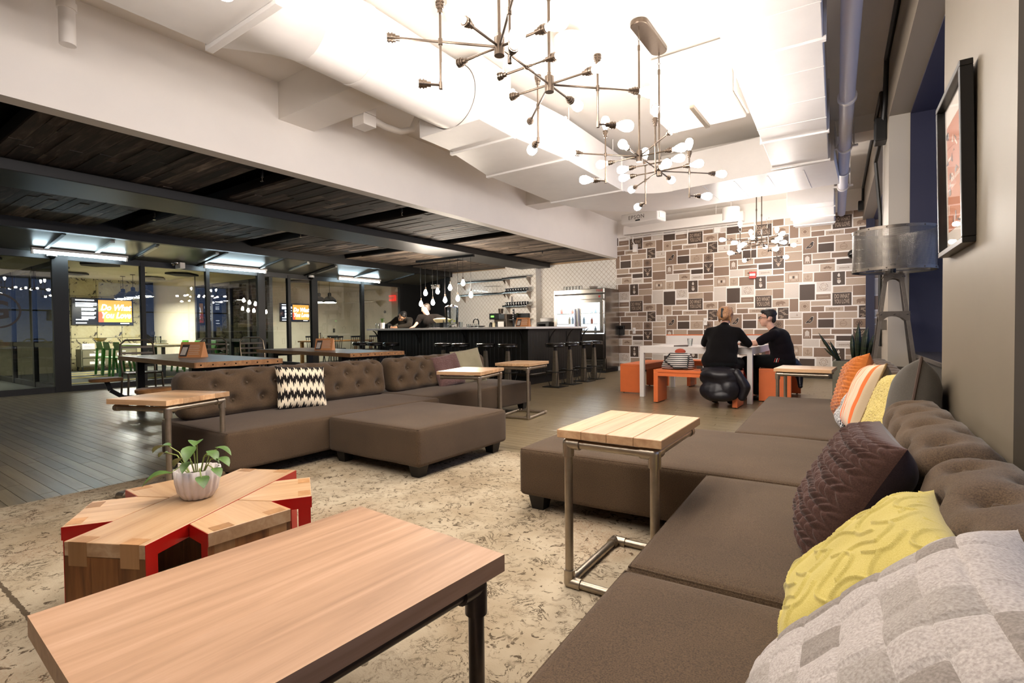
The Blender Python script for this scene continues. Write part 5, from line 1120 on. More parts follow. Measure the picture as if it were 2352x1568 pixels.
for k in range(4): tag(box(-.1,.1,-.14,.14,k*.04,k*.04+.03).build('paper_tray',M_white),'white paper tray stacked on the drawer cabinet','tray','paper trays on the drawer cabinet',(-17.75,4.9,.6))
t=thing('pitcher_tray','tray with glass pitcher on the pale meeting table','tray',(-14.6,5.45,.745)); MB().box(-.2,.2,-.15,.15,0,.02).build('tray',M_ltop,t); MB().lathe([(.06,.02),(.07,.2),(.066,.2),(.001,.025)],14).build('pitcher',M_clear,t,smooth=True)
for k in range(4): MB().lathe([(.03,.02),(.034,.1),(.032,.1),(.001,.024)],10,(-.15+.1*k,.1,0)).build('glass',M_clear,t)
# cream meeting room
M_amber=wood('amber_table','#8a5a2c','#a8743c','#c08c50',0,.4)
p0=onX(700,778,-14.2); t=thing('amber_meeting_table','amber wood table in the cream meeting room','table',(-13.9,10.2,0)); MB().box(-.45,.45,-1.1,1.1,.70,.74).build('tabletop',M_amber,t,bevel=.003)
for sx_ in (-.38,.38):
    for sy_ in (-1.0,1.0): MB().box(sx_-.04,sx_+.04,sy_-.04,sy_+.04,0,.70).build('leg',M_amber,t)
SC=thing('spindle_chair','','chair',(0,0,0),0,'black spindle chairs'); MB().box(-.2,.2,-.2,.2,.43,.455).build('seat',M_black,SC,bevel=.008)
for sx_ in (-1,1):
    for sy_ in (-1,1): MB().cyl((sx_*.2,sy_*.2,0.0005),(sx_*.16,sy_*.16,.43),.015,8).build('leg',M_black,SC)
for q in range(6): MB().cyl((-.17+q*.068,-.18,.455),(-.19+q*.076,-.24,.84),.009,6).build('spindle',M_black,SC)
MB().box(-.21,.21,-.255,-.225,.83,.88).build('top_rail',M_black,SC,bevel=.008)
f=True
for (x,y,r,lb) in ((-13.2,9.5,PI/2,'black spindle chair on the glass side of the amber table, by the wide post'),(-13.2,10.2,PI/2,'black spindle chair on the glass side of the amber table, middle'),(-13.2,10.9,PI/2,'black spindle chair on the glass side of the amber table, exit end'),(-14.6,9.9,-PI/2,'black spindle chair on the wall side of the amber table, screen end'),(-14.6,10.7,-PI/2,'black spindle chair on the wall side of the amber table, exit end')):
    if f: SC.location=(x,y,0); SC.rotation_euler=(0,0,r); SC['label']=lb; f=False
    else: dup(SC,(x,y,0),r,lb)
for k in range(7): tag(MB().lathe([(.03,0),(.036,.11),(.034,.11),(.001,.004)],10).build('meeting_glass',M_clear,smooth=True),'clear glass in the cluster on the amber table','glass','glasses on the amber table',(-13.8+.1*(k%2),9.6+.1*k,.74))
t=thing('glass_pitcher','clear pitcher at the end of the amber table','pitcher',(-13.75,9.42,.74)); MB().lathe([(.05,0),(.07,.05),(.06,.2),(.07,.24),(.066,.24),(.001,.01)],14).build('jug',M_clear,t,smooth=True); MB().tube([(0,.06,.2),(0,.12,.18),(0,.12,.08),(0,.065,.05)],.008,6).build('handle',M_clear,t)
# small house outlines printed on the cream wallpaper
m=MB()
def strip2(pts,w_,f):
    for a,b in zip(pts,pts[1:]):
        a=Vector(a);b=Vector(b); d=(b-a).normalized(); n_=Vector((-d.y,d.x))*w_; m.add([f(q) for q in (a+n_,b+n_,b-n_,a-n_)],[(0,1,2,3)])
r=random.Random(9)
for f_,L0,L1 in ((lambda q:(-15.448,q.x,q.y),7.0,12.2),(lambda q:(q.x,12.298,q.y),-15.3,-12.0)):
    x=L0
    while x<L1:
        for k in range(6):
            z=.25+k*.42+r.uniform(-.05,.05); xx=x+(.2 if k%2 else 0); kind=(k+int(x*3))%3
            if kind==0: strip2([(xx-.06,z),(xx-.06,z+.07),(xx-.09,z+.07),(xx,z+.13),(xx+.09,z+.07),(xx+.06,z+.07),(xx+.06,z)],.004,f_)
            elif kind==1: strip2([(xx-.04,z),(xx-.04,z+.16),(xx+.04,z+.16),(xx+.04,z),(xx-.04,z)],.003,f_)
            else: strip2([(xx-.02,z-.05),(xx,z+.12),(xx+.02,z-.05)],.003,f_)
        x+=.42
o=m.build('printed_outlines',P('taupe_print','#a89a84',.7),bpy.data.objects['wall_room_2'],norm=False); o['kind']='stuff'; o['label']='small taupe house and bottle outlines printed on cream paper'
for k,(px,py) in enumerate(((786,717),(884,716))): p=onY(px,py,12.29); tag(MB().cyl((0,0,0),(0,-.02,0),.05,14).build('wall_disc',P('dark_grey_plastic','#2a2a2a',.5)),'small dark round thermostat on the cream wallpaper','thermostat','dark wall discs',(p.x,12.297,p.z))
p=onX(790,757,-15.44); tag(box(0,.01,-.04,.04,-.07,.07).build('dark_switch',P('dark_grey_plastic','#2a2a2a',.5)),'dark switch plate low on the cream wallpaper','switch',None,(-15.449,11.2,1.05))
p=onX(353,765,-18.3); tag(box(0,.02,-.07,.07,-.05,.05).build('black_outlet',M_black),'black double outlet on the tin tile wall','outlet',None,(-18.33,p.y,p.z))
# ring signs on the glass
def ring_sign(label,p,r_,ch,mat):
    t=thing('ring_sign',label,'sign',p); m=MB(); n=40
    for i in range(n):
        a,b=2*PI*i/n,2*PI*(i+1)/n; m.add([(0,math.cos(a)*r_,math.sin(a)*r_),(0,math.cos(b)*r_,math.sin(b)*r_),(0,math.cos(b)*r_*.9,math.sin(b)*r_*.9),(0,math.cos(a)*r_*.9,math.sin(a)*r_*.9)],[(0,1,2,3)])
    m.build('ring',mat,t,norm=False); vs_,fs_=text2d(ch,size=1,bold=.03); MB().add([(0,x*r_*1.4,y*r_*1.4) for x,y in vs_],fs_).build('letter',mat,t,norm=False)
M_dec=P('brown_decal','#3a2e24',.5)
p=onX(-6,713,XG+.01); ring_sign('brown ring sign with letter G on the end meeting room glass',(XG+.0075,p.y,p.z),.29,'G',M_dec); p=onX(461,734,XG+.01); ring_sign('dark ring sign with letter H on the meeting room glass',(XG+.0075,p.y,p.z),.09,'H',M_dec)
# ================================================================ PRINTED WALLPAPER ON THE FAR WALL
Yw=WALLY-.0015
def r4(x,y): return (1400+x/7.84,480+y/7.84)
C_={'d':'#4a3b31','b':'#876f5d','t':'#b29d89','l':'#cdc2b6','k':'#2d241e'}
tiles=[(365,590,548,735,'d','DWYL'),(285,497,760,822,'t','HUSTLE'),(508,658,735,803,'b',0),(605,752,425,570,'b',0),(605,825,590,705,'t','bear'),(770,960,330,555,'l',0),(972,1178,330,575,'d',0),(1195,1393,465,550,'b','we'),
(1127,1395,580,650,'t',0),(972,1115,590,750,'t','sun'),(837,955,562,762,'b',0),(1130,1305,663,740,'b',0),(677,823,712,888,'d','dash'),(838,1003,775,868,'l','boat'),(400,658,825,915,'t',0),(1225,1435,745,838,'b',0),(1018,1208,768,1005,'b','pigeon'),(1225,1435,855,985,'d',0),
(400,595,925,1055,'t','apple'),(612,757,910,1040,'b','atom'),(775,1003,893,975,'t',0),(775,1005,985,1120,'t',0),(612,760,1053,1232,'d','deer'),(357,595,1080,1150,'b',0),(1148,1388,1008,1095,'t',0),(1022,1133,1020,1175,'b','tower'),(1148,1447,1110,1165,'b','wood'),(415,597,1172,1245,'d',0),
(775,1008,1135,1280,'b',0),(1022,1240,1185,1295,'l',0),(1252,1450,1172,1285,'t','car'),(415,597,1262,1338,'l','we'),(612,760,1250,1325,'b',0),(775,1010,1295,1460,'t','train'),(1022,1152,1312,1445,'t','anchor'),(1170,1400,1302,1445,'b',0),(370,515,1358,1550,'d','torch'),(527,760,1350,1440,'b',0),(527,765,1450,1550,'t',0),(1205,1400,1452,1600,'l','seal'),(376,604,1568,1658,'t','wood')]
A=onY(1447.4,715.6,Yw); B=onY(1581.2,711.6,Yw); Dd=onY(1912,703,Yw); PH=(Dd.x-A.x)/3; At=onY(1446.6,573.75,Yw); PV=At.z-A.z
cell=[]
for l,r_,tp,bt,c,ic in tiles:
    a=onY(*r4(l,(tp+bt)/2),Yw).x; b=onY(*r4(r_,(tp+bt)/2-(r_-l)*.06),Yw).x; z1=onY(*r4(l,tp),Yw).z; z0=onY(*r4(l,bt),Yw).z; cell.append((a,b,z0,z1,c,ic))
WX0,WX1,WZ0,WZ1=-5.075,.55,.105,3.2
cols=['d','b','t','l','k']; wm=[P('wallpaper_'+k,v,.55,noise=.06,nscale=60) for k,v in C_.items()]; wm=[_M['wallpaper_'+k] for k in cols]
wf=bpy.data.objects['wall_far']; W_=MB(); I_=MB()
def clipr(a,b,c,d):
    a,b,c,d=max(a,WX0),min(b,WX1),max(c,WZ0),min(d,WZ1); return (a,b,c,d) if b-a>.003 and d-c>.003 else None
def ipoly(pts,cx,cz,s,ci,y=None,sx=1):
    pts=[(cx+p[0]*s*sx,cz+p[1]*s) for p in pts]
    if any(p[0]<WX0 or p[0]>WX1 or p[1]<WZ0 or p[1]>WZ1 for p in pts): return
    I_.cur=ci; I_.add([(p[0],(y or Yw-.0012),p[1]) for p in pts],[tuple(range(len(pts)))])
def iring(cx,cz,r_,w_,ci,sx=1,sz=1,n=20,a0=0,a1=2*PI):
    for i in range(n):
        a,b=a0+(a1-a0)*i/n,a0+(a1-a0)*(i+1)/n; ipoly([(math.cos(a)*r_*sx,math.sin(a)*r_*sz),(math.cos(b)*r_*sx,math.sin(b)*r_*sz),(math.cos(b)*(r_-w_)*sx,math.sin(b)*(r_-w_)*sz),(math.cos(a)*(r_-w_)*sx,math.sin(a)*(r_-w_)*sz)],cx,cz,1,ci)
def iline(p,q,w_,cx,cz,s,ci):
    p=Vector(p);q=Vector(q);d=(q-p).normalized();n_=Vector((-d.y,d.x))*w_/2; ipoly([p+n_,q+n_,q-n_,p-n_],cx,cz,s,ci)
def itext(t_,cx,cz,h,ci,sx=1,bold=.0,maxw=None,lsp=.85):
    vs_,fs_=text2d(t_,size=1,bold=bold,lsp=lsp); w_=max(v[0] for v in vs_)-min(v[0] for v in vs_); k=h
    if maxw: sx=min(sx,maxw/(w_*k))
    pts=[(cx+v[0]*k*sx,cz+v[1]*k) for v in vs_]
    if any(p[0]<WX0 or p[0]>WX1 or p[1]<WZ0 or p[1]>WZ1 for p in pts): return
    I_.cur=ci; I_.add([(p[0],Yw-.0012,p[1]) for p in pts],fs_)
D_,Br,T_,L_,K_=0,1,2,3,4
BEAR=[(-.5,-.05),(-.44,.12),(-.3,.2),(-.1,.2),(.1,.26),(.28,.2),(.42,.12),(.5,.0),(.46,-.06),(.34,-.04),(.26,-.1),(.28,-.26),(.18,-.26),(.14,-.1),(-.1,-.1),(-.14,-.26),(-.26,-.26),(-.28,-.12),(-.38,-.26),(-.5,-.26),(-.42,-.14)]
BIRD=[(-.5,-.36),(-.3,-.1),(-.05,.1),(.1,.34),(.2,.46),(.34,.46),(.42,.36),(.36,.24),(.34,.0),(.2,-.2),(.05,-.3),(.02,-.42),(-.1,-.3),(-.3,-.36)]
DEERH=[(-.1,-.45),(-.2,-.1),(-.4,.02),(-.36,.1),(-.16,.06),(-.1,.16),(.1,.16),(.16,.06),(.36,.1),(.4,.02),(.2,-.1),(.1,-.45)]
CAR=[(-.5,-.1),(-.46,.02),(-.28,.06),(-.16,.2),(.14,.2),(.28,.06),(.46,.0),(.5,-.1)]
for i in range(-1,5):
    for j in range(-2,3):
        for (a,b,z0,z1,c,ic) in cell:
            q=clipr(a+i*PH,b+i*PH,z0+j*PV,z1+j*PV)
            if not q: continue
            W_.cur=cols.index(c); W_.add([(q[0],Yw,q[2]),(q[1],Yw,q[2]),(q[1],Yw,q[3]),(q[0],Yw,q[3])],[(0,1,2,3)])
            if not ic: continue
            cx,cz=(a+b)/2+i*PH,(z0+z1)/2+j*PV; w_,h=b-a,z1-z0; s=min(w_,h)
            if ic=='DWYL': itext('DO WHAT\nYOU LOVE',cx,cz,h*.47,T_,1,.012,w_*.80)
            elif ic=='HUSTLE': itext('HUSTLE',cx,cz,h*.62,Br,1,.03,w_*.8); [iline((-.46*w_,sg*.4*h),(.46*w_,sg*.4*h),.004,cx,cz,1,L_) for sg in (-1,1)]
            elif ic=='we': itext('wework',cx,cz,h*.5,T_ if c=='b' else Br,1,.01,w_*.8)
            elif ic=='bear': ipoly(BEAR,cx,cz,w_*.62,Br)
            elif ic=='sun':
                iring(cx,cz,s*.17,s*.17,Br)
                for k in range(12): d=Vector((math.cos(k*PI/6),math.sin(k*PI/6))); iline(d*.27,d*.36,.05,cx,cz,s,Br)
            elif ic=='dash':
                r=random.Random(4)
                for k in range(9): x0=r.uniform(-.45,.1); zz_=-.42+k*.1; iline((x0*w_,zz_*h),((x0+r.uniform(.25,.45))*w_,zz_*h),h*.05,cx,cz,1,T_)
            elif ic=='boat': ipoly([(0,-.1),(0,.35),(-.14,-.1)],cx+.1*w_,cz,h,T_); ipoly([(.03,-.1),(.03,.35),(.14,-.1)],cx+.1*w_,cz,h,Br); iline((-.4*w_,-.36*h),(.4*w_,-.36*h),.012,cx,cz,1,T_)
            elif ic=='pigeon': ipoly([(p[0]*1.12,p[1]*1.12) for p in BIRD],cx,cz,h*.5,L_); ipoly(BIRD,cx,cz,h*.5,K_,Yw-.0018); ipoly([(-.2,-.1),(.1,.1),(.2,-.05),(0,-.2)],cx,cz,h*.5,Br,Yw-.0022)
            elif ic=='apple': iring(cx,cz-.04*h,h*.33,.006,Br,1.05,.95); itext('NYC',cx,cz-.04*h,h*.26,Br,1,.01); iline((0,.3*h),(.08*h,.42*h),.012,cx,cz,1,Br)
            elif ic=='atom':
                for k in range(6): iring(cx+.2*s*math.cos(k*PI/3),cz+.2*s*math.sin(k*PI/3),s*.15,.007,D_,n=12)
                iring(cx,cz,s*.08,.007,D_,n=10)
            elif ic=='deer':
                ipoly(DEERH,cx,cz-.12*h,h*.5,T_)
                for sg in (-1,1):
                    P_=[(.06*sg,0.02),(.24*sg,.14),(.34*sg,.34)]
                    for u_,v_ in zip(P_,P_[1:]): iline(u_,v_,.045,cx,cz,h,T_)
                    iline((.2*sg,.11),(.12*sg,.32),.035,cx,cz,h,T_); iline((.27*sg,.2),(.2*sg,.36),.03,cx,cz,h,T_)
            elif ic=='tower': ipoly([(-.24,-.2),(-.24,.2),(0,.36),(.24,.2),(.24,-.2)],cx,cz,h,L_,sx=.8); [iline((sg*.17,-.2),(sg*.2,-.36),.05,cx,cz,h,L_) for sg in (-1,1)]; iline((0,-.2),(0,-.36),.05,cx,cz,h,L_)
            elif ic=='wood':
                for k in range(4): iline((-.45*w_,(-.3+.2*k)*h),((.1+.1*k)*w_,(-.3+.2*k+.06)*h),.005,cx,cz,1,D_ if c=='b' else Br)
            elif ic=='car': ipoly(CAR,cx,cz,w_*.6,Br); [iring(cx+sg*.28*w_*.6,cz-.1*w_*.6,.09*w_*.6,.09*w_*.6,Br,n=10) for sg in (-1,1)]; ipoly([(-.12,.07),(-.06,.16),(.02,.16),(.02,.07)],cx,cz,w_*.6,T_,Yw-.0018)
            elif ic=='train':
                for sg in (-1,1): iline((sg*.4*h,-.4*h),(sg*.4*h,.3*h),.008,cx,cz,1,Br)
                iline((-.4*h,.3*h),(.4*h,.3*h),.008,cx,cz,1,Br); iline((-.34*h,.42*h),(.34*h,.42*h),.008,cx,cz,1,Br); iline((-.4*h,-.4*h),(.4*h,-.4*h),.008,cx,cz,1,Br)
                ipoly([(-.08,-.12),(.08,-.12),(.08,.12),(-.08,.12)],cx,cz,h,D_)
                for sg in (-1,1): ipoly([(-.1,-.12),(.1,-.12),(.1,.12),(-.1,.12)],cx+sg*.25*h,cz,h,L_); iring(cx+sg*.25*h,cz-.3*h,.05*h,.006,Br,n=8)
            elif ic=='anchor':
                iline((0,-.3),(0,.2),.04,cx,cz,s,Br); iring(cx,cz+.26*s,.07*s,.02*s,Br,n=10); iline((-.16,.12),(.16,.12),.04,cx,cz,s,Br); iring(cx,cz-.05*s,.28*s,.04*s,Br,n=12,a0=PI,a1=2*PI)
            elif ic=='torch':
                ipoly([(0,.1),(-.09,.2),(-.05,.32),(.02,.42),(.09,.24),(.07,.14)],cx,cz,h,L_); ipoly([(-.12,.02),(.12,.02),(.06,-.08),(-.06,-.08)],cx,cz,h,T_); ipoly([(-.1,-.12),(.12,-.12),(.14,-.28),(.02,-.4),(-.1,-.3)],cx,cz,h,L_); iline((-.1,-.2),(.1,-.2),.02,cx,cz,h,D_)
            elif ic=='seal':
                iring(cx,cz,s*.23,s*.05,T_,n=24)
                for k in range(20):
                    if k%5==4: continue
                    a_=k*2*PI/20; d=Vector((math.cos(a_),math.sin(a_))); tt=Vector((-d.y,d.x)); iline(d*.36-tt*.03,d*.36+tt*.03,.08,cx,cz,s,Br)
W_.build('wallpaper',wm,wf,label='patchwork wallpaper of brown and grey rectangles with white gaps',norm=False); o=I_.build('wallpaper_print',wm,wf,norm=False); o['kind']='stuff'; o['label']='printed words and icons on the patchwork wallpaper'
# ================================================================ WHITE TABLE GROUP
M_or=P('orange_laminate','#df7440',.35,noise=.04,nscale=10); M_wl=P('white_laminate','#e4dfda',.3)
t=thing('white_table','white square work table with a low orange edged screen','table',(-2.05,8.1,0)); a,b=.77,.75
MB().box(-a,a,-b,b,.725,.75).build('tabletop',M_wl,t,bevel=.003); MB().box(-a,a,-b,-b+.03,.655,.725).box(-a,a,b-.03,b,.655,.725).box(-a,-a+.03,-b+.03,b-.03,.655,.725).box(a-.03,a,-b+.03,b-.03,.655,.725).build('apron',M_wl,t)
for sx_ in (-1,1):
    for sy_ in (-1,1): MB().box(sx_*(a-.03)-.032,sx_*(a-.03)+.032,sy_*(b-.03)-.032,sy_*(b-.03)+.032,.0005,.7255).build('leg',M_wl,t,bevel=.003)
d=MB().box(-.74,.74,.40,.425,.75,.895).build('privacy_screen',M_wl,t); MB().box(-.745,.745,.395,.43,.895,.91).build('orange_trim',M_or,d)
def bench(label,x0,x1,y0,y1,z=.455,along='x'):
    t=thing('orange_bench',label,'bench',((x0+x1)/2,(y0+y1)/2,0),0,'orange benches round the white table'); a,b=(x1-x0)/2,(y1-y0)/2
    MB().box(-a,a,-b,b,z-.035,z).build('seat',M_or,t,bevel=.003); MB().box(-a+.008,a-.008,-b+.008,b-.008,z-.085,z-.037).build('seat_frame',M_or,t)
    for s_ in (-1,1):
        if along=='x': MB().box(s_*(a-.03)-.03,s_*(a-.03)+.03,-b,b,.012,z-.035).build('end_panel',M_or,t,bevel=.003)
        else: MB().box(-a,a,s_*(b-.03)-.03,s_*(b-.03)+.03,.012,z-.035).build('end_panel',M_or,t,bevel=.003)
        for q in (-1,1): MB().cyl(((s_*(a-.03) if along=='x' else q*(a-.05)),(q*(b-.05) if along=='x' else s_*(b-.03)),0.0005),((s_*(a-.03) if along=='x' else q*(a-.05)),(q*(b-.05) if along=='x' else s_*(b-.03)),.012),.012,8).build('foot',M_black,t)
bench('orange bench end-on beside the fridge side of the white table',-3.27,-2.88,7.68,8.9,along='y'); bench('orange bench with the striped tote and the seated woman',-2.43,-1.36,6.84,7.22); bench('orange bench the man in the dark T-shirt sits on',-1.25,-.86,7.66,8.85,along='y'); bench('orange bench on the wall side of the white table',-2.6,-1.5,8.98,9.36)
t=thing('round_low_table','black round table with wire legs behind the white table','table',(-2.15,9.95,0)); MB().lathe([(.001,.44),(.36,.44),(.36,.46),(.001,.46)],28).build('top',M_black,t)
for k in range(3):
    a_=k*2*PI/3+.3; c,s_=math.cos(a_),math.sin(a_); MB().tube([(.25*c-.12*s_,.25*s_+.12*c,.44),(.38*c-.1*s_,.38*s_+.1*c,.006),(.38*c+.1*s_,.38*s_-.1*c,.006),(.25*c+.12*s_,.25*s_-.12*c,.44)],.006,6).build('wire_leg',M_blacksteel,t)
tag(MB().prism([(-.18,-.1),(.18,-.13),(.2,.1),(-.15,.12)],.44,.455).add([],[]).build('red_stool_top',P('red_plastic','#d02a1e',.4)) if False else MB().lathe([(.14,0.0005),(.16,.02),(.17,.36),(.19,.40),(.001,.41)],20).build('red_stool',P('red_plastic','#d02a1e',.4),smooth=True),'red stool tucked under the white table by the man','stool',None,(-1.5,8.35,0))
# things on the table
def disposable(name,label,cat,prof,p,mat): return tag(MB().lathe(prof,16).build(name,mat,smooth=True),label,cat,None,p)
p=onZ(1585,794,.75); disposable('plastic_cup','clear plastic cup standing on the white table','cup',[(.028,0),(.04,.105),(.042,.108),(.038,.105),(.026,.003),(.001,.003)],(p.x,p.y,.75),M_clear)
t=thing('water_bottle','clear plastic water bottle beside the man on the white table','bottle',(-1.52,8.0,.75)); MB().lathe([(.034,0),(.037,.01),(.037,.15),(.03,.18),(.014,.2),(.014,.215),(.001,.215)],16).build('bottle',M_clear,t,smooth=True); MB().cyl((0,0,.215),(0,0,.232),.016,12).build('cap',M_white,t); MB().lathe([(.0375,.06),(.0375,.11)],16).build('label_band',P('pale_blue_label','#b9c6da',.5),t)
p=onZ(1547,795,.75); t=thing('magazine','open magazine lying on the white table','magazine',(p.x,p.y,.75),.3); MB().box(-.2,-.005,-.13,.13,.0005,.008).build('page_block',M_white,t); MB().hexa([(.005,-.13,.0005),(.2,-.12,.0005),(.2,.12,.0005),(.005,.13,.0005),(.005,-.13,.012),(.2,-.12,.02),(.2,.12,.02),(.005,.13,.012)]).build('page_block',P('dark_photo_page','#4a3a34',.4),t)
# striped tote
t=thing('tote_bag','black and white striped tote with red scarf on the orange bench','bag',(-2.16,7.05,.455),.15)
m,nt,b_=nodes('tote_stripes'); sp_=N(nt,'ShaderNodeSeparateXYZ'); nt.links.new(coord(nt,scale=(1,1,38)),sp_.inputs[0]); fr_=N(nt,'ShaderNodeMath',operation='FRACT'); nt.links.new(sp_.outputs[2],fr_.inputs[0]); rp=ramp(nt,fr_.outputs[0],[(0,'#161313'),(.5,'#d8d2cc')]); rp.color_ramp.interpolation='CONSTANT'; nt.links.new(rp.outputs[0],b_.inputs['Base Color'])
def ell(rx,ry,z,sk=0,n=24): return [(sk+rx*math.cos(2*PI*i/n)*(1+.05*math.sin(3*i)),ry*math.sin(2*PI*i/n),z) for i in range(n)]
MB().loft([ell(.20,.10,0),ell(.215,.12,.03),ell(.20,.115,.10,.01),ell(.16,.09,.17,.02),ell(.12,.07,.225,.02)]).build('bag_body',m,t,smooth='all'); MB().tube([(-.1,-.06,.21),(-.16,-.12,.12),(-.02,-.16,.02),(.14,-.14,.03),(.15,-.08,.18)],.011,8).build('strap',M_black,t,smooth=True)
MB().sphere((.03,0,.24),.06,12,8,(1.2,.9,.7)).build('scarf',P('rust_red_scarf','#a8452c',.8,bmp=.8,nscale=30),t,smooth=True)
# ---- remeshed organic figures
def organic(name,prims,vox,mat,parent,smooth=8,disp=0,dscale=8,label=None):
    m=MB()
    for p in prims:
        if p[0]=='c':
            a,b_,r1,r2=Vector(p[1]),Vector(p[2]),p[3],p[4]; n=10
            m.cyl(a,b_,r1,n,r2); m.sphere(a,r1,n,7); m.sphere(b_,r2,n,7)
        else:
            o=len(m.v); m.sphere((0,0,0),1,14,10); R_=p[3] if len(p)>3 else Matrix.Identity(3)
            for i in range(o,len(m.v)): v=Vector(m.v[i]); v=Vector((v.x*p[2][0],v.y*p[2][1],v.z*p[2][2])); m.v[i]=tuple(R_@v+Vector(p[1]))
    me=m.mesh('tmp',mat,norm=True); ob=bpy.data.objects.new('tmp',me); COL.objects.link(ob)
    r_=ob.modifiers.new('r','REMESH'); r_.mode='VOXEL'; r_.voxel_size=vox; r_.use_smooth_shade=True
    s_=ob.modifiers.new('s','SMOOTH'); s_.factor=.5; s_.iterations=smooth
    dg=bpy.context.evaluated_depsgraph_get(); me2=bpy.data.meshes.new_from_object(ob.evaluated_get(dg)); bpy.data.objects.remove(ob); bpy.data.meshes.remove(me)
    if disp:
        for v in me2.vertices: v.co+=v.normal*disp*mnoise.noise(v.co*dscale)
    me2.materials.clear(); me2.materials.append(mat); me2.polygons.foreach_set('use_smooth',[True]*len(me2.polygons)); me2.name=name
    return link(name,me2,parent,label)
def rot(ax,deg): return Matrix.Rotation(math.radians(deg),3,ax)
M_skin=P('skin','#d8a892',.5,noise=.05,nscale=30,spec=.35); M_skin2=P('skin_olive','#b98a68',.5,noise=.05,nscale=30,spec=.35)
M_blk=fabric('black_knit','#0d0b0c','#141112',300,.3,sheen=.03); M_plum=fabric('dark_plum_cotton','#120d12','#191319',300,.2,sheen=.03); M_trs=fabric('black_trousers','#0c0d0e','#131415',300,.2,sheen=.03); M_hood=fabric('dark_olive_fleece','#211d18','#2d2821',300,.3,sheen=.05); M_tee=fabric('black_tee','#120e0c','#1a1512',300,.2,sheen=.03)
def hand(p,d,up,k=1.0,curl=.5):
    """palm + five fingers, d points to the fingertips, up is the back of the hand"""
    p=Vector(p); d=Vector(d).normalized(); up=Vector(up).normalized(); s_=d.cross(up).normalized(); up=s_.cross(d); out=[('c',p,p+d*.05*k,.022*k,.024*k),('c',p+d*.03*k+s_*.02*k,p+d*.07*k+s_*.022*k,.013*k,.012*k),('c',p+d*.03*k-s_*.02*k,p+d*.07*k-s_*.022*k,.013*k,.012*k)]
    for i,L_ in enumerate((.062,.072,.068,.052)):
        o=p+d*.07*k+s_*(.03-.02*i)*k; m_=o+d*L_*.5*k-up*L_*.12*curl*k; e=m_+(d*(1-curl*.6)-up*curl).normalized()*L_*.5*k; out+=[('c',o,m_,.0095*k,.009*k),('c',m_,e,.009*k,.0075*k)]
    o=p+d*.02*k+s_*.03*k; m_=o+(d*.5+s_*.6).normalized()*.035*k; out+=[('c',o,m_,.013*k,.011*k),('c',m_,m_+d*.03*k,.011*k,.008*k)]; return out
def head(c,f,k=1.0,up=(0,0,1)):
    """c centre, f facing direction; returns prims and frame"""
    c=Vector(c); f=Vector(f).normalized(); up=Vector(up); up=(up-f*up.dot(f)).normalized(); s_=f.cross(up); R_=Matrix((s_,f,up)).transposed()
    q=lambda x,y,z:c+R_@Vector((x*k,y*k,z*k))
    pr=[('e',q(0,-.01,.025),(.074*k,.092*k,.085*k),R_),('e',q(0,.03,-.035),(.058*k,.062*k,.075*k),R_),('e',q(0,.055,-.085),(.03*k,.03*k,.025*k),R_),('c',q(0,.085,.02),q(0,.108,-.022),.010*k,.014*k),('e',q(.074,-.015,-.005),(.012*k,.022*k,.032*k),R_),('e',q(-.074,-.015,-.005),(.012*k,.022*k,.032*k),R_),('e',q(0,.082,-.058),(.024*k,.015*k,.012*k),R_),('c',q(-.035,.08,.038),q(.035,.08,.038),.014*k,.014*k)]
    return pr,q,R_
def face(q,k,parent,glasses=True,lip='#9c5f52'):
    for s_ in (-1,1):
        MB().sphere(q(s_*.031,.079,.012),.0115*k,10,7).build('eye',P('eye_white','#d8d0c8',.25),parent,smooth=True); MB().sphere(q(s_*.031,.0875,.012),.0058*k,8,6).build('iris',P('dark_iris','#1c120c',.2),parent,smooth=True)
        MB().cyl(q(s_*.015,.092,.034),q(s_*.05,.083,.036),.004*k,6).build('eyebrow',P('dark_hair','#15100d',.7),parent)
    MB().cyl(q(-.022,.092,-.058),q(.022,.092,-.058),.0045*k,8).build('lips',P('lips',lip,.5),parent,smooth=True)
    if glasses:
        g=MB()
        for s_ in (-1,1):
            g.tube([q(s_*.033+.024*math.cos(a),.105,.012+.017*math.sin(a)) for a in [2*PI*i/14 for i in range(14)]],.0028*k,5,close=True); g.cyl(q(s_*.057,.104,.016),q(s_*.078,-.01,.012),.0026*k,5)
        g.cyl(q(-.01,.107,.014),q(.01,.107,.014),.0028*k,5); g.build('glasses',M_black,parent)
# seated woman, seen from behind
t=thing('person','person in black sweater seated with back turned, hair pinned up','person',(-1.62,7.03,.455)); O=Vector(t.location)
def T(*p): return Vector(p)-O
hd,q,R_=head(T(-1.575,7.20,1.165),(.15,1,-.12),1.0)
legs=[]
for s_ in (-1,1): legs+=[('c',T(-1.62+s_*.11,7.05,.545),T(-1.62+s_*.15,7.46,.53),.095,.07),('c',T(-1.62+s_*.15,7.46,.53),T(-1.62+s_*.10,7.22,.12),.062,.045),('c',T(-1.62+s_*.10,7.22,.10),T(-1.62+s_*.1,7.34,.045),.04,.035)]
arms=[];slv=[]
for s_ in (-1,1):
    sh,el,wr=T(-1.59+s_*.175,7.12,.965),T(-1.585+s_*.28,7.25,.80),T(-1.55+s_*.10,7.52,.79)
    arms+=[('c',sh,el,.05,.042),('c',el,wr,.04,.028)]+hand(wr,(-s_*.7,.5,0),(0,0,1),.9,.4); slv+=[('c',sh,el,.064,.054),('c',el,el+(wr-el)*.85,.052,.038)]
torso=[('e',T(-1.62,7.06,.60),(.215,.17,.15)),('e',T(-1.60,7.09,.75),(.19,.135,.16)),('e',T(-1.59,7.12,.90),(.185,.12,.14)),('c',T(-1.72,7.12,.965),T(-1.46,7.12,.965),.055,.055),('c',T(-1.585,7.14,1.0),T(-1.578,7.18,1.09),.052,.048)]
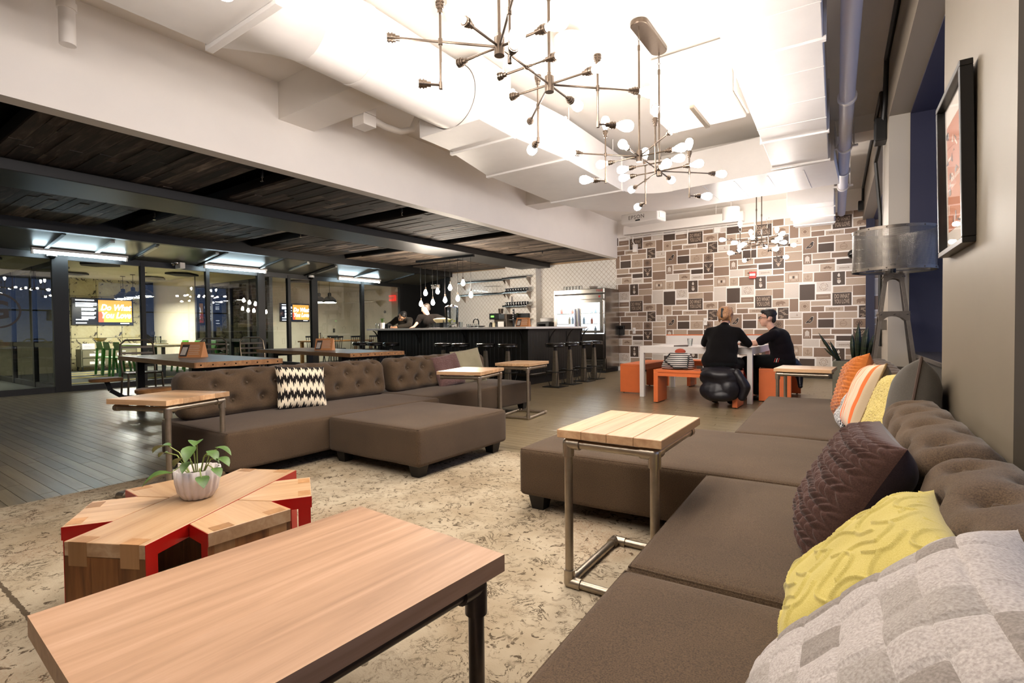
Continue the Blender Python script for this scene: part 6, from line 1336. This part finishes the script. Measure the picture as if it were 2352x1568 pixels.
organic('body',hd+legs+arms+torso,.0105,M_skin,t,6)
organic('sweater',[(p[0],p[1],tuple(x+.016 for x in p[2])) if p[0]=='e' else ('c',p[1],p[2],p[3]+.014,p[4]+.014) for p in torso[:4]]+slv+[('c',T(-1.585,7.135,1.0),T(-1.58,7.155,1.045),.066,.06),('e',T(-1.62,7.05,.58),(.235,.19,.12)),('c',T(-1.62,7.06,.60),T(-1.595,7.11,.90),.195,.155)],.014,M_blk,t,26,.008,7)
organic('trousers',[('c',p[1],p[2],p[3]+.012,p[4]+.012) for p in legs if p[2].z<-.0 or True][:2]+[('c',p[1],p[2],p[3]+.012,p[4]+.012) for p in legs[3:5]]+[('e',T(-1.62,7.04,.545),(.22,.18,.09))],.014,M_trs,t,5)
for s_ in (-1,1): organic('shoe',[('c',T(-1.62+s_*.10,7.20,.05),T(-1.62+s_*.1,7.36,.035),.045,.035)],.01,M_black,t,3)
hr=organic('hair',[('e',q(0,-.025,.035),(.1,.11,.1),R_),('e',q(0,-.08,.02),(.075,.06,.085),R_),('e',q(0,-.04,.085),(.075,.07,.045),R_),('c',q(-.06,-.03,-.02),q(-.075,-.02,-.08),.03,.01),('c',q(.07,-.03,-.02),q(.075,-.02,-.08),.03,.01)],.011,P('chestnut_blond_hair','#a87c58',.55,noise=.4,nscale=60,bmp=.6),t,3,.012,30)
MB().box(-.012,.012,-.02,.015,-.06,.06).xf(Matrix.Translation(q(0,-.125,.03))@R_.to_4x4()).build('hair_clip',M_black,hr,bevel=.006)
# coat hanging off the bench behind her
t=thing('coat','black quilted coat hanging from the bench behind the seated woman','coat',(-1.56,6.86,.44)); O=Vector(t.location)
organic('coat_body',[('e',T(-1.57,6.86,.47),(.24,.13,.055)),('e',T(-1.56,6.79,.38),(.25,.09,.13)),('e',T(-1.62,6.77,.22),(.18,.10,.13)),('e',T(-1.46,6.78,.24),(.16,.09,.14)),('e',T(-1.55,6.76,.16),(.18,.10,.07)),('e',T(-1.58,6.77,.42),(.22,.09,.08))],.011,P('black_nylon','#131017',.42,spec=.4),t,6,.02,6)
organic('sleeve',[('c',T(-1.36,6.80,.45),T(-1.26,6.79,.28),.065,.06),('c',T(-1.26,6.79,.28),T(-1.30,6.79,.16),.06,.05)],.013,P('black_nylon','#131017',.42,spec=.4),t,5,.014,7)
for k in range(0): x=-1.70+k*.05; MB().tube([T(x,6.67,.42),T(x+.006,6.635,.33),T(x,6.635,.22),T(x-.01,6.66,.13)],.004,5).build('quilt_seam',P('black_nylon_seam','#0c0a0f',.5),t,smooth=True)
# seated man in profile
t=thing('person','person with glasses in dark T-shirt seated sideways at the white table','person',(-1.0,7.86,.455)); O=Vector(t.location)
hd,q,R_=head(T(-1.165,7.80,1.135),(-1,-.22,-.03),1.0)
legs=[]
for y,kx in ((7.76,-1.42),(7.95,-1.38)): legs+=[('c',T(-.98,y,.55),T(kx,y-.02,.545),.088,.066),('c',T(kx,y-.02,.545),T(kx+.12,y,.12),.058,.042),('c',T(kx+.12,y,.09),T(kx+.0,y,.045),.038,.034)]
sh1,el1,wr1=T(-1.07,7.63,.915),T(-1.275,7.58,.80),T(-1.46,7.72,.79); sh2,el2,wr2=T(-1.07,7.97,.92),T(-1.30,8.02,.81),T(-1.48,7.90,.79)
arms=[('c',sh1,el1,.05,.04),('c',el1,wr1,.041,.027),('c',sh2,el2,.05,.04),('c',el2,wr2,.041,.027)]+hand(wr1,(-.6,.6,0),(0,0,1),.95,.35)+hand(wr2,(-.8,-.3,0),(0,0,1),.95,.35)
torso=[('e',T(-.99,7.85,.60),(.15,.175,.12)),('e',T(-.98,7.83,.72),(.125,.165,.14)),('e',T(-1.02,7.81,.86),(.125,.175,.13)),('c',T(-1.06,7.66,.92),T(-1.06,7.95,.925),.058,.058),('c',T(-1.08,7.80,.95),T(-1.14,7.80,1.05),.052,.05)]
organic('body',hd+legs+arms+torso,.0095,M_skin,t,6)
organic('t_shirt',[(p[0],p[1],tuple(x+.015 for x in p[2])) if p[0]=='e' else ('c',p[1],p[2],p[3]+.014,p[4]+.014) for p in torso[:4]]+[('c',sh1,sh1+(el1-sh1)*.72,.066,.066),('c',sh2,sh2+(el2-sh2)*.72,.066,.066),('c',T(-1.07,7.80,.95),T(-1.09,7.80,.975),.072,.066),('c',T(-.985,7.84,.62),T(-1.02,7.81,.86),.15,.145)],.013,M_plum,t,20,.008,8)
tr=organic('trousers',[('c',p[1],p[2],p[3]+.014,p[4]+.012) for p in (legs[0],legs[1],legs[3],legs[4])]+[('e',T(-.98,7.86,.55),(.16,.19,.1))],.013,M_trs,t,5,.004,10)
for k,c in enumerate(('#b03028','#d8d2cc','#b03028')): MB().bar(T(-1.0-.022*k,7.655,.60),T(-1.015-.022*k,7.645,.545),.008,.004,up=(0,1,0)).build('side_stripe',P('stripe_'+c[1:],c,.7),tr)
for y,kx in ((7.76,-1.30),(7.95,-1.26)): organic('shoe',[('c',T(kx+.03,y,.05),T(kx-.11,y,.035),.045,.035)],.01,M_black,t,3)
organic('hair',[('e',q(0,-.028,.062),(.083,.094,.075),R_),('e',q(0,-.07,.0),(.066,.04,.07),R_),('e',q(0,.045,.098),(.055,.04,.028),R_),('c',q(.072,.0,.03),q(.072,.005,-.005),.014,.009),('c',q(-.072,.0,.03),q(-.072,.005,-.005),.014,.009)],.009,P('dark_hair_cap','#1d1512',.6,bmp=.6,nscale=80),t,3,.005,40); face(q,1.0,t)
t=thing('jacket','dark navy jacket lying on the bench end behind the man','jacket',(-.86,8.2,.455)); O=Vector(t.location); organic('jacket_body',[('e',T(-.93,8.15,.52),(.13,.16,.075)),('e',T(-.83,8.15,.42),(.05,.15,.13)),('c',T(-.80,8.1,.42),T(-.79,8.05,.22),.05,.035)],.013,P('navy_nylon','#14131c',.35),t,4,.015,9); MB().sphere(T(-.79,8.04,.2),.03,10,7).build('cuff',P('navy_nylon','#14131c',.35),t,smooth=True)
# man in hooded fleece leaning on the bar
t=thing('person','person with glasses in a dark hooded fleece bent over the bar top','person',(-9.3,8.85,0)); O=Vector(t.location)
def leaner(hc,hf,hup,shl,shr,pel,feet,elbows,wrists,hands,skin):
    hd,q,R_=head(T(*hc),hf,1.05,hup); legs=[]
    for s_,fx in zip((-1,1),feet): legs+=[('c',T(pel[0]+s_*.1,pel[1],pel[2]),T(fx,pel[1]-.02,.5),.09,.065),('c',T(fx,pel[1]-.02,.5),T(fx,pel[1]+.02,.09),.06,.042),('c',T(fx,pel[1]+.02,.06),T(fx,pel[1]-.1,.04),.04,.036)]
    arms=[];slv=[]
    for sh,el,wr,hd_ in zip((shl,shr),elbows,wrists,hands):
        arms+=[('c',T(*sh),T(*el),.052,.043),('c',T(*el),T(*wr),.042,.029)]+hand(T(*wr),hd_,(0,0,1),1.0,.5); slv.append((T(*sh),T(*el),T(*wr)))
    mid=(Vector(shl)+Vector(shr))/2; P0=Vector(pel)
    torso=[('e',T(*P0),(.165,.125,.13)),('e',T(*(P0*.6+mid*.4)),(.15,.115,.16)),('e',T(*(P0*.25+mid*.75)),(.165,.12,.14)),('c',T(*shl),T(*shr),.06,.06),('c',T(*mid),T(*(mid*.35+Vector(hc)*.65)),.056,.052)]
    return hd,q,R_,legs,arms,slv,torso
hd,q,R_,legs,arms,slv,torso=leaner((-9.17,8.55,1.36),(.35,-.75,-.62),(.1,.55,.8),(-9.50,8.70,1.285),(-9.08,8.72,1.265),(-9.35,8.95,.95),(-9.45,-9.25),((-9.60,8.52,1.15),(-8.93,8.54,1.15)),((-9.28,8.32,1.10),(-9.12,8.30,1.10)),((.9,-.3,0),(-.8,-.4,0)),M_skin2)
organic('body',hd+legs+arms+torso,.0115,M_skin2,t,6)
organic('hooded_fleece',[(p[0],p[1],tuple(x+.03 for x in p[2])) if p[0]=='e' else ('c',p[1],p[2],p[3]+.022,p[4]+.02) for p in torso[:4]]+[x for a_,b_,c_ in slv for x in (('c',a_,b_,.078,.066),('c',b_,b_+(c_-b_)*.8,.062,.045))]+[('e',T(-9.34,8.72,1.36),(.12,.09,.06)),('c',T(-9.4,8.68,1.36),T(-9.2,8.64,1.30),.05,.04)],.014,M_hood,t,5,.012,8)
organic('trousers',[('c',p[1],p[2],p[3]+.014,p[4]+.012) for p in (legs[0],legs[1],legs[3],legs[4])],.015,M_trs,t,4)
organic('hair',[('e',q(0,-.025,.05),(.082,.095,.08),R_),('e',q(0,-.07,.0),(.066,.04,.07),R_),('e',q(0,.05,.085),(.06,.04,.028),R_)],.01,P('black_hair','#0d0a09',.55,bmp=.5,nscale=80),t,3,.01,40); face(q,1.05,t)
for p in legs[2::3]: organic('shoe',[('c',p[1],p[2],.047,.038)],.012,M_black,t,3)
tag(box(-.07,.07,-.01,.01,0,.11).build('card_terminal',M_black,bevel=.004),'small black terminal on the bar before the person in the fleece','terminal',None,(-9.33,8.2,ZB))
# man in black T-shirt behind the bar
t=thing('person','person with grey hair in a black T-shirt behind the bar','person',(-8.55,9.0,0)); O=Vector(t.location)
hd,q,R_,legs,arms,slv,torso=leaner((-8.69,8.86,1.535),(-.92,-.3,-.25),(0,0,1),(-8.80,8.78,1.33),(-8.45,8.98,1.34),(-8.52,9.0,.96),(-8.62,-8.42),((-8.83,8.72,1.21),(-8.22,8.95,1.28)),((-8.74,8.52,1.11),(-8.05,8.72,1.27)),((-.5,-.6,-.2),(.8,-.4,.1)),M_skin)
organic('body',hd+legs+arms+torso,.0115,M_skin,t,6)
organic('t_shirt',[(p[0],p[1],tuple(x+.024 for x in p[2])) if p[0]=='e' else ('c',p[1],p[2],p[3]+.016,p[4]+.014) for p in torso[:4]]+[('c',a_,a_+(b_-a_)*.85,.07,.068) for a_,b_,c_ in slv],.014,M_tee,t,5,.008,8)
organic('trousers',[('c',p[1],p[2],p[3]+.014,p[4]+.012) for p in (legs[0],legs[1],legs[3],legs[4])],.015,M_trs,t,4)
organic('hair',[('e',q(0,-.04,.045),(.08,.085,.075),R_),('e',q(0,-.075,-.01),(.064,.036,.06),R_)],.01,P('grey_brown_hair','#3f362f',.6,bmp=.5,nscale=80),t,3,.008,40); face(q,1.05,t,False)
for p in legs[2::3]: organic('shoe',[('c',p[1],p[2],.047,.038)],.012,M_black,t,3)
# ================================================================ WINDOW SIDE
# planter with snake plant
t=thing('snake_plant','snake plant with banded upright leaves in a square concrete planter','potted plant',(-.20,8.75,0)); M_conc=P('concrete','#7f7c6c',.8,noise=.15,nscale=9,bmp=.3)
z=onY(1915,829,8.5).z
MB().box(-.24,.24,-.24,.24,.0005,z).build('planter',M_conc,t,bevel=.008); MB().box(-.21,.21,-.21,.21,z-.03,z+.001).build('soil',P('potting_soil','#2d2118',.95,noise=.4,nscale=90,bmp=.8),t)
m,nt,b_=nodes('snake_leaf'); nz=N(nt,'ShaderNodeTexNoise',i_Scale=1.0,i_Detail=4.0,i_Distortion=1.0); nt.links.new(coord(nt,scale=(8,8,40)),nz.inputs['Vector']); rp=ramp(nt,nz.outputs['Fac'],[(.35,'#0f1a10'),(.55,'#1d2e18'),(.7,'#3a4a20')]); nt.links.new(rp.outputs[0],b_.inputs['Base Color']); b_.inputs['Roughness'].default_value=.35
for (x,y,tx,ty,h,w_) in ((-.17,-.1,-.42,-.12,.42,.055),(-.15,-.05,-.28,-.08,.30,.05),(-.16,.05,-.36,.0,.2,.045),(.05,-.08,.06,-.1,.55,.085),(.12,-.05,.17,-.05,.50,.08),(.16,.05,.24,.05,.40,.07),(.1,.1,.14,.14,.48,.075),(.0,.1,-.02,.13,.4,.07),(.2,-.1,.3,-.12,.36,.06)):
    mm=MB(); n=9; d=Vector((tx-x,ty-y,h)); s_=Vector((.9,-.35,0)).normalized(); nn=d.cross(s_).normalized()
    for i in range(n):
        f=i/(n-1); c=Vector((x,y,z-.02))+d*f+nn*(-.02*math.sin(PI*f)); ww=w_/2*(.55+.45*math.sin(min(1,f*1.6)*PI/2))*(1 if f<.6 else max(0.02,1-((f-.6)/.4)**1.5)); mm.v+=[tuple(c-s_*ww+nn*ww*.4),tuple(c),tuple(c+s_*ww+nn*ww*.4),tuple(c-nn*.004)]
    for i in range(n-1):
        for k in range(4): a_=i*4+k; b2=i*4+(k+1)%4; mm.f.append((a_,b2,b2+4,a_+4)); mm.mi.append(0)
    mm.build('leaf',m,t,smooth='all')
# floor lamp
p=onY(2052,580,5.70); t=thing('floor_lamp','industrial floor lamp with riveted tower and wire mesh drum shade','floor lamp',(p.x,5.70,0),PHI); M_iron=P('grey_iron','#6f675e',.4,metal=.8,noise=.15,nscale=25)
r_=.305; z0,z1=1.50,1.87
def meshmat():
    m=bpy.data.materials.new('perforated_mesh'); m.use_nodes=True; nt=m.node_tree; b=nt.nodes['Principled BSDF']; o=[x for x in nt.nodes if x.type=='OUTPUT_MATERIAL'][0]
    b.inputs['Base Color'].default_value=lin('#6a645d'); b.inputs['Metallic'].default_value=.8; b.inputs['Roughness'].default_value=.35
    w1=N(nt,'ShaderNodeTexVoronoi',i_Scale=1.0); w1.voronoi_dimensions='2D'; tc=N(nt,'ShaderNodeTexCoord'); mp=N(nt,'ShaderNodeMapping'); mp.inputs['Scale'].default_value=(210,44,1); nt.links.new(tc.outputs['UV'],mp.inputs[0]); nt.links.new(mp.outputs[0],w1.inputs['Vector']); w1.inputs['Randomness'].default_value=0
    gt=N(nt,'ShaderNodeMath',operation='GREATER_THAN'); nt.links.new(w1.outputs['Distance'],gt.inputs[0]); gt.inputs[1].default_value=.33
    tr=N(nt,'ShaderNodeBsdfTransparent'); mx=N(nt,'ShaderNodeMixShader'); nt.links.new(gt.outputs[0],mx.inputs[0]); nt.links.new(tr.outputs[0],mx.inputs[1]); nt.links.new(b.outputs[0],mx.inputs[2]); nt.links.new(mx.outputs[0],o.inputs[0]); return m
m=MB(); m.uv=[]; n=64
for i in range(n+1):
    a_=2*PI*i/n
    for k in (0,1): m.v.append((r_*math.cos(a_),r_*math.sin(a_),(z0,z1)[k])); m.uv.append((i/n,k))
for i in range(n): m.f.append((2*i,2*i+2,2*i+3,2*i+1)); m.mi.append(0)
d=m.build('mesh_shade',meshmat(),t,smooth='all',norm=False)
for zz_ in (z0,z1-.025):
    m=MB(); m.lathe([(r_+.001,zz_),(r_+.005,zz_),(r_+.005,zz_+.025),(r_+.001,zz_+.025),(r_+.001,zz_)],64,caps=False); m.build('shade_band',M_iron,d,smooth=True)
    for k in range(14): a_=k*2*PI/14; MB().sphere(((r_+.006)*math.cos(a_),(r_+.006)*math.sin(a_),zz_+.012),.006,6,5).build('rivet',M_iron,d)
for k in range(3): a_=k*2*PI/3+.4; MB().cyl((0,0,z0+.01),(r_*math.cos(a_),r_*math.sin(a_),z0+.01),.004,6).build('spoke',M_iron,d)
MB().cyl((0,0,z0-.01),(0,0,z0+.07),.02,12).build('socket',M_black,t); o=MB().lathe(BULB,16).build('bulb',M_offbulb,t,smooth='all'); o.location=(0,0,z0+.06); o.scale=(1.3,1.3,1.3)
def wat(zv): f=(z0-zv)/z0; return .05+.17*f
for sx_ in (-1,1):
    for sy_ in (-1,1):
        MB().bar((sx_*wat(0.0),sy_*wat(0.0),.0005),(sx_*wat(z0),sy_*wat(z0),z0-.005),.026,.026,up=(1,0,0)).build('tower_leg',M_iron,t)
for zv in (z0-.05,1.12,.62,.2):
    w_=wat(zv)+.016
    for (ax,sg) in ((0,-1),(0,1),(1,-1),(1,1)):
        m=MB(); h=.05
        prof=[(-w_,h/2),(w_,h/2),(w_,-h*1.4),(w_*.8,-h*1.2)]+[(w_*.72*math.cos(a_),-h*1.3+h*1.0*math.sin(a_)) for a_ in [PI*i/8 for i in range(1,8)]]+[(-w_*.8,-h*1.2),(-w_,-h*1.4)]
        if ax==0: m.prism([(p_[0],p_[1]+zv) for p_ in prof],sg*w_-.003,sg*w_+.003,'y')
        else: m.prism([(p_[0],p_[1]+zv) for p_ in prof],sg*w_-.003,sg*w_+.003,'x')
        d=m.build('gusset_plate',M_iron,t)
        for xx in (-.85,0,.85):
            c=(xx*w_,sg*(w_+.004),zv) if ax==0 else (sg*(w_+.004),xx*w_,zv); MB().sphere(c,.007,6,5).build('rivet',M_iron,d)
# framed poster on the pier
t=thing('framed_poster','tall black framed orange and white poster on the taupe pier','picture',UV(.42,2.68,1.64),PHI); W2,H2=.255,.325
PT=Matrix.Rotation(math.radians(-1.2),4,'Y')
def fr_(m): return m.xf(PT)
fr_(MB().box(-.045,-.006,-W2,W2,H2-.022,H2).box(-.045,-.006,-W2,W2,-H2,-H2+.022).box(-.045,-.006,-W2,-W2+.022,-H2+.022,H2-.022).box(-.045,-.006,W2-.022,W2,-H2+.022,H2-.022)).build('frame',P('black_frame','#0e0c0b',.35),t,bevel=.002,seg=1)
fr_(MB().box(-.016,-.008,-W2+.022,W2-.022,-H2+.022,H2-.022)).build('mat_board',P('off_white_mat','#d9d2c6',.7),t)
fr_(MB().box(-.018,-.016,-W2+.07,W2-.07,-H2+.10,H2-.11)).build('print',P('orange_print','#b8683c',.6),t)
r=random.Random(2)
for k in range(34):
    y=r.uniform(-W2+.08,W2-.1); z_=r.uniform(-H2+.11,H2-.14); c=r.choice(('#e8dfd2','#3a3a48','#5a4438','#e8dfd2','#8f9098'))
    kind=k%3; w_,h_=r.uniform(.012,.05),r.uniform(.008,.04)
    if kind==0: mm=MB().box(-.0188,-.018,y,y+w_,z_,z_+h_)
    elif kind==1: mm=MB().prism([(y,z_),(y+w_,z_+h_*.3),(y+w_*.3,z_+h_)],-.0188,-.018,'x')
    else: mm=MB().bar((-.0184,y,z_),(-.0184,y+w_,z_+h_),.008,.0008,up=(1,0,0))
    fr_(mm).build('tool_shape',P('print_'+c[1:],c,.6),t)
vs_,fs_=text2d('Make Something',size=.032,bold=.0006,shear=.2); fr_(MB().add([(-.0189,-x,y-.02) for x,y in vs_],fs_)).build('printed_title',P('print_e8dfd2','#e8dfd2',.6),t,norm=False)
fr_(MB().box(-.030,-.028,-W2+.02,W2-.02,-H2+.02,H2-.02)).build('glazing',glass('picture_glass',(.97,.97,.97,1),.3),t)
# bracket plate on the pier edge
p=onY(2012,746,5.95); tag(box(-.03,.03,-.02,.02,-.05,.05).build('wall_outlet',M_steel,bevel=.003),'small steel outlet on the pier edge behind the floor lamp','outlet',None,(UV(.405,6.2)[0],UV(.405,6.2)[1],p.z))
